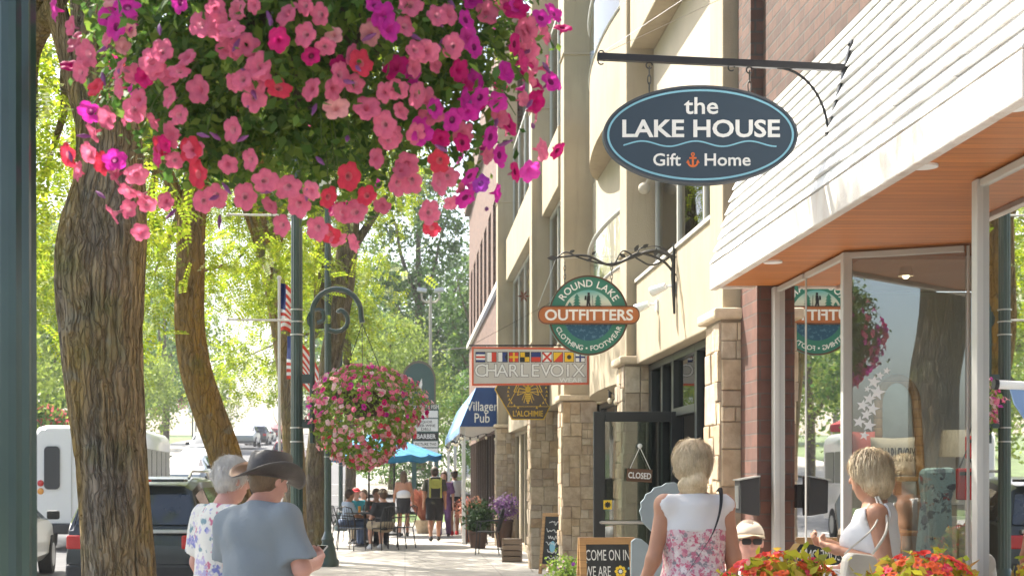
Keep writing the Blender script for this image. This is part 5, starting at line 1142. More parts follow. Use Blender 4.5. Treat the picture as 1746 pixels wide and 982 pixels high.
d = 32.0; p4 = px_path([(536, 932, 38), (537, 800, 34), (547, 710, 33), (564, 610, 36), (584, 500, 38), (592, 420, 36), (600, 330, 34), (604, 220, 28)], d)
el = [((-2.6, 32, 7.9), (2.8, 3, 1.7)), ((-.8, 32.5, 8.0), (1.3, 2, 1.2)), ((-3.8, 33, 6.0), (1.4, 2, 1.0))]
tree('street_tree', 'straight trunk that leans right above the second flower basket and its scroll bracket', p4, [px_path([(580, 520, 24), (556, 440, 22), (535, 360, 18), (520, 250, 15)], d), px_path([(590, 440, 18), (630, 380, 14), (660, 330, 10)], d), px_path([(545, 560, 16), (545, 460, 20), (552, 380, 16), (548, 260, 12)], d)] + crown_limbs(p4[-1][:3], el, .12), el, 3000, 'bark3', 'locust', .32, n=36, ridge=.008, group=GT, clump=100, spread=.45, seed=8)
d = 46.0; p5 = px_path([(596, 897, 24), (598, 800, 18), (596, 700, 16), (590, 560, 14)], d); el = [((-2.6, 46, 7.0), (2.2, 2.4, 2.0)), ((-4.6, 47, 5.2), (1.6, 2.2, 1.2))]
tree('street_tree', 'slender far street tree whose trunk stands behind the blue umbrella', p5, crown_limbs(p5[-1][:3], el, .08), el, 1800, 'bark3', 'locust', .38, 'bigfrond', n=16, ridge=.004, group=GT, clump=80, spread=.5, seed=9)
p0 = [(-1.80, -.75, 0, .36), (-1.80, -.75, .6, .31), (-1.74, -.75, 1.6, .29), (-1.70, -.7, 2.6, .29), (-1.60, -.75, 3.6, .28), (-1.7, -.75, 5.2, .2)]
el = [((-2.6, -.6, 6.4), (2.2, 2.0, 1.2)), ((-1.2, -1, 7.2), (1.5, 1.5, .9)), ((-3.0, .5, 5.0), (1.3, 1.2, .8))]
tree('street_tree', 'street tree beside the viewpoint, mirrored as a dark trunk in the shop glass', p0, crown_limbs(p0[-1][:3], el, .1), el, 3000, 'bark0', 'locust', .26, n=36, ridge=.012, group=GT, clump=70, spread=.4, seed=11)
# trees beyond the corner, each with its own place
def bigtree(label, x, y, h, w_, leaf, nl, size, sd, name='tree', trunk=.25, low=.25, bark='bark3', group='trees beyond the street corner', ncl=90):
    z0 = prof(y) - .22; zc = z0 + h * (low + (1 - low) / 2); rz = h * (1 - low) / 2
    e = [((x, y, zc), (w_ * .8, w_ * .7, rz)), ((x - w_ * .35, y - .3, zc - rz * .35), (w_ * .62, w_ * .6, rz * .55)), ((x + w_ * .38, y - .2, zc - rz * .25), (w_ * .6, w_ * .6, rz * .6)), ((x + w_ * .1, y, zc + rz * .5), (w_ * .5, w_ * .5, rz * .5))]
    pa = [(x, y, z0, trunk), (x + .1, y, z0 + h * .25, trunk * .8), (x - .05, y, z0 + h * .55, trunk * .5), (x, y, z0 + h * .9, trunk * .15)]
    lm = [limb((x, y, z0 + h * f), (x + w_ * .6 * math.cos(a), y + w_ * .5 * math.sin(a), z0 + h * (f + .3)), trunk * .4, trunk * .1) for f, a in ((.3, .3), (.35, 2.6), (.45, -.9), (.5, 3.9), (.3, 1.6))]
    return tree(name, label, pa, lm, e, nl, bark, leaf, kind='leaf', n=14, ridge=.01, seg=4, group=group, clump=ncl, spread=w_ * .13, size=size, seed=sd)
bigtree('tall dark green tree towering behind the light tree, left of the brick building', .75, 76, 17.5, 3.9, 'darkleaf', 17000, .24, 1, trunk=.35, low=.12, ncl=150)
bigtree('light green rounded tree behind the directory sign', -.6, 63, 7.8, 3.0, 'limeleaf', 12000, .15, 2, trunk=.16, low=.14, ncl=130)
bigtree('dark tree tucked against the corner of the brick building', 3.6, 70, 12, 2.6, 'darkleaf', 7000, .24, 3, trunk=.25, low=.1)
bigtree('green tree behind the pub corner awning', 2.6, 66, 5.2, 1.6, 'broad', 4000, .15, 4, trunk=.12, low=.1)
a = bigtree('broad green tree across the street, nearest the left edge', -13.6, 41, 9.5, 4.0, 'limeleaf', 9000, .17, 5, group='trees across the street', low=.2)
PROTO = [a, bigtree('dark green tree across the street behind the shuttle bus', -16, 60, 12, 4.6, 'broad', 8000, .26, 6, group='trees across the street', low=.12), bigtree('pale green young tree on the far verge beside the pink baskets', -15.2, 84, 6.5, 2.6, 'limeleaf', 4500, .18, 7, group='trees across the street', trunk=.1, low=.25), bigtree('tall dark conifer-like tree at the top of the street', -9.5, 170, 17, 5, 'darkleaf', 6500, .42, 8, group='trees on the far hill', low=.06)]
def cp(i, label, x, y, rz, s=1, group=None):
    c = copy_tree(PROTO[i]); c.location = (x, y, prof(y) - .22); c.rotation_euler.z = rz; c.scale = (s, s, s); c['label'] = label
    if group: c['group'] = group
    return c
cp(0, 'tall bright tree rising behind the near trunk, left edge', -15.5, 52, 1.2, 1.35); cp(0, 'bright green tree between the bus and the bending trunk', -13.8, 68, 2.4, 1.0); cp(1, 'large green tree far across the street, left of the bending trunk', -19, 78, 2.0, 1.2)
cp(1, 'large green tree up the street behind the crossing pedestrian', -17, 104, .7, 1.15); cp(2, 'small yellow green tree beside the parked cars up the street', -12.6, 98, 1.1, .9); bigtree('thin yellow green sapling seen just left of the lamp post', PX(484, 58), 58, 6.0, .75, 'limeleaf', 900, .14, 12, group='trees up the street', trunk=.07, low=.6, ncl=25); cp(1, 'dense tree right of the road at the hill crest', -3.5, 112, 1.7, 1.1, 'trees up the street')
nn = ['far tree on the hill, %s' % q for q in ('left end of the row', 'second from the left end', 'third from the left', 'left of the road', 'just left of the road top', 'over the road top', 'right of the road top', 'behind the light tree', 'behind the tall dark tree', 'behind the brick building corner')]
for i, q in enumerate(nn):
    if i not in (5, 6): cp(3 if i % 2 else 1, q, -62 + i * 7.6, 165 + (i * 37 % 40), i * 1.3, 1.3 + .3 * (i % 3), 'trees on the far hill')
for i, (x, y, s) in enumerate(((-30, 95, 1.3), (-36, 130, 1.5), (-27, 70, 1.1), (-22, 120, 1.3))): cp((1, 3, 0, 1)[i], ('tree far left behind the bus, nearer one', 'tree far left behind the bus, tallest', 'tree far left behind the white bus roof', 'tree far left on the rise behind the bus')[i], x, y, i * .9, s, 'trees across the street')
# clipped bushes at the corner
def bush(label, x, y, r, h, leaf, n, size, name='bush', group='bushes at the street corner'):
    z0 = prof(y) - .05; t = thing(name, label, 'bush', (x, y, z0), 0, group); p = clump_pts([((x, y, z0 + h * .5), (r, r * .8, h * .5))], n, 60, .12, .6); V, Fq = leaves(p, size); link_mesh('foliage', np_mesh('foliage', V, Fq, K[leaf], False), t)
    s = MB()
    for k in range(5): s.tube([(x + rnd.uniform(-.1, .1), y, z0 - .1), (x + rnd.uniform(-.5, .5) * r, y + rnd.uniform(-.4, .4) * r, z0 + h * .7)], [.02, .008], 5)
    s.build('stem', K['bark3'], t); return t
bush('round green bush below the directory sign', PX(705, 60), 60.9, .95, 1.9, 'broad', 2600, .09); bush('clipped lime hedge under the pub awning', PX(782, 58), 61, 1.0, .75, 'limeleaf', 2200, .07); bush('leafy bush on the slope beside the blue umbrella', PX(655, 64), 66, 1.4, 1.5, 'broad', 2200, .1)
K['redgrass'] = leafmat('red_grass', [(.30, .09, .07), (.42, .15, .10), (.5, .25, .15)], .3)
t = thing('ornamental_grass', 'reddish feathery grass clump beside the man with the backpack', 'plant', (PX(724, 40), 40, 0)); P_ = []; s = MB()
for _ in range(900):
    a = rnd.uniform(0, 6.28); e = rnd.uniform(.2, .75); L = rnd.uniform(.6, 1.1); x, y = math.cos(a) * e * .8, math.sin(a) * e * .8; w_ = .007
    s.add([(-w_ + x * .1, y * .1, .3), (w_ + x * .1, y * .1, .3), (x * .7 + w_, y * .7, .3 + L * .75), (x * .7 - w_, y * .7, .3 + L * .75), (x, y, .3 + L * .85)], [(0, 1, 2, 3), (3, 2, 4)])
s.build('blades', K['redgrass'], t, local=True); s = MB(); s.lathe((0, 0, 0), [(.2, 0), (.3, .35), (.28, .36), (.2, .3)], 18); s.build('pot', K['stone'], t, local=True, smooth=40)

# ---------------------------------------------------------------- vehicles
K['tyre'] = plain('tyre', (.018, .018, .018), .85, 0, .1, 10, .001); K['rim'] = plain('rim', (.4, .4, .4), .35, .8, .05, 5, 0); K['plastic'] = plain('black_plastic', (.02, .02, .02), .55, 0, .1, 10, 0)
K['buswin'] = plain('tinted_bus_glass', (.018, .02, .022), .28, 0, .1, 3, 0); K['redlamp'] = plain('red_lamp', (.5, .012, .01), .15, 0, .1, 5, 0, .5); K['amber'] = plain('amber_lamp', (.7, .28, .02), .15, 0, .05, 5, 0, .5); K['clearlamp'] = plain('clear_lamp', (.6, .62, .62), .1, .2, .05, 5, 0, .6)
for nme, c, mt in (('silver', (.42, .43, .43), .55), ('whitecar', (.72, .71, .68), 0), ('darkcar', (.025, .03, .03), .2), ('bluecar', (.05, .08, .13), .3), ('redcar', (.3, .02, .02), .2), ('greycar', (.16, .17, .17), .5)): K[nme] = plain('paint_' + nme, c, .3, mt, .02, 2, 0, .5)
PROFILES = dict(
 suv=dict(L=4.6, W=1.86, st=[(0, .42, .80, .80, .70), (.10, .32, .98, .98, .80), (.35, .30, 1.05, 1.52, .66), (1.0, .28, 1.05, 1.63, .66), (2.2, .28, 1.03, 1.64, .66), (2.9, .28, 1.02, 1.5, .66), (3.55, .28, 1.02, 1.06, .8), (4.3, .30, .92, .95, .8), (4.56, .36, .78, .80, .72), (4.6, .42, .62, .62, .7)], cab=(1, 6)),
 sedan=dict(L=4.6, W=1.78, st=[(0, .40, .72, .72, .72), (.12, .30, .95, .97, .80), (.75, .26, .98, 1.02, .78), (1.35, .25, .96, 1.40, .60), (2.2, .25, .94, 1.44, .60), (2.7, .25, .93, 1.36, .60), (3.45, .25, .92, .96, .78), (4.2, .28, .82, .85, .78), (4.52, .34, .68, .70, .70), (4.6, .40, .55, .55, .66)], cab=(2, 6)),
 pickup=dict(L=5.4, W=1.95, st=[(0, .5, 1.08, 1.08, .86), (.06, .42, 1.12, 1.12, .90), (1.9, .38, 1.12, 1.12, .90), (2.15, .38, 1.12, 1.80, .70), (3.2, .38, 1.1, 1.84, .70), (3.5, .38, 1.1, 1.75, .70), (4.1, .38, 1.08, 1.14, .84), (5.0, .4, 1.02, 1.06, .84), (5.34, .44, .92, .95, .76), (5.4, .5, .75, .75, .74)], cab=(2, 6)))
def car(kind, paint, label, x, y, rz, z=None, name='parked_car', group='cars parked along the street', extra=None):
    """local frame: y=0 rear bumper, +y forward"""
    pr = PROFILES[kind]; W = pr['W'] / 2; st = pr['st']; z = prof(y) - .13 if z is None else z
    t = thing(name, label, 'car', (x, y, z), rz, group); b = MB(); rings = []
    for (yy, zb, zl, zr, wr) in st:
        tap = 1 - .10 * max(0, (.5 - yy) / .5) - .12 * max(0, (yy - pr['L'] + .6) / .6); wl = W * tap
        pts = [(wl * .86, zb), (wl * .985, zb + .12), (wl, zb + (zl - zb) * .55), (wl * .965, zl), (min(wr, wl) * W / .93 * (1 if zr - zl > .1 else 1.0) if zr - zl > .1 else wl * .90, zr - (.05 if zr - zl > .1 else 0)), ((wr * .86) * W / .93 if zr - zl > .1 else wl * .6, zr + .0), (0, zr + .02)]
        ring = pts + [(-px, pz) for px, pz in pts[-2::-1]]; rings.append([(px, yy, pz) for px, pz in ring])
    n = len(rings[0]); vs = [q for r_ in rings for q in r_]; fs = []
    for i in range(len(rings) - 1):
        for k in range(n - 1): fs.append((i * n + k, i * n + k + 1, (i + 1) * n + k + 1, (i + 1) * n + k))
        fs.append((i * n + n - 1, i * n, (i + 1) * n, (i + 1) * n + n - 1))
    fs += [tuple(range(n))[::-1], tuple((len(rings) - 1) * n + k for k in range(n))]
    b.add(vs, fs); body = b.build('body', K[paint], t, local=True, smooth=38); bv = body.modifiers.new('bevel', 'BEVEL'); bv.width = .03; bv.segments = 2; bv.limit_method = 'ANGLE'; bv.angle_limit = R(25)
    c0, c1 = pr['cab']; off = .008
    def lerp(p, q, s): return tuple(p[i] + (q[i] - p[i]) * s for i in range(3))
    for sd, (ia, ib) in ((0, (3, 4)), (1, (n - 4, n - 5))):     # side glass between belt and roof, split by pillars
        segs = [(i, i + 1) for i in range(c0, c1)]; g = MB()
        for i, j in segs:
            A, B_, C2, D2 = rings[i][ia], rings[j][ia], rings[j][ib], rings[i][ib]
            if max(C2[2] - B_[2], D2[2] - A[2]) < .12: continue
            A, B_, C2, D2 = lerp(A, D2, .1), lerp(B_, C2, .1), lerp(B_, C2, .86), lerp(A, D2, .86); sgn = 1 if sd == 0 else -1; o_ = lambda q: (q[0] + sgn * off, q[1], q[2])
            e = .04; A2, B2, C3, D3 = lerp(A, B_, e), lerp(B_, A, e), lerp(C2, D2, e), lerp(D2, C2, e); g.quad(*(o_(q) for q in (A2, B2, C3, D3)))
        if g.f: g.build('side_window', K['carglass'], t, local=True)
    def screen(i, j, nm, s0=.12, s1=.9):
        A, B_ = rings[i][3], rings[i][n - 4]; C2, D2 = rings[j][4], rings[j][n - 5]; g = MB(); A2, D3 = lerp(A, C2, s0), lerp(B_, D2, s0); C3, D4 = lerp(A, C2, s1), lerp(B_, D2, s1)
        sh = lambda q, k: (q[0] * k, q[1] + (-.02 if nm == 'rear_window' else .02), q[2] + .02); mid0 = (0, (A2[1] + D3[1]) / 2 - (.03 if nm == 'rear_window' else -.03), A2[2]); g.quad(*[sh(q, .93) for q in (A2, D3, D4, C3)]); return g.build(nm, K['carglass'], t, local=True)
    screen(c0, c0 + 1 if kind != 'sedan' else c0 + 1, 'rear_window'); screen(c1, c1 - 1, 'windscreen')
    for yy in (.82 if kind != 'pickup' else 1.05, pr['L'] - .9):
        for sd in (-1, 1):
            w_ = MB(); r_ = .33 if kind == 'sedan' else .37; cx = sd * (W - .09); w_.tube([(cx - .11, yy, r_), (cx + .11, yy, r_)], r_, 24); o = w_.build('wheel', K['tyre'], t, local=True, smooth=40)
            m_ = MB(); m_.tube([(cx + sd * .085, yy, r_), (cx + sd * .116, yy, r_)], [r_ * .66, r_ * .6], 20); m_.build('rim', K['rim'], o, local=True, smooth=40)
    zl = st[1][2]
    for sd in (-1, 1):
        m_ = MB(); m_.box(sd * W * .62 if sd > 0 else -W * .90, W * .90 if sd > 0 else -W * .62, -.012, .10, zl - .22, zl - .05); m_.build('tail_lamp', K['redlamp'], t, local=True, bevel=.02)
        m_ = MB(); m_.box(sd * W * .5 if sd > 0 else -W * .85, W * .85 if sd > 0 else -W * .5, pr['L'] - .16, pr['L'] - .02, st[-2][2] - .16, st[-2][2] - .04); m_.build('headlamp', K['clearlamp'], t, local=True, bevel=.02)
        m_ = MB(); i = c1; yy = st[i][0] - .28; zz = st[i][2] + .02; m_.box(min(sd * W * .98, sd * (W + .19)), max(sd * W * .98, sd * (W + .19)), yy - .05, yy + .07, zz, zz + .15); m_.build('mirror', K['plastic'], t, local=True, bevel=.03)
    m_ = MB(); m_.box(-W * .9, W * .9, -.06, .16, .36, .58); m_.build('rear_bumper', K['plastic'] if kind != 'sedan' else K[paint], t, local=True, bevel=.04); m_ = MB(); m_.box(-.16, .16, -.068, -.061, .62 if kind != 'sedan' else .44, .74 if kind != 'sedan' else .56); m_.build('number_plate', K['offwhite'], t, local=True)
    if extra == 'rails':
        for sd in (-1, 1): m_ = MB(); m_.tube([(sd * .56, .75, 1.63), (sd * .57, .95, 1.72), (sd * .57, 2.4, 1.72), (sd * .56, 2.65, 1.63)], .02, 6); m_.build('roof_rail', K['silver'], t, local=True, smooth=50)
        m_ = MB(); m_.box(-.58, .58, .18, .52, 1.585, 1.62); m_.m = 1; m_.box(-.18, .18, .17, .179, 1.588, 1.61); m_.build('spoiler', [K[paint], K['redlamp']], t, local=True, bevel=.012)
        m_ = MB(); m_.tube([(0, .18, 1.10), (.42, .24, 1.14)], .012, 5); m_.build('rear_wiper', K['plastic'], t, local=True); m_ = MB(); m_.box(-.66, .66, .035, .1, .95, 1.0); m_.build('chrome_strip', K['steel'], t, local=True, bevel=.01)
    return t
car('suv', 'darkcar', 'dark SUV with roof rails parked behind the older person with white hair', -3.32, 18.0, 0, extra='rails')
car('sedan', 'whitecar', 'white sedan driving away beside the green post at the left edge', -6.55, 21.4, R(6), name='white_sedan', group='cars on the road')
def car_px(kind, paint, label, px, d, toward, name='parked_car', group='cars parked along the street', z=None):
    y = d + PROFILES[kind]['L'] if toward else d; return car(kind, paint, label, PX(px, d), y, R(180) if toward else 0, z, name, group)
car_px('suv', 'silver', 'silver SUV facing us just right of the bus', 306, 58, True); car_px('sedan', 'whitecar', 'white sedan facing us behind the silver SUV', 322, 67, True); car_px('pickup', 'greycar', 'grey pickup truck facing us left of the bending trunk', 347, 76, True, 'pickup_truck')
car_px('sedan', 'bluecar', 'dark blue sedan seen just left of the hat of the man', 419, 60, False, 'moving_car', 'cars on the road')
for kind, paint, label, px, d, tw in (('suv', 'silver', 'silver SUV facing us far up the road, first right of the bending trunk', 413, 106, True), ('suv', 'darkcar', 'dark SUV far up the road behind the silver SUV', 436, 117, False), ('sedan', 'silver', 'silver car far up the road beside the dark SUV', 447, 128, False), ('sedan', 'redcar', 'dark red car at the top of the road left of the lamp post', 466, 140, False), ('sedan', 'whitecar', 'white car at the top of the road, farthest away', 458, 158, True)): car_px(kind, paint, label, px, d, tw, 'moving_car', 'cars on the road')
car_px('suv', 'redcar', 'red SUV by the kerb peeking out left of the lamp post', 490, 78, False)
# shuttle bus
bt = thing('shuttle_bus', 'white shuttle bus with dark windows passing behind the near tree trunk', 'bus', (-7.15, 33, -.13), R(3.6))
def sect(w_, z0, z1, r): return [(-w_, z0), (w_, z0), (w_, z1 - r), (w_ - r * .1, z1 - r * .55), (w_ - r * .45, z1 - r * .15), (w_ - r, z1), (-w_ + r, z1), (-w_ + r * .45, z1 - r * .15), (-w_ + r * .1, z1 - r * .55), (-w_, z1 - r)]
b = MB(); W = 1.22; sc_ = sect(W, .55, 2.82, .3); b.add([(x, y, z) for y, k in ((0, .95), (.12, 1.0), (6.6, 1.0), (6.9, .92)) for x, z in [(x * k, .55 + (z - .55) * (.97 + .03 * (k > .96))) for x, z in sc_]], [(i * 10 + k, i * 10 + (k + 1) % 10, (i + 1) * 10 + (k + 1) % 10, (i + 1) * 10 + k) for i in range(3) for k in range(10)] + [tuple(range(9, -1, -1)), tuple(range(30, 40))])
b.build('body', K['whitecar'], bt, local=True, smooth=40)
for x0, x1, z0, z1 in ((-.95, -.60, 1.38, 2.35),): g = MB(); g.plate((0, -.012, 0), UX, UZ, rrect(x0, x1, z0, z1, .1), 0, .02); g.build('rear_window', K['buswin'], bt, local=True)
for x0, x1, z0, z1 in ((-.10, .55, 1.65, 2.3), (-.10, .55, .95, 1.5)): g = MB(); g.plate((0, -.012, 0), UX, UZ, rrect(x0, x1, z0, z1, .1), 0, .02); g.build('door_window', K['carglass'], bt, local=True)
g = MB(); g.ring((0, -.006, 0), UX, UZ, rrect(-.35, .8, .72, 2.5, .05), rrect(-.335, .785, .735, 2.485, .05), 0, .012); g.build('door_seam', K['alum'], bt, local=True)
g = MB(); g.box(-1.1, 1.1, -.12, .3, .38, .62); g.build('bumper', K['plastic'], bt, local=True, bevel=.04)
for z, m_ in ((1.52, 'redlamp'), (1.34, 'amber')): 
    for sd in (-1, 1): g = MB(); g.sphere((sd * 1.03, -.01, z), .075, 14, (1, .4, 1)); g.build('tail_lamp', K[m_], bt, local=True, smooth=60)
for sd in (-1, 1): g = MB(); g.box(sd * .9 - .09, sd * .9 + .09, .02, .07, 2.66, 2.70); g.build('marker_lamp', K['redlamp'], bt, local=True)
for sd in (-1, 1):
    for k in range(5):
        y0 = .9 + k * 1.12; g = MB(); g.plate((sd * (W + .002), 0, 0), (0, sd, 0), UZ, rrect(*(sorted((sd * y0, sd * (y0 + 1.0)))), 1.5, 2.32, .07), 0, .012); g.build('side_window', K['buswin'], bt, local=True)
g = MB(); g.box(W + .002, W + .012, .3, 6.5, 1.0, 1.08); g.box(W + .002, W + .012, .3, 6.5, 1.42, 1.46); g.build('side_trim', K['steel'], bt, local=True)
for yy in (1.2, 5.6):
    for sd in (-1, 1):
        g = MB(); g.tube([(sd * (W - .3), yy, .42), (sd * (W + .01), yy, .42)], .42, 24); o = g.build('wheel', K['tyre'], bt, local=True, smooth=40); g = MB(); g.tube([(sd * (W - .02), yy, .42), (sd * (W + .02), yy, .42)], .24, 16); g.build('rim', K['rim'], o, local=True, smooth=40)
# ---------------------------------------------------------------- people
K['skin'] = plain('skin', (.50, .27, .19), .55, 0, .06, 14, .0006); K['skin_tan'] = plain('skin_tan', (.40, .20, .12), .5, 0, .06, 14, .0006); K['skin_pink'] = plain('skin_rosy', (.52, .27, .21), .55, 0, .07, 14, .0006)
K['eyewhite'] = plain('eye_white', (.75, .73, .7), .2, 0, 0, 3, 0)
K['grey_tee'] = plain('grey_blue_cotton', (.19, .22, .245), .95, 0, .07, 1.3, .022); K['white_cloth'] = plain('white_cotton', (.66, .66, .66), .9, 0, .05, 1.3, .016); K['black_cloth'] = plain('black_cotton', (.02, .02, .022), .9, 0, .2, 10, .002)
K['khaki'] = plain('khaki_cotton', (.30, .24, .16), .9, 0, .1, 10, .002); K['denim'] = plain('blue_denim', (.06, .09, .16), .9, 0, .15, 12, .002); K['coral'] = plain('coral_cotton', (.55, .10, .09), .9, 0, .08, 10, .002); K['purple'] = plain('purple_cotton', (.16, .08, .2), .9, 0, .1, 10, .002); K['teal'] = plain('teal_cotton', (.04, .25, .28), .9, 0, .1, 10, .002); K['dark_olive'] = plain('olive_cloth', (.07, .07, .05), .9, 0, .15, 10, .002); K['light_blue'] = plain('pale_blue_cotton', (.42, .50, .60), .9, 0, .06, 10, .002); K['red_cloth'] = plain('red_cotton', (.5, .03, .035), .9, 0, .1, 10, .002)
K['floral'] = patmat('floral_shirt', (.66, .64, .58), [(.18, .20, .45), (.50, .14, .22), (.16, .26, .30), (.40, .36, .55)], 11, .60); K['floral_pink'] = patmat('floral_dress', (.62, .50, .50), [(.55, .10, .17), (.60, .25, .30), (.24, .22, .24), (.68, .62, .6), (.5, .16, .24)], 30, .55)
def hairmat(name, c, c2):
    m, nt, bs = nmat(name); v = coords(nt, (1, 1, .18)); f = noise(nt, v, 130, 4, .6); v2 = coords(nt); g = noise(nt, v2, 16, 3)
    nt.links.new(mixc(nt, .5, ramp(nt, f, [(.3, c2), (.65, c)]), ramp(nt, g, [(.35, c2), (.65, c)])), bs.inputs['Base Color']); bs.inputs['Roughness'].default_value = .55; bump(nt, bs, f, .006, .8); return m
K['hair_white'] = hairmat('white_hair', (.72, .69, .64), (.48, .45, .41)); K['hair_blond'] = hairmat('grey_blond_hair', (.70, .57, .37), (.36, .27, .16)); K['hair_brown'] = hairmat('brown_hair', (.10, .055, .03), (.04, .022, .012)); K['hair_sand'] = hairmat('sandy_hair', (.17, .105, .055), (.07, .045, .025))
K['leather'] = plain('dark_leather', (.05, .043, .039), .5, 0, .3, 14, .003); K['leather_tan'] = plain('tan_leather', (.17, .085, .035), .55, 0, .2, 10, .002); K['shoe'] = plain('shoe', (.05, .045, .04), .7, 0, .1, 10, 0)
def spectacles(p, mt='ink', dark=True):
    H = p['H']; s = MB()
    for sd in (-1, 1):
        c = H(.033 * sd, .098, .012); u = p['HR'] @ np.array((1, -.25 * sd, 0)); v = p['HR'] @ np.array((0, 0, 1.))
        ol = rrect(-.028, .028, -.02, .018, .012, 4)
        if dark: s.plate(c, u, v, ol, -.002, .002)
        else: s.ring(c, u, v, ol, [(x * .88, y * .85) for x, y in ol], -.0015, .0015)
        s.tube([H(.062 * sd, .088, .018), H(.083 * sd, .0, .02), H(.08 * sd, -.02, .012)], .0028, 5)
    s.tube([H(-.008, .103, .016), H(.008, .103, .016)], .0025, 5); s.build('sunglasses' if dark else 'spectacles', K[mt], p['root'], local=True)
def cap(p, mt, mt2=None, name='cap'):
    H, HR = p['H'], p['HR']; s = MB(); V = []; n, m = 20, 7
    for i in range(m + 1):
        a = math.pi / 2 * i / m
        for k in range(n): t = 2 * math.pi * k / n; V.append(H(.094 * math.cos(t) * math.cos(a), -.008 + .112 * math.sin(t) * math.cos(a), .05 + .088 * math.sin(a)))
    s.add(V, [(i * n + k, i * n + (k + 1) % n, (i + 1) * n + (k + 1) % n, (i + 1) * n + k) for i in range(m) for k in range(n)]); s.m = 1; L = 12
    rim = [H(.088 * math.cos(t), -.008 + .108 * math.sin(t), .052) for t in [math.pi * (.12 + .76 * k / L) for k in range(L + 1)]]; out = [H(.090 * math.cos(t), .0 + .185 * math.sin(t), .05 - .025 * abs(math.cos(t))) for t in [math.pi * (.12 + .76 * k / L) for k in range(L + 1)]]
    s.add(rim + out, [(k, k + 1, L + 2 + k, L + 1 + k) for k in range(L)]); o = s.build(name, [K[mt], K[mt2 or mt]], p['root'], local=True, smooth=50); sf = o.modifiers.new('thick', 'SOLIDIFY'); sf.thickness = .004
def put(label, px, d, rz, hs=1.0, **kw):
    p = person(label, (PX(px, d), d, prof(d) if d > 53 else 0), rz, **kw); p['root'].scale = (hs,) * 3; return p
# couple in front ---------------------------------------------
p = put('man in a dark wide-brimmed hat and grey T-shirt looking down at his hands', 443, 7.3, R(-38), .975, vox=.0095, girth=1.14, skin='skin_pink', yaw=R(-14), pitch=R(-14), hair=dict(style='short', mat='hair_sand'), eyes=True,
  J=dict(head=(.0, .075, 1.525), neck=(0, .0, 1.40), shR=(.19, -.01, 1.325), shL=(-.19, -.01, 1.325), elR=(.27, .02, 1.085), elL=(-.26, .06, 1.08), wrR=(.145, .27, 1.095), wrL=(-.06, .29, 1.10), hfR=(-.45, .8, .25), hfL=(.35, .8, .2), hnR=(-.6, -.1, .8), hnL=(.6, -.1, .8), curlR=.75, curlL=.6),
  clothes=[dict(kind='top', name='t_shirt', mat='grey_tee', sleeve=.80, hem=.84, wob=.02, wf=15, inf=.02, flare=True, neck=.012), dict(kind='trousers', mat='denim', vox=.016), dict(kind='shoes', mat='shoe', vox=.016)])
HR = p['HR']; H0 = p['H']; H = lambda x, y, z: H0(x * 1.03, y * 1.03 - .012, z - .042 - (y + .005) * -.10); s = MB(); V = []; n = 48; prs = [(.090, .052, 0), (.097, .085, 0), (.096, .13, 0), (.092, .17, 0), (.078, .192, 0), (.04, .184, 0), (.001, .18, 0)]
for r_, z, _ in prs:
    for k in range(n): t = 2 * math.pi * k / n; dent = .022 * math.exp(-((math.cos(t) / .35) ** 2)) * (z > .175); V.append(H(r_ * math.cos(t) * 1.02, -.005 + r_ * 1.2 * math.sin(t), z - dent))
s.add(V, [(i * n + k, i * n + (k + 1) % n, (i + 1) * n + (k + 1) % n, (i + 1) * n + k) for i in range(len(prs) - 1) for k in range(n)]); o = s.build('hat', K['leather'], p['root'], local=True, smooth=50)
V = []; s = MB()
for j in range(7):
    f = j / 6
    for k in range(n): t = 2 * math.pi * k / n; rr = .092 + .084 * f; up = .078 * f ** 1.7 * abs(math.cos(t)) ** 1.5 - .034 * f * abs(math.sin(t)) ** 2; V.append(H(rr * math.cos(t) * .96, -.005 + rr * 1.14 * math.sin(t), .056 + up))
s.add(V, [(j * n + k, j * n + (k + 1) % n, (j + 1) * n + (k + 1) % n, (j + 1) * n + k) for j in range(6) for k in range(n)]); o = s.build('hat_brim', [K['leather'], K['leather_tan']], p['root'], local=True, smooth=70); sf = o.modifiers.new('thick', 'SOLIDIFY'); sf.thickness = .005; sf.offset = -1; sf.material_offset = 1
s = MB()
s.tube([H(.098 * math.cos(2 * math.pi * k / 32), -.005 + .116 * math.sin(2 * math.pi * k / 32), .066) for k in range(33)], .007, 6); s.build('hat_band', K['ink'], p['root'], local=True, smooth=60)
ph = thing('phone', 'silver phone held in both hands by the man in the hat', 'phone', M(p['root']) @ (Vector((.045, .375, 1.135)) * .975), R(-38)); s = MB(); s.obox((0, 0, 0), (1, 0, 0), (0, .8, .6), (0, -.6, .8), .038, .075, .0045); s.build('case', K['steel'], ph, local=True, bevel=.004); s = MB(); s.obox((0, -.003, .004), (1, 0, 0), (0, .8, .6), (0, -.6, .8), .034, .068, .0012); s.build('screen', K['carglass'], ph, local=True)
p = put('older person with white hair, glasses and floral shirt beside the man in the hat', 384, 7.95, R(-48), .945, vox=.0105, girth=1.12, skin='skin_pink', yaw=R(-10), pitch=R(-8), hair=dict(style='short', mat='hair_white', strands=3500, len=.045), eyes=True,
  J=dict(head=(0, .05, 1.575), shR=(.165, -.01, 1.37), shL=(-.165, -.01, 1.37)), clothes=[dict(kind='top', name='shirt', mat='floral', sleeve=.85, hem=.8, wob=.007, wf=14, inf=.022, flare=True), dict(kind='trousers', mat='khaki', vox=.018), dict(kind='shoes', mat='shoe', vox=.018)])
spectacles(p, 'ink', False)
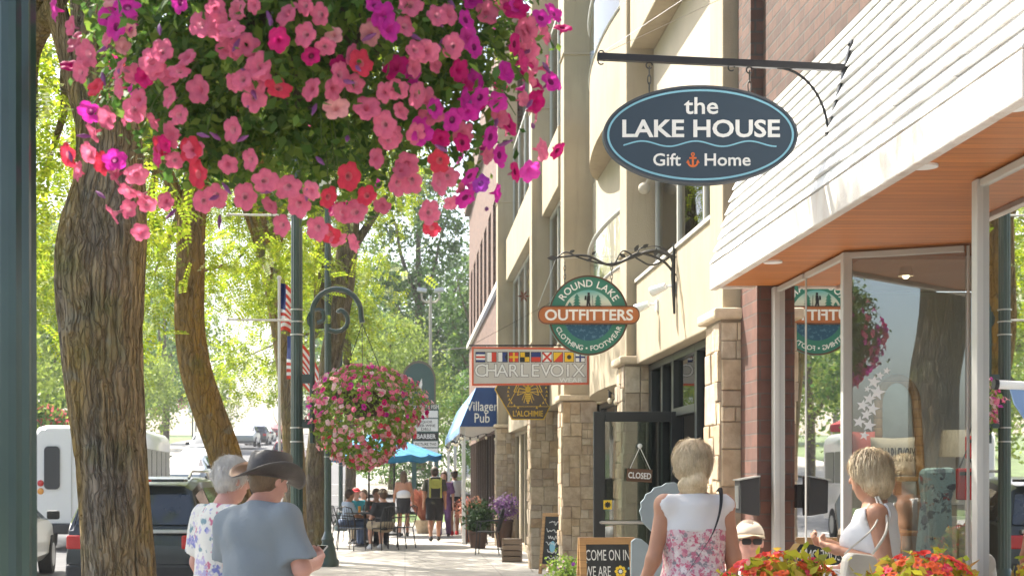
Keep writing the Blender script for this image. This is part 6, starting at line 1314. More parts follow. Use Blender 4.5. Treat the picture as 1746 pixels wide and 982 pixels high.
# woman with crossbody strap ------------------------------------
p = put('woman seen from behind in a pink patterned dress with a white top half', 1183, 7.6, R(6), .985, vox=.0095, female=True, girth=.98, skin='skin_tan', yaw=R(-10), hair=dict(style='bun', mat='hair_blond', strands=6000, len=.06),
  J=dict(elL=(-.225, -.03, 1.10), wrL=(-.30, .03, .88), elR=(.205, -.03, 1.11), wrR=(.215, .06, .87), neck=(0, -.01, 1.42)),
  clothes=[dict(kind='top', name='top', mat='white_cloth', sleeve=0, hem=1.245, inf=.016, wob=.003, neck=.01)])
def dress(p, mat, top, hem, inf=.02, rad=.23):
    j = p['j']; pr = [E_(j['chest'], (.158 + inf, .105 + inf, .185), .06), E_(j['belly'], (.14 + inf, .108 + inf, .17), .06), E_(j['pelvis'], (.168 + inf, .13 + inf, .14), .06), C_((0, 0, hem), j['pelvis'], rad, .15, .07)]
    sdf_obj('dress', pr, .012, K[mat], p['root'], [((0, 0, top), (0, 0, 1)), ((0, 0, hem), (0, 0, -1))], .007, 17, 4)
dress(p, 'floral_pink', 1.262, .42)
bagm = M(p['root']) @ Matrix.Scale(.985, 4); W_ = lambda *q: bagm @ Vector(q)
bg_ = thing('shoulder_bag', 'small black shoulder bag with a long strap worn across the woman in pink', 'bag', W_(-.27, .06, .82)); s = MB()
st = smoothline([(.125, .0, 1.462), (.128, -.055, 1.455), (.105, -.115, 1.36), (.05, -.162, 1.24), (-.03, -.166, 1.12), (-.12, -.168, 1.0), (-.22, -.09, .90), (-.25, .04, .86)], 8); wv = Vector((.6, 0, .8)) * .014
s.add([W_(*q) + sg * wv + Vector((0, dy, 0)) for q in st for sg, dy in ((-1, 0), (1, 0), (1, -.004), (-1, -.004))], [(i * 4 + a, i * 4 + (a + 1) % 4, i * 4 + 4 + (a + 1) % 4, i * 4 + 4 + a) for i in range(len(st) - 1) for a in range(4)]); s.build('strap', K['black_cloth'], bg_)
s = MB(); c = W_(-.25, .06, .80); s.box(c.x - .03, c.x + .03, c.y - .1, c.y + .1, c.z - .08, c.z + .07); s.build('pouch', K['leather'], bg_, bevel=.015)
# woman at the window --------------------------------------------
p = put('woman with a blond bob and white sleeveless top standing at the shop window', 1490, 7.35, R(72), .955, vox=.0095, female=True, girth=.98, skin='skin_tan', yaw=R(-24), pitch=R(-6), hair=dict(style='bob', mat='hair_blond', strands=6000, len=.06), eyes=True,
  J=dict(elL=(-.215, -.06, 1.13), wrL=(-.13, .19, 1.20), elR=(.21, -.03, 1.13), wrR=(.07, .23, 1.22), hfL=(.45, .85, .25), hfR=(-.4, .85, .2), hnL=(.5, -.2, .7), hnR=(-.5, -.2, .7), curlL=.9, curlR=.9),
  clothes=[dict(kind='top', name='top', mat='white_cloth', sleeve=0, hem=1.02, inf=.02, wob=.005, wf=15, flare=True, neck=.0), dict(kind='trousers', mat='coral', vox=.014, rise=.13), dict(kind='shoes', mat='shoe', vox=.018)])
m_ = M(p['root']) @ Matrix.Scale(.955, 4); W2 = lambda *q: m_ @ Vector(q)
w_ = MB(); w_.tube([W2(-.147 + .03 * math.cos(t), .165 + .012 * math.sin(t), 1.193 + .03 * math.sin(t)) for t in [k * math.pi / 8 for k in range(17)]], .006, 6); w_.build('bracelet', K['ink'], p['root'])
K['linenbag'] = plain('cream_leather', (.56, .52, .44), .6, 0, .08, 8, .002); hb = thing('handbag', 'cream handbag with a chain strap carried by the woman at the shop window', 'bag', P(1462, 990, 7.05)); s = MB(); c = P(1463, 975, 7.05); s.plate(c, Vector((1, .25, -.12)), Vector((.12, 0, 1)), rrect(-.085, .085, -.18, .09, .045, 4), -.035, .035); s.build('pouch', K['linenbag'], hb, bevel=.02)
s = MB(); s.plate(c + Vector((.01, -.036, .04)), Vector((1, .25, -.12)), Vector((.12, 0, 1)), rrect(-.08, .08, -.05, .045, .04, 4), 0, .006); s.build('flap', K['linenbag'], hb, bevel=.003)
s = MB(); a, e = c + Vector((.07, .01, .085)), W2(-.12, -.02, 1.475); q = bez(a, a + Vector((.06, -.04, .1)), e + Vector((.05, -.10, -.14)), e, 10); s.tube(q, .0075, 6); q2 = bez(c + Vector((-.06, .02, .085)), c + Vector((-.01, -.02, .16)), e + Vector((.025, -.10, -.15)), e + Vector((-.012, 0, 0)), 10); s.tube(q2, .005, 6); s.build('chain_strap', K['linenbag'], hb, smooth=60)
# man sitting behind the flowers -------------------------------------
def seatJ(dz=-.48, lean=0, **kw):
    J = dict(head=(0, .03 + lean, 1.585 + dz), neck=(0, -.01 + lean, 1.43 + dz), shR=(.178, -.02 + lean, 1.385 + dz), shL=(-.178, -.02 + lean, 1.385 + dz), elR=(.23, .08 + lean, 1.13 + dz), elL=(-.23, .08 + lean, 1.13 + dz), wrR=(.14, .32 + lean, 1.10 + dz), wrL=(-.14, .32 + lean, 1.10 + dz), chest=(0, lean, 1.24 + dz), belly=(0, .0 + lean * .5, 1.06 + dz), pelvis=(0, 0, .95 + dz),
      hipR=(.09, .02, .94 + dz), hipL=(-.09, .02, .94 + dz), knR=(.12, .42, .5), knL=(-.12, .42, .5), anR=(.12, .40, .085), anL=(-.12, .40, .085)); J.update(kw); return J
p = put('seated man in a tan cap and dark sunglasses facing us behind the red flowers', 1277, 9.25, R(172), 1.0, vox=.0095, skin='skin_pink', yaw=R(4), eyes=True, J=seatJ(-.49), hair=dict(style='short', mat='hair_sand'),
  clothes=[dict(kind='top', name='shirt', mat='white_cloth', sleeve=.8, hem=.36, vox=.014), dict(kind='trousers', mat='khaki', vox=.016), dict(kind='shoes', mat='shoe', vox=.016)])
K['tan_cap'] = plain('tan_cap', (.50, .42, .33), .9, 0, .1, 8, .002); cap(p, 'tan_cap', 'khaki'); spectacles(p)
# people down the pavement --------------------------------------------
LO = dict(vox=.02, hands=False)
walk = dict(knR=(.1, .10, .50), anR=(.1, .16, .10), anL=(-.1, -.18, .10), knL=(-.1, .0, .49))
p = put('man walking away with a big green and black backpack and black shorts', 741, 34.8, R(3), 1.03, girth=1.15, skin='skin_tan', J=walk, hair=dict(style='short', mat='hair_brown'), clothes=[dict(kind='top', name='t_shirt', mat='dark_olive', sleeve=.8), dict(kind='shorts', mat='black_cloth', len=1.0), dict(kind='shoes', mat='shoe')], **LO); cap(p, 'dark_olive')
r0 = M(p['root']); bp = thing('backpack', 'green and black hiking backpack on the man walking away', 'backpack', r0 @ Vector((0, -.2, 1.02)), R(3)); s = MB(); s.plate((0, .06, 0), UX, UZ, rrect(-.17, .17, 0, .52, .1), 0, .18); s.build('pack', K['ink'], bp, local=True, bevel=.04)
K['limecloth'] = plain('lime_cloth', (.36, .36, .08), .85, 0, .15, 8, 0); s = MB(); s.plate((0, -.12, 0), UX, UZ, rrect(-.12, .12, .24, .46, .06), 0, .03); s.box(-.15, -.11, -.135, -.118, .02, .5); s.box(.11, .15, -.135, -.118, .02, .5); s.build('front_pocket', K['limecloth'], bp, local=True, bevel=.01)
put('person in purple just beyond the man with the backpack', 757, 37.5, R(170), .98, female=True, J=walk, hair=dict(style='long', mat='hair_brown'), clothes=[dict(kind='top', name='top', mat='purple', sleeve=.9), dict(kind='trousers', mat='purple'), dict(kind='shoes', mat='shoe')], **LO)
p = put('person in a white long-sleeved top, black shorts and dark cap', 775, 38.4, R(10), 1.0, female=True, skin='skin_tan', J=walk, hair=dict(style='short', mat='hair_brown'), clothes=[dict(kind='top', name='sweatshirt', mat='white_cloth', sleeve=1.95), dict(kind='shorts', mat='black_cloth', len=.6), dict(kind='shoes', mat='red_cloth')], **LO); cap(p, 'ink')
p = put('woman with long brown hair, bare shoulders, white tube top and black skirt', 688, 37.4, R(0), .98, female=True, skin='skin_tan', J=walk, hair=dict(style='long', mat='hair_sand'), clothes=[dict(kind='skirt', name='tube_top', mat='white_cloth', hem=1.02, waist=1.30), dict(kind='skirt', mat='black_cloth', hem=.62, waist=1.05), dict(kind='shoes', mat='shoe')], **LO)
p = put('diner in a black shirt and khaki shorts seated back to us at the cafe table', 656, 30.8, R(28), 1.02, girth=1.15, J=seatJ(-.46, .06), hair=dict(style='short', mat='hair_brown'), clothes=[dict(kind='top', name='shirt', mat='black_cloth', sleeve=.8, hem=.4), dict(kind='shorts', mat='khaki', len=1.0), dict(kind='shoes', mat='white_cloth')], **LO); cap(p, 'khaki')
p = put('diner in a pale blue shirt leaning over the cafe table, left end', 587, 32.6, R(-70), 1.0, J=seatJ(-.46, .10), hair=dict(style='short', mat='hair_brown'), skin='skin_tan', clothes=[dict(kind='top', name='shirt', mat='light_blue', sleeve=.9, hem=.4), dict(kind='trousers', mat='denim'), dict(kind='shoes', mat='shoe')], **LO)
p = put('diner in a teal shirt and red cap at the far side of the cafe table', 606, 34.6, R(-150), 1.0, J=seatJ(-.44, .02), hair=dict(style='short', mat='hair_brown'), clothes=[dict(kind='top', name='shirt', mat='teal', sleeve=.8, hem=.4), dict(kind='trousers', mat='denim'), dict(kind='shoes', mat='shoe')], **LO); cap(p, 'red_cloth')
p = put('diner with red hair and an orange top beside the teal shirt', 621, 35.2, R(160), .97, female=True, J=seatJ(-.44, .02), hair=dict(style='bob', mat='hair_sand'), clothes=[dict(kind='top', name='top', mat='coral', sleeve=.7, hem=.4), dict(kind='trousers', mat='khaki'), dict(kind='shoes', mat='shoe')], **LO)
p = put('diner in dark clothes facing the man in the black shirt', 640, 33.2, R(200), 1.0, J=seatJ(-.45, .05), hair=dict(style='short', mat='hair_sand'), skin='skin_tan', clothes=[dict(kind='top', name='shirt', mat='dark_olive', sleeve=.7, hem=.4), dict(kind='trousers', mat='black_cloth'), dict(kind='shoes', mat='shoe')], **LO)
p = person('small far pedestrian in a blue top on the opposite pavement beyond the bus', (PX(277, 125), 125, prof(125) - .02), R(20), vox=.035, hands=False, hair=dict(style='short', mat='hair_brown', vox=.03), clothes=[dict(kind='top', name='top', mat='teal'), dict(kind='shorts', mat='black_cloth')])
# ---------------------------------------------------------------- cafe furniture
def chair_proto(label):
    o = thing('cafe_chair', label, 'chair', (0, 0, 0), 0, 'black metal cafe chairs'); m_ = K['black_metal']
    s = MB(); s.plate((0, 0, .44), UX, Vector((0, 1, 0)), rrect(-.21, .21, -.2, .22, .06, 4), 0, .018); s.build('seat', m_, o, local=True)
    s = MB(); s.tube([(-.2, -.19, .45), (-.21, -.26, .7), (-.17, -.3, .88), (0, -.31, .92), (.17, -.3, .88), (.21, -.26, .7), (.2, -.19, .45)], .013, 7)
    for x in (-.12, -.06, 0, .06, .12): s.tube([(x, -.2, .46), (x, -.27, .7), (x * .9, -.305, .9)], .006, 5)
    s.build('backrest', m_, o, local=True, smooth=50)
    for x in (-.19, .19):
        for y, y2 in ((.19, .22), (-.18, -.25)): s = MB(); s.tube([(x, y, .44), (x * 1.05, y2, 0)], .012, 6); s.build('leg', m_, o, local=True, smooth=50)
        s = MB(); s.tube([(x * 1.08, -.25, .68), (x * 1.15, .0, .67), (x * 1.15, .17, .65), (x, .2, .45)], .012, 6); s.build('armrest', m_, o, local=True, smooth=50)
    return o
ch = chair_proto('black metal chair under the diner in the black shirt'); CL = [(PX(656, 30.8), 30.8, R(28)), (PX(587, 32.6), 32.6, R(-70)), (PX(606, 34.6), 34.6, R(-150)), (PX(621, 35.2), 35.2, R(160)), (PX(640, 33.2), 33.2, R(200)), (PX(684, 31.6), 31.6, R(60)), (PX(600, 30.6), 30.6, R(-30)), (PX(832, 28.9), 28.9, R(78)), (PX(812, 33.4), 33.4, R(85)), (PX(806, 36), 36, R(88))]
LB = ['black metal chair under the diner in the black shirt', 'black metal chair under the diner in the pale blue shirt', 'black metal chair under the diner in the teal shirt', 'black metal chair under the diner with red hair', 'black metal chair under the diner in dark clothes', 'empty black metal chair at the right end of the cafe tables', 'empty black metal chair at the near left of the cafe tables', 'empty black metal chair standing nearest us against the building, by the stone column', 'black metal chair against the building behind the dark pot', 'farthest black metal chair against the building, below the awning']
for i, (x, y, a) in enumerate(CL): c = ch if i == 0 else copy_tree(ch); c.location = (x, y - .04, 0); c.rotation_euler.z = a; c['label'] = LB[i]
def table(label, x, y):
    o = thing('cafe_table', label, 'table', (x, y, 0), 0, 'round cafe tables'); s = MB(); s.lathe((0, 0, .72), [(.44, 0), (.45, .01), (.44, .025)], 28); s.build('tabletop', K['iron'], o, local=True, smooth=40); s = MB(); s.tube([(0, 0, .03), (0, 0, .72)], .03, 10); s.build('pedestal', K['black_metal'], o, local=True, smooth=50)
    s = MB(); s.lathe((0, 0, 0), [(.24, 0), (.22, .03), (.05, .05)], 20); s.build('foot', K['black_metal'], o, local=True, smooth=40); return o
table('round metal table between the pale blue shirt and the black shirt', PX(622, 32.2), 32.4); table('round metal table farther back, before the teal shirt', PX(610, 33.9), 33.75)
def glass_(label, x, y, m_): s = MB(); s.lathe((x, y, .747), [(.03, 0), (.036, .14), (.033, .14), (.027, .01)], 12); o = s.build('drinking_glass', K[m_], smooth=40); tag(o, label, 'glass')
glass_('amber drink on the nearer cafe table', PX(622, 32.2) - .12, 32.3, 'amber'); glass_('tall red drink on the nearer cafe table', PX(622, 32.2) + .14, 32.45, 'redlamp')
K['umb'] = plain('umbrella_blue', (.035, .22, .42), .8, 0, .12, 5, .002)
def parasol(label, x, y, zr, rad, tilt):
    o = thing('parasol', label, 'parasol', (x, y, 0), 0, 'blue cafe parasols'); s = MB(); s.tube([(0, 0, .05), (0, 0, zr + .5)], .022, 10); s.build('pole', K['black_metal'], o, local=True, smooth=50); s = MB(); s.lathe((0, 0, 0), [(.25, 0), (.24, .06), (.05, .1), (.04, .25)], 20); s.build('base', K['iron'], o, local=True, smooth=40)
    s = MB(); n = 8; V = []
    for j in range(5):
        f = j / 4
        for k in range(n * 4): t = 2 * math.pi * k / (n * 4); sc_ = 1 - .07 * math.sin((k % 4) / 4 * math.pi) * f; r_ = rad * f * sc_; V.append((r_ * math.cos(t), r_ * math.sin(t), zr + .48 - .48 * f ** .9 - .05 * math.sin((k % 4) / 4 * math.pi) * f))
    n *= 4; s.add(V, [(j * n + k, j * n + (k + 1) % n, (j + 1) * n + (k + 1) % n, (j + 1) * n + k) for j in range(4) for k in range(n)]); s.add([V[4 * n + k] for k in range(n)] + [(V[4 * n + k][0], V[4 * n + k][1], V[4 * n + k][2] - .13) for k in range(n)], [(k, (k + 1) % n, n + (k + 1) % n, n + k) for k in range(n)])
    c = s.build('canopy', K['umb'], o, local=True, smooth=20); s = MB()
    for k in range(8): t = 2 * math.pi * k / 8; s.tube([(0, 0, zr + .40), (rad * .96 * math.cos(t), rad * .96 * math.sin(t), zr - .02)], .007, 4)
    s.build('ribs', K['steel'], o, local=True); return o
parasol('blue parasol over the nearer cafe table, partly hidden by the flower basket', PX(628, 32.4) , 33.0, 2.02, 1.35, 0); parasol('blue parasol farther back toward the street corner', PX(672, 38.5), 38.5, 2.12, 1.25, 0)
# planters by the building -------------------------------------------
K['potleaf'] = leafmat('dark_pot_leaf', [(.02, .045, .018), (.035, .07, .025), (.06, .10, .035)], .25); K['darkpot'] = plain('dark_clay', (.09, .05, .035), .85, 0, .15, 8, .003); K['terracotta'] = plain('terracotta', (.25, .095, .05), .9, 0, .15, 8, .003)
def tub(label, x, y, r, h, leafm, n, lh, fl=None, nf=0, m_='terracotta', sz=.07, fr=.03, nm='planter', fp=100, spread=.08, ground=0):
    o = thing(nm, label, 'planter', (x, y, ground)); s = MB(); s.lathe((0, 0, 0), [(r * .75, 0), (r, h * .92), (r * 1.07, h * .93), (r * 1.07, h), (r * .95, h), (r * .9, h - .05)], 24); s.build('pot', K[m_], o, local=True, smooth=35)
    p = clump_pts([((0, 0, h + lh * .45), (r * 1.25, r * 1.2, lh * .55))], n, 50, spread, .5); p[:, 2] = np.maximum(p[:, 2], h * .9); V, Fq = leaves(p, sz); link_mesh('foliage', np_mesh('foliage', V, Fq, K[leafm], False), o, True)
    s = MB()
    for k in range(12): a = rnd.uniform(0, 6.28); s.tube([(0, 0, h - .06), (r * .5 * math.cos(a), r * .5 * math.sin(a), h + lh * .5), (r * math.cos(a), r * math.sin(a), h + lh * .8)], [.008, .006, .003], 5)
    s.build('stems', K['stem'], o, local=True)
    if nf:
        it = []
        for _ in range(nf):
            v = Vector((rnd.gauss(0, 1), rnd.gauss(-.4, .8), abs(rnd.gauss(.25, .6)))).normalized(); it.append((Vector((v.x * r * 1.3, v.y * r * 1.25, h + lh * .3 + v.z * lh * .75)), v + Vector((0, -.2, .4)), rnd.choice(fl)))
        it.sort(key=lambda t: t[0].y); add_flowers(o, it, fr, fp)
    return o
K['purpleleaf'] = leafmat('purple_leaf', [(.16, .07, .2), (.25, .12, .3), (.10, .1, .08)], .3)
tub('dark pot of leafy plants beside the metal chair against the building', PX(815, 31.5), 31.5, .21, .36, 'potleaf', 1700, .7, sz=.09, m_='darkpot'); tub('tall tub of purple flowers beside the far stone column', PX(832, 31.8) + .35, 31.9, .2, .6, 'purpleleaf', 1100, .5, sz=.06, m_='darkpot'); tub('tub of coral flowers behind the dark leafy planter', PX(802, 34.6), 34.6, .25, .62, 'redgrass', 700, .4, sz=.06)
tub('pot of green and yellow plants at the foot of the stone column', PX(975, 19.6), 19.9, .24, .16, 'petleaf2', 1100, .24, ['v', 'w'], 18, sz=.05, fr=.022)
K['begleaf'] = leafmat('begonia_leaf', [(.36, .36, .03), (.5, .46, .04), (.22, .30, .03), (.5, .36, .05), (.30, .17, .05)], .45)
PET['o'] = (petalmat('petal_scarlet', (.75, .045, .03), None), PET['r'][1], PET['r'][2]); PET['g'] = (petalmat('petal_orange_red', (.85, .16, .04), None), PET['r'][1], PET['r'][2])
tub('large tub of red and orange begonias in front of the seated man', PX(1332, 6.4), 6.4, .235, .775, 'begleaf', 1500, .39, ['o', 'g', 'g', 'r'], 300, 'offwhite', .058, .019, fp=100, spread=.05); tub('tub of red and orange begonias in front of the angled window', PX(1575, 6.1), 6.1, .20, .80, 'begleaf', 1300, .38, ['o', 'g', 'g', 'r'], 240, 'offwhite', .058, .019, fp=100, spread=.05)
# crate, sandwich boards, cut-out, mailbox, bench -----------------------
K['pine'] = woodmat('pine_frame', (.50, .29, .11), (.36, .19, .07), .06, 2, .5); K['chalk'] = plain('chalkboard', (.028, .03, .03), .85, 0, .35, 5, 0); K['chalkwhite'] = plain('chalk_white', (.7, .7, .66), .9, 0, .1, 30, 0); K['crate'] = woodmat('grey_crate', (.26, .2, .14), (.16, .12, .09), .1, 2, .8)
c = P(872, 905, 26.4); o = thing('wooden_crate', 'grey wooden crate standing by the beige door frame', 'crate', (c.x, 26.4, 0)); s = MB()
for k in range(4): s.box(-.16, .16, -.16, .16, .01 + k * .105, .1 + k * .105)
s.build('slats', K['crate'], o, local=True, bevel=.004); s = MB()
for sx in (-1, 1): s.box(sx * .165 - .015, sx * .165 + .015, -.18, -.161, 0, .43)
s.build('corner_post', K['crate'], o, local=True)
def aboard(label, cx, d, w_, h, yaw_, draw):
    o = thing('sandwich_board', label, 'sandwich board', (cx, d, 0), yaw_, 'chalkboard A-frame signs'); lean = .16
    for sg in (-1, 1):
        U = Vector((-sg, 0, 0)) if sg > 0 else Vector((1, 0, 0)); top = Vector((0, sg * .02, h)); bot = Vector((0, sg * (.02 + h * lean), 0)); V_ = (top - bot).normalized(); L = (top - bot).length; f = .055; s = MB()
        for r_ in (rect(-w_ / 2, -w_ / 2 + f, 0, L), rect(w_ / 2 - f, w_ / 2, 0, L), rect(-w_ / 2 + f, w_ / 2 - f, L - f, L), rect(-w_ / 2 + f, w_ / 2 - f, .1, .1 + f)): s.plate(bot, U, V_, r_, -.012, .012)
        s.build('frame', K['pine'], o, local=True, bevel=.003); s = MB(); s.plate(bot, U, V_, rect(-w_ / 2 + f, w_ / 2 - f, .1 + f, L - f), -.005, .005); b_ = s.build('chalkboard', K['chalk'], o, local=True)
        if sg < 0: s = MB(); draw(s, bot, U, V_, L); s.build('chalk_writing', [K['chalkwhite'], K['sticker'], K['skyblue']], b_, local=True)
    return o
def draw1(s, o, U, V_, L):
    N = U.cross(V_); B_ = o + N * .0055
    for txt, y, wv, sz, bo in (('COME ON IN', L - .185, .36, .125, 0), ('WE ARE', L - .315, .21, .12, 0), ('OPEN', L - .485, .37, .15, .02)): put_text(s, txt, B_ + V_ * y + U * (-.0 if txt != 'WE ARE' else -.085), U, V_, sz, bo, .001, width=wv)
    s.m = 1; cc = B_ + V_ * (L - .275) + U * .10
    for k in range(8): a = k * math.pi / 4; s.plate(cc + (U * math.cos(a) + V_ * math.sin(a)) * .035, U, V_, ellipse(.014, .014, 8), 0, .001)
    s.m = 0; s.plate(cc, U, V_, ellipse(.016, .016, 10), .001, .002); s.m = 2
    for x, y in ((.17, -.25), (-.18, -.2), (.175, -.36), (-.17, -.34)): s.plate(B_ + V_ * (L + y) + U * x, U, V_, ellipse(.01, .01, 8), 0, .001)
def draw2(s, o, U, V_, L):
    N = U.cross(V_); B_ = o + N * .0055; r_ = random.Random(5)
    for k in range(6):
        y = L - .16 - k * .11; xs = [-.12 + .24 * i / 9 for i in range(10)]; pts = [B_ + U * x * (.7 + .3 * (k % 2)) + V_ * (y + r_.uniform(-.035, .035)) for x in xs]; s.tube(smoothline_v(pts), .006, 4)
    s.m = 2; s.plate(B_ + V_ * (L * .45), U, V_, ellipse(.05, .09, 14), 0, .001)
def smoothline_v(pts): return [Vector(q) for q in smoothline([tuple(p) for p in pts], 3)]
aboard('chalkboard A-frame reading COME ON IN WE ARE OPEN in front of the open glass door', PX(1040, 11.7), 11.9, .46, 1.02, R(4), draw1)
aboard('narrow pine A-frame with a chalk drawing leaning between the two stone columns', PX(946, 23.2), 23.1, .42, .95, R(-32), draw2)
K['cutout'] = plain('grey_blue_painted_board', (.20, .25, .27), .7, 0, .06, 6, .001)
d = 10.2; o = thing('cutout_board', 'grey blue painted wooden cut-out with a scalloped edge behind the woman in pink', 'sign board', (PX(1115, d), d, 0)); ol = [(1150, 822), (1136, 823), (1128, 828), (1115, 831), (1110, 838), (1101, 842), (1098, 850), (1092, 856), (1093, 864), (1090, 871), (1093, 880), (1094, 888), (1102, 897), (1110, 905), (1116, 916), (1117, 930), (1124, 934), (1135, 930), (1150, 915), (1175, 905), (1180, 860), (1165, 830)]
q = lambda L: [(PX(a, d), PZ(b_, d)) for a, b_ in L]; s = MB(); s.plate((0, d, 0), UX, UZ, q(ol), -.012, .012); s.build('upper_panel', K['cutout'], o, bevel=.003)
s = MB(); s.plate((0, d - .03, 0), UX, UZ, q([(1075, 922), (1082, 917), (1092, 918), (1102, 926), (1110, 936), (1118, 942), (1135, 945), (1150, 950), (1165, 1010), (1165, 1100), (1080, 1100), (1074, 1000)]), -.012, .012); s.build('lower_panel', K['cutout'], o, bevel=.003)
s = MB(); s.box(PX(1125, d) - .03, PX(1125, d) + .03, d + .013, d + .05, 0, 1.2); s.box(PX(1095, d), PX(1150, d), d + .013, d + .3, 0, .03); s.build('stand', K['crate'], o)
d = 9.7; o = thing('mailbox', 'black wall mailbox fixed to the brick pier above the seated man', 'mailbox', (2.2, d, 1.35)); x0, x1, z0, z1 = PX(1258, d), PX(1284, d), PZ(879, d), PZ(815, d)
s = MB(); s.plate((0, d + .1, 0), UX, UZ, [(x0 + .005, z0 + .02), (x1 + .03, z0), (x1 + .03, z1 + .01), (x0, z1 - .015)], 0, .16); s.build('box', K['plastic'], o, bevel=.006); s = MB(); s.add([(x0 - .012, d - .075, z1 - .008), (x1 + .03, d - .075, z1 + .018), (x1 + .03, d + .1, z1 + .018), (x0 - .012, d + .1, z1 - .008)], [(0, 1, 2, 3)]); m2 = s.build('lid', K['steel'], o); sf = m2.modifiers.new('thick', 'SOLIDIFY'); sf.thickness = .008
s = MB(); s.box(x0 - .004, x0 + .001, d - .03, d + .07, z0 + .05, z1 - .05); s.build('label_plate', K['steel'], o); s = MB(); s.box(x1 + .0, 2.37, d + .09, d + .3, z0 + .05, z1 - .04); s.build('bracket', K['plastic'], o)
o = thing('bench', 'low wooden bench under the seated man with the cap', 'bench', (PX(1277, 9.25), 9.3, 0)); s = MB()
for k in range(4): s.box(-.5, .3, -.17 + k * .085, -.1 + k * .085, .33, .365)
s.build('seat', K['pine'], o, local=True, bevel=.004)
for sx in (-.42, .22):
    for sy in (-.14, .12): s = MB(); s.box(sx - .03, sx + .03, sy - .03, sy + .03, 0, .329); s.build('leg', K['pine'], o, local=True, bevel=.004)
# string lights ------------------------------------------------------
K['bulb'] = plain('bulb_glass', (.8, .7, .5), .2, 0, .05, 3, 0)
def slights(label, pts, n, drop):
    o = thing('string_lights', label, 'string lights', pts[0]); s = MB(); q = smoothline([tuple(p) for p in pts], 10); s.tube([Vector(v) for v in q], .006, 5); s.build('cable', K['ink'], o)
    for i in range(n): v = Vector(q[int((i + .5) / n * (len(q) - 1))]); s = MB(); s.tube([v, v - Vector((0, 0, drop))], .018, 8); b_ = s.build('socket', K['ink'], o, smooth=50); s = MB(); s.sphere(v - Vector((0, 0, drop + .035)), .028, 10, (1, 1, 1.3)); s.build('bulb', K['bulb'], b_, smooth=60)
slights('three bulbs hanging from the balcony underside between the columns', [P(1036, 664, 17), P(1045, 671, 17) , P(1055, 668, 16.9), P(1066, 667, 16.8)], 3, .07); slights('row of bulbs along the lower edge of the blue awning', [(1.27, 33.0, 2.5), (1.28, 36, 2.4), (1.27, 39, 2.5), (1.28, 42, 2.4), (1.27, 45, 2.5)], 12, .06); slights('bulbs along the camera side of the blue awning', [(1.25, 32.96, 2.5), (1.5, 32.96, 2.42), (1.8, 32.96, 2.5), (2.1, 32.96, 2.46)], 5, .06)
# directory sign, floodlight mast, flags, far signs -----------------------
d = 58.0; k_ = d / F; zg = prof(d); o = thing('directory_sign', 'tall green arched directory sign with rows of white shop panels', 'sign', (PX(715, d), d, zg)); q = lambda L: [(PX(a, d), PZ(b_, d)) for a, b_ in L]; arch = [(743, 690), (743, 650)] + [(714 + 29 * math.cos(t), 648 - 33 * math.sin(t)) for t in [k * math.pi / 12 for k in range(13)]] + [(685, 690)]
K['dirgreen'] = plain('directory_green', (.03, .085, .075), .6, 0, .08, 3, 0); s = MB(); s.plate((0, d, 0), UX, UZ, q(arch), -.1, .1); s.build('header', K['dirgreen'], o)
s = MB(); s.ring((0, d, 0), UX, UZ, q(arch), q([(714 + (a - 714) * .9, 655 + (b_ - 655) * .9) for a, b_ in arch]), .1, .13); s.build('header_border', plain('header_edge', (.12, .10, .07), .6, 0, .1, 3, 0), o)
s = MB(); s.plate((0, d, 0), UX, UZ, q([(702, 690), (748, 690), (748, 772), (702, 772)]), -.08, .08); s.build('panel_board', K['dirgreen'], o)
s = MB(); put_text(s, 'RED WHITE FISH', (PX(722, d), d - .105, PZ(697, d)), UX, UZ, .26, .012, .004, width=52 * k_); s.plate((0, d - .1, 0), UX, UZ, q([(712, 668), (716, 652), (719, 645), (720, 656), (717, 668)]), 0, .02); s.build('lettering', K['lettering'], o)
s = MB(); t2 = MB(); rows = [(700, 712, 0), (714, 735, 2), (738, 750, 1), (752, 762, 2), (764, 772, 1)]
for a, e, nr in rows:
    if (a, e) == (738, 750): s.m = 1
    else: s.m = 0
    s.plate((0, d - .08, 0), UX, UZ, q([(705, a), (746.5, a), (746.5, e), (705, e)]), 0, .02)
s.build('name_panel', [K['white'], K['ink']], o)
w2 = MB(); put_text(w2, 'BARBER', (PX(727, d), d - .105, PZ(747.5, d)), UX, UZ, .25, .02, .004, width=32 * k_); w2.build('lettering', K['white'], o)
for txt, y, wv in (('LIQUOR', 721, 22), ('BEER WINE', 727.5, 32), ('DELI', 733.5, 16), ('PICTURE THIS', 759, 36)): put_text(t2, txt, (PX(726, d), d - .105, PZ(y, d)), UX, UZ, .14, .01, .004, width=wv * k_)
t2.build('panel_lettering', K['ink'], o)
s = MB()
for px in (706, 744): s.box(PX(px, d) - .09, PX(px, d) + .09, d - .07, d + .07, zg - .2, PZ(690, d))
s.build('post', K['dirgreen'], o)
d = 61.5; o = thing('floodlight_mast', 'thin grey mast with two floodlights on curved arms above the directory sign', 'lamp post', (PX(734, d), d, prof(d))); zt = PZ(512, d); s = MB(); s.tube([(0, 0, -.3), (0, 0, zt - prof(d) + .15)], [.09, .06], 10); s.build('mast', K['stucco_d'], o, local=True, smooth=50)
for sg in (-1, 1):
    h = zt - prof(d); s = MB(); s.tube([(0, 0, h - .1), (sg * .22, 0, h - .08), (sg * .36, 0, h + .05), (sg * .38, 0, h + .3)], .045, 7); a_ = s.build('arm', K['stucco_d'], o, local=True, smooth=50); s = MB(); s.obox((sg * .36, 0, h + .42), (1, 0, .15 * sg), (0, 1, 0), (-.15 * sg, 0, 1), .2, .16, .08); s.build('floodlight', K['steel'], o, local=True, bevel=.02)
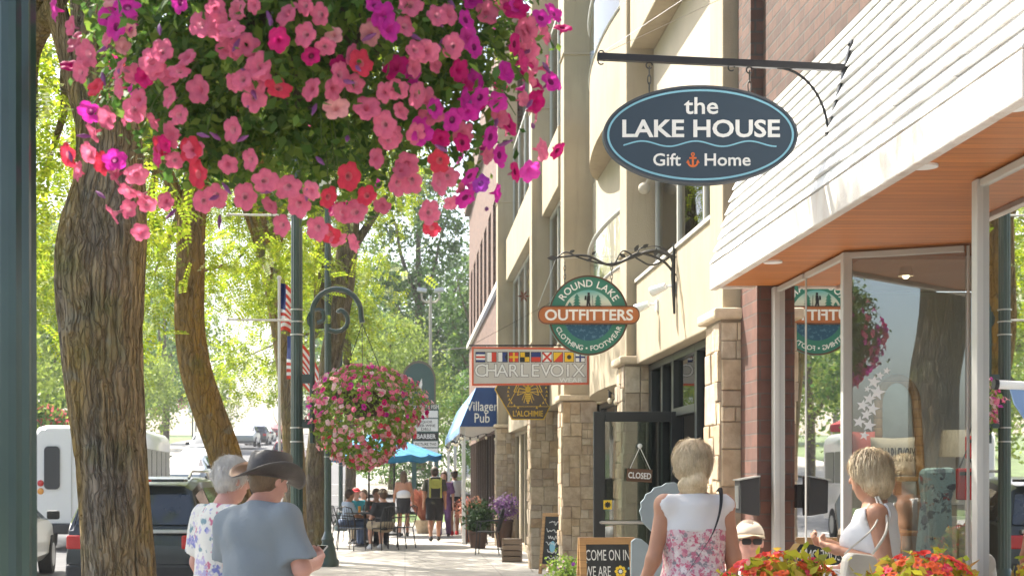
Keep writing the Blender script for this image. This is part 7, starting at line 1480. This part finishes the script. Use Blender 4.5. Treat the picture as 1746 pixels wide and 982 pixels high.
o = thing('overhead_cable', 'thin black cable crossing from the brick building corner towards the corner trees', 'cable', P(805, 593, 50)); s = MB(); s.tube([P(845, 588, 45), P(760, 596, 60), P(690, 597, 70), P(590, 600, 78)], .018, 5); s.build('cable', K['ink'], o)
# flags on the kerb
FS = [K['white'], K['flagred'], K['flagblue']]
def flag(label, px0, py0, d, fly, hoist, dirv, drop, pole, canton=True, seed=0):
    o = thing('flag', label, 'flag', P(px0, 955, d), 0, 'flags along the kerb'); a = P(px0, py0, d); pl = MB(); pl.tube([P(px0 - 1, 955, d) * 1.0, P(px0 - 2, py0 - 6, d)], .018, 8); pl.sphere(P(px0 - 2, py0 - 8, d), .03, 8)
    if pole: pl.build('pole', K['offwhite'], o, smooth=50)
    s = MB(); n, m = 26, 20; dv = Vector(dirv)
    pt = lambda u, v: a + dv * (fly * u) + Vector((0, 0, -1)) * (hoist * v + drop * u * u + .06 * u * math.sin(v * 5)) + Vector((0, 1, 0)) * (.05 * math.sin(u * 9 + v * 2 + seed) + .03 * math.sin(v * 7))
    V = [pt(i / m, j / n) for j in range(n + 1) for i in range(m + 1)]; s.v = [tuple(v) for v in V]
    for j in range(n):
        for i in range(m):
            stripe = (j * 13 // n) % 2; s.f.append((j * (m + 1) + i, j * (m + 1) + i + 1, (j + 1) * (m + 1) + i + 1, (j + 1) * (m + 1) + i)); s.mi.append(2 if canton and j < n * 7 / 13 and i < m * .4 else (0 if stripe else 1))
    s.build('cloth', FS, o, smooth=60)
flag('limp American flag on a white pole left of the lamp post with banner rods', 478, 482, 17.2, .16, .56, (1, .3, 0), .12, True)
flag('American flag drooping behind the lamp post above the second flower basket', 489, 572, 18.5, .40, .55, (1, .2, 0), .42, False, True, 2)
d = 100; o = thing('street_sign', 'white rectangular sign on a pole beyond the bending trunk', 'sign', (PX(328, d), d, prof(d))); s = MB(); s.plate(P(328, 690, d), UX, UZ, rect(-.28, .28, -.55, .5), -.02, .02); s.build('panel', K['white'], o); s = MB(); s.tube([(PX(328, d), d + .05, prof(d) - .2), (PX(328, d), d + .05, PZ(665, d))], .05, 8); s.build('pole', K['green_metal'], o)
for i, (px, py, d) in enumerate(((268, 700, 118), (316, 688, 104))):
    x, z = PX(px, d), PZ(py, d); o = thing('far_flower_basket', ('small pink flower basket far up the street, left one', 'small pink flower basket far up the street, nearest the white sign')[i], 'flower basket', (x, d, z), 0, 'far flower baskets'); p = clump_pts([((0, 0, 0), (.6, .5, .45))], 420, 30, .1, .6); b_ = MB()
    V, Fq = leaves(p[:150], .12); link_mesh('foliage', np_mesh('foliage', V, Fq, K['petleaf2'], False), o, True); V, Fq = leaves(p[150:], .13); q_ = link_mesh('blossoms', np_mesh('blossoms', V, Fq, PET['h'][0], False), o, True); q_['kind'] = 'stuff'
    s = MB(); s.tube([(.75, 0, prof(d) - z), (.75, 0, .9), (.6, 0, 1.05), (0, 0, 1.0), (0, 0, .4)], .05, 7); s.build('post', K['green_metal'], o, local=True)
d = 62; o = thing('market_tent', 'red canopy tent beyond the bus at the left edge', 'tent', (PX(84, d), d, prof(d) - .02)); x = PX(84, d); zt = PZ(708, d); s = MB(); s.add([(x - 1.6, d - 1.5, zt - .35), (x + 1.6, d - 1.5, zt - .35), (x + 1.6, d + 1.5, zt - .35), (x - 1.6, d + 1.5, zt - .35), (x, d, zt + .5)] + [(x + a * 1.6, d + b_ * 1.5, zt - .65) for a, b_ in ((-1, -1), (1, -1), (1, 1), (-1, 1))], [(0, 1, 4), (1, 2, 4), (2, 3, 4), (3, 0, 4), (0, 5, 6, 1), (1, 6, 7, 2), (2, 7, 8, 3), (3, 8, 5, 0)]); s.build('canopy', K['red_cloth'], o)
for a in (-1, 1):
    for b_ in (-1, 1): s = MB(); s.tube([(x + a * 1.55, d + b_ * 1.45, prof(d) - .1), (x + a * 1.55, d + b_ * 1.45, zt - .4)], .03, 6); s.build('leg', K['offwhite'], o)
d = 74; o = thing('house', 'small white house just left of the flag sign, behind the corner trees', 'house', (PX(806, d), d, prof(d))); x = PX(806, d) ; z0 = prof(d); s = MB(); s.box(x - .55, x + 3, d, d + 5, z0 - .3, PZ(640, d)); s.build('wall', K['white'], o); s = MB(); s.add([(x - .8, d - .3, PZ(640, d)), (x + 3, d - .3, PZ(640, d)), (x + 3, d + 5.3, PZ(640, d)), (x - .8, d + 5.3, PZ(640, d)), (x + 1.2, d - .3, PZ(600, d)), (x + 1.2, d + 5.3, PZ(600, d))], [(0, 1, 4), (3, 5, 2), (0, 4, 5, 3), (1, 2, 5, 4), (0, 3, 2, 1)]); s.build('roof', K['stucco_d'], o); s = MB(); s.box(x - .3, x + .1, d - .04, d - .001, PZ(690, d), PZ(655, d)); s.build('window', K['carglass'], o)

# ---------------------------------------------------------------- goods behind the angled display window
def shelf(label, x0, x1, y0, y1, zs, m_='offwhite', h=None):
    o = thing('display_shelf', label, 'shelf', ((x0 + x1) / 2, (y0 + y1) / 2, .02)); h = h or zs[-1]
    for z in zs: s = MB(); s.box(x0, x1, y0, y1, z - .03, z); s.build('shelf_board', K[m_], o, bevel=.004)
    for x in (x0, x1):
        for y in (y0, y1): s = MB(); s.box(x - .02, x + .02, y - .02, y + .02, .02, h); s.build('leg', K[m_], o)
    return o
dS = 9.0; xa, xb = PX(1478, dS), PX(1572, dS); shelf('brown shelf with cushions in the shop window', xa, xb, dS, dS + .45, [.45, PZ(905, dS), PZ(812, dS)], 'pine')
K['linen'] = plain('linen', (.52, .48, .40), .9, 0, .08, 14, .002)
def cushion(label, px0, px1, py0, py1, d, txt=None, m_='linen'):
    w_, h = (px1 - px0) * d / F / 2, (py1 - py0) * d / F / 2; c = P((px0 + px1) / 2, (py0 + py1) / 2, d); o = thing('cushion', label, 'cushion', (c.x, d, c.z - h), 0, 'cushions in the shop window'); n = 16; V = []; Fq = []
    for sd in (-1, 1):
        b0 = len(V)
        for i in range(n + 1):
            for j in range(n + 1):
                u, v = 2 * i / n - 1, 2 * j / n - 1; t = .075 * ((1 - u ** 4) * (1 - v ** 4)) ** .6; k = 1 - .06 * (1 - abs(u * v)) ; V.append((u * w_ * k, sd * t, h + v * h * k))
        Fq += [(b0 + i * (n + 1) + j, b0 + (i + 1) * (n + 1) + j, b0 + (i + 1) * (n + 1) + j + 1, b0 + i * (n + 1) + j + 1)[::1 if sd < 0 else -1] for i in range(n) for j in range(n)]
    s = MB(); s.add(V, Fq); s.build('cover', K[m_], o, local=True, smooth=60)
    if txt: s = MB(); put_text(s, txt, (0, -.078, h * .75), UX, UZ, .12, .015, .001, width=w_ * 1.7); s.build('lettering', K['ink'], o, local=True)
cushion('linen cushion with dark lettering in the shop window', 1484, 1560, 745, 811, 9.12, 'CHARLEVOIX'); cushion('plain linen cushion on the lower shelf in the shop window', 1492, 1558, 842, 902, 9.15); cushion('dark red cushion leaning at the left of the window shelf', 1450, 1492, 735, 800, 9.35, None, 'coral')
K['dressblue'] = patmat('aqua_print', (.45, .66, .70), [(.10, .14, .2), (.42, .10, .12), (.2, .28, .34), (.6, .62, .6)], 13, .6)
d = 8.55; o = thing('printed_dress', 'pale aqua dress with dark print hanging in the shop window', 'dress', P(1600, 960, d)); pts = [(1570, 798), (1626, 796), (1628, 830), (1620, 850), (1622, 950), (1620, 1090), (1556, 1090), (1562, 950), (1572, 850), (1568, 820)]; s = MB(); s.plate((0, d, 0), UX, UZ, [(PX(a, d), PZ(b_, d)) for a, b_ in pts], -.05, .05); s.build('cloth', K['dressblue'], o, bevel=.03); s = MB(); s.tube([P(1598, 797, d), P(1598, 785, d), P(1602, 778, d)], .004, 5); s.tube([P(1598, 1085, d), (PX(1598, d), d, .03)], .015, 8); s.lathe((PX(1598, d), d, .02), [(.16, 0), (.15, .02), (.02, .03)], 16); s.build('stand', K['steel'], o)
d = 9.3; o = thing('table_lamp', 'lamp with a cream drum shade in the shop window', 'lamp', P(1633, 880, d)); c = P(1633, 779, d); s = MB(); s.lathe(c, [(.115, 0), (.095, .17), (.092, .17), (.112, 0)], 24, False); s.build('lamp_shade', K['linen'], o, smooth=50); s = MB(); s.tube([c + Vector((0, 0, .14)), P(1633, 876, d)], .014, 8); s.lathe(P(1633, 878, d), [(.07, 0), (.06, .02), (.015, .04)], 16); s.build('stem', K['offwhite'], o, smooth=50)
shelf('white side table in the shop window', PX(1615, 9.1), PX(1680, 9.1), 9.1, 9.5, [.4, PZ(880, 9.1)], 'offwhite')
for i, (a, e, y0, y1, lb) in enumerate(((1648, 1672, 743, 782, 'red purse with a black flap hanging in the shop window, upper'), (1632, 1664, 798, 852, 'red tote with black trim hanging in the shop window, lower'))):
    d = 9.0 - i * .05; o = thing('purse', lb, 'bag', P((a + e) / 2, y1, d), 0, 'red bags in the shop window'); s = MB(); s.plate((0, d, 0), UX, UZ, rrect(PX(a, d), PX(e, d), PZ(y1, d), PZ(y0, d), .012, 3), -.03, .03); s.build('body', K['red_cloth'], o, bevel=.008); s = MB(); s.plate((0, d - .031, 0), UX, UZ, rect(PX(a + 1, d), PX(e - 1, d), PZ(y0 + 12, d), PZ(y0 + 6, d)), 0, .004); s.build('trim', K['ink'], o); s = MB(); s.tube([(PX(a + 4, d), d, PZ(y0, d)), (PX((a + e) / 2, d), d, PZ(y0 - 30, d)), (PX(e - 4, d), d, PZ(y0, d))], .006, 5); s.build('strap', K['ink'], o)
d = 8.95; o = thing('gift_box', 'small grey box on the white side table', 'box', (PX(1628, 9.2), 9.25, PZ(880, 9.1))); s = MB(); s.box(-.06, .06, -.05, .05, .001, .07); s.build('box', K['stucco_d'], o, local=True, bevel=.004); s = MB(); s.box(-.063, .063, -.053, .053, .07, .085); s.build('lid', K['offwhite'], o, local=True)
d = 9.6; o = thing('arched_mirror', 'tan arched wooden frame leaning behind the cushions', 'mirror', P(1540, 900, d)); ax = [(1497, 980)] + [(1530 + 33 * math.cos(t), 690 - 45 * math.sin(t)) for t in [math.pi - k * math.pi / 14 for k in range(15)]] + [(1580, 980)]; s = MB(); s.tube([P(x_, y_, d) for x_, y_ in ax], .03, 8); s.build('frame', K['pine'], o, smooth=50); s = MB(); s.plate((0, d + .01, 0), UX, UZ, [(PX(x_, d), PZ(y_, d)) for x_, y_ in ax], -.008, .0); s.build('glass', K['steel'], o)
d = 5.8; o = thing('rolled_flag', 'pale blue cloth flag on a white rod with a black cap at the right edge', 'flag', P(1720, 655, d)); s = MB(); s.tube([P(1698, 655, d), P(1768, 659, d)], .018, 10); s.m = 1; s.tube([P(1694, 655, d), P(1701, 655.4, d)], .022, 10); s.build('rod', [K['white'], K['ink']], o, smooth=50); s = MB(); c = plain('pale_blue_flag', (.22, .33, .55), .85, 0, .08, 4, .002); s.plate((0, d, 0), UX, UZ, [(PX(a, d), PZ(b_, d)) for a, b_ in ((1722, 663), (1768, 664), (1768, 735), (1748, 716), (1730, 690))], -.006, .006); s.build('cloth', c, o)
# ---------------------------------------------------------------- thin summer haze over the street
b = MB(); b.box(-130, 130, -70, 420, -2.5, 60); hz = b.build('haze', bpy.data.materials.new('haze_air')); hz['kind'] = 'stuff'
hm = hz.data.materials[0]; hm.use_nodes = True; hnt = hm.node_tree; hnt.nodes.clear(); ho = hnt.nodes.new('ShaderNodeOutputMaterial'); hv = hnt.nodes.new('ShaderNodeVolumePrincipled'); hv.inputs['Color'].default_value = (.96, .97, 1, 1); hv.inputs['Density'].default_value = .0006; hv.inputs['Anisotropy'].default_value = .3
hnt.links.new(hv.outputs[0], ho.inputs['Volume'])
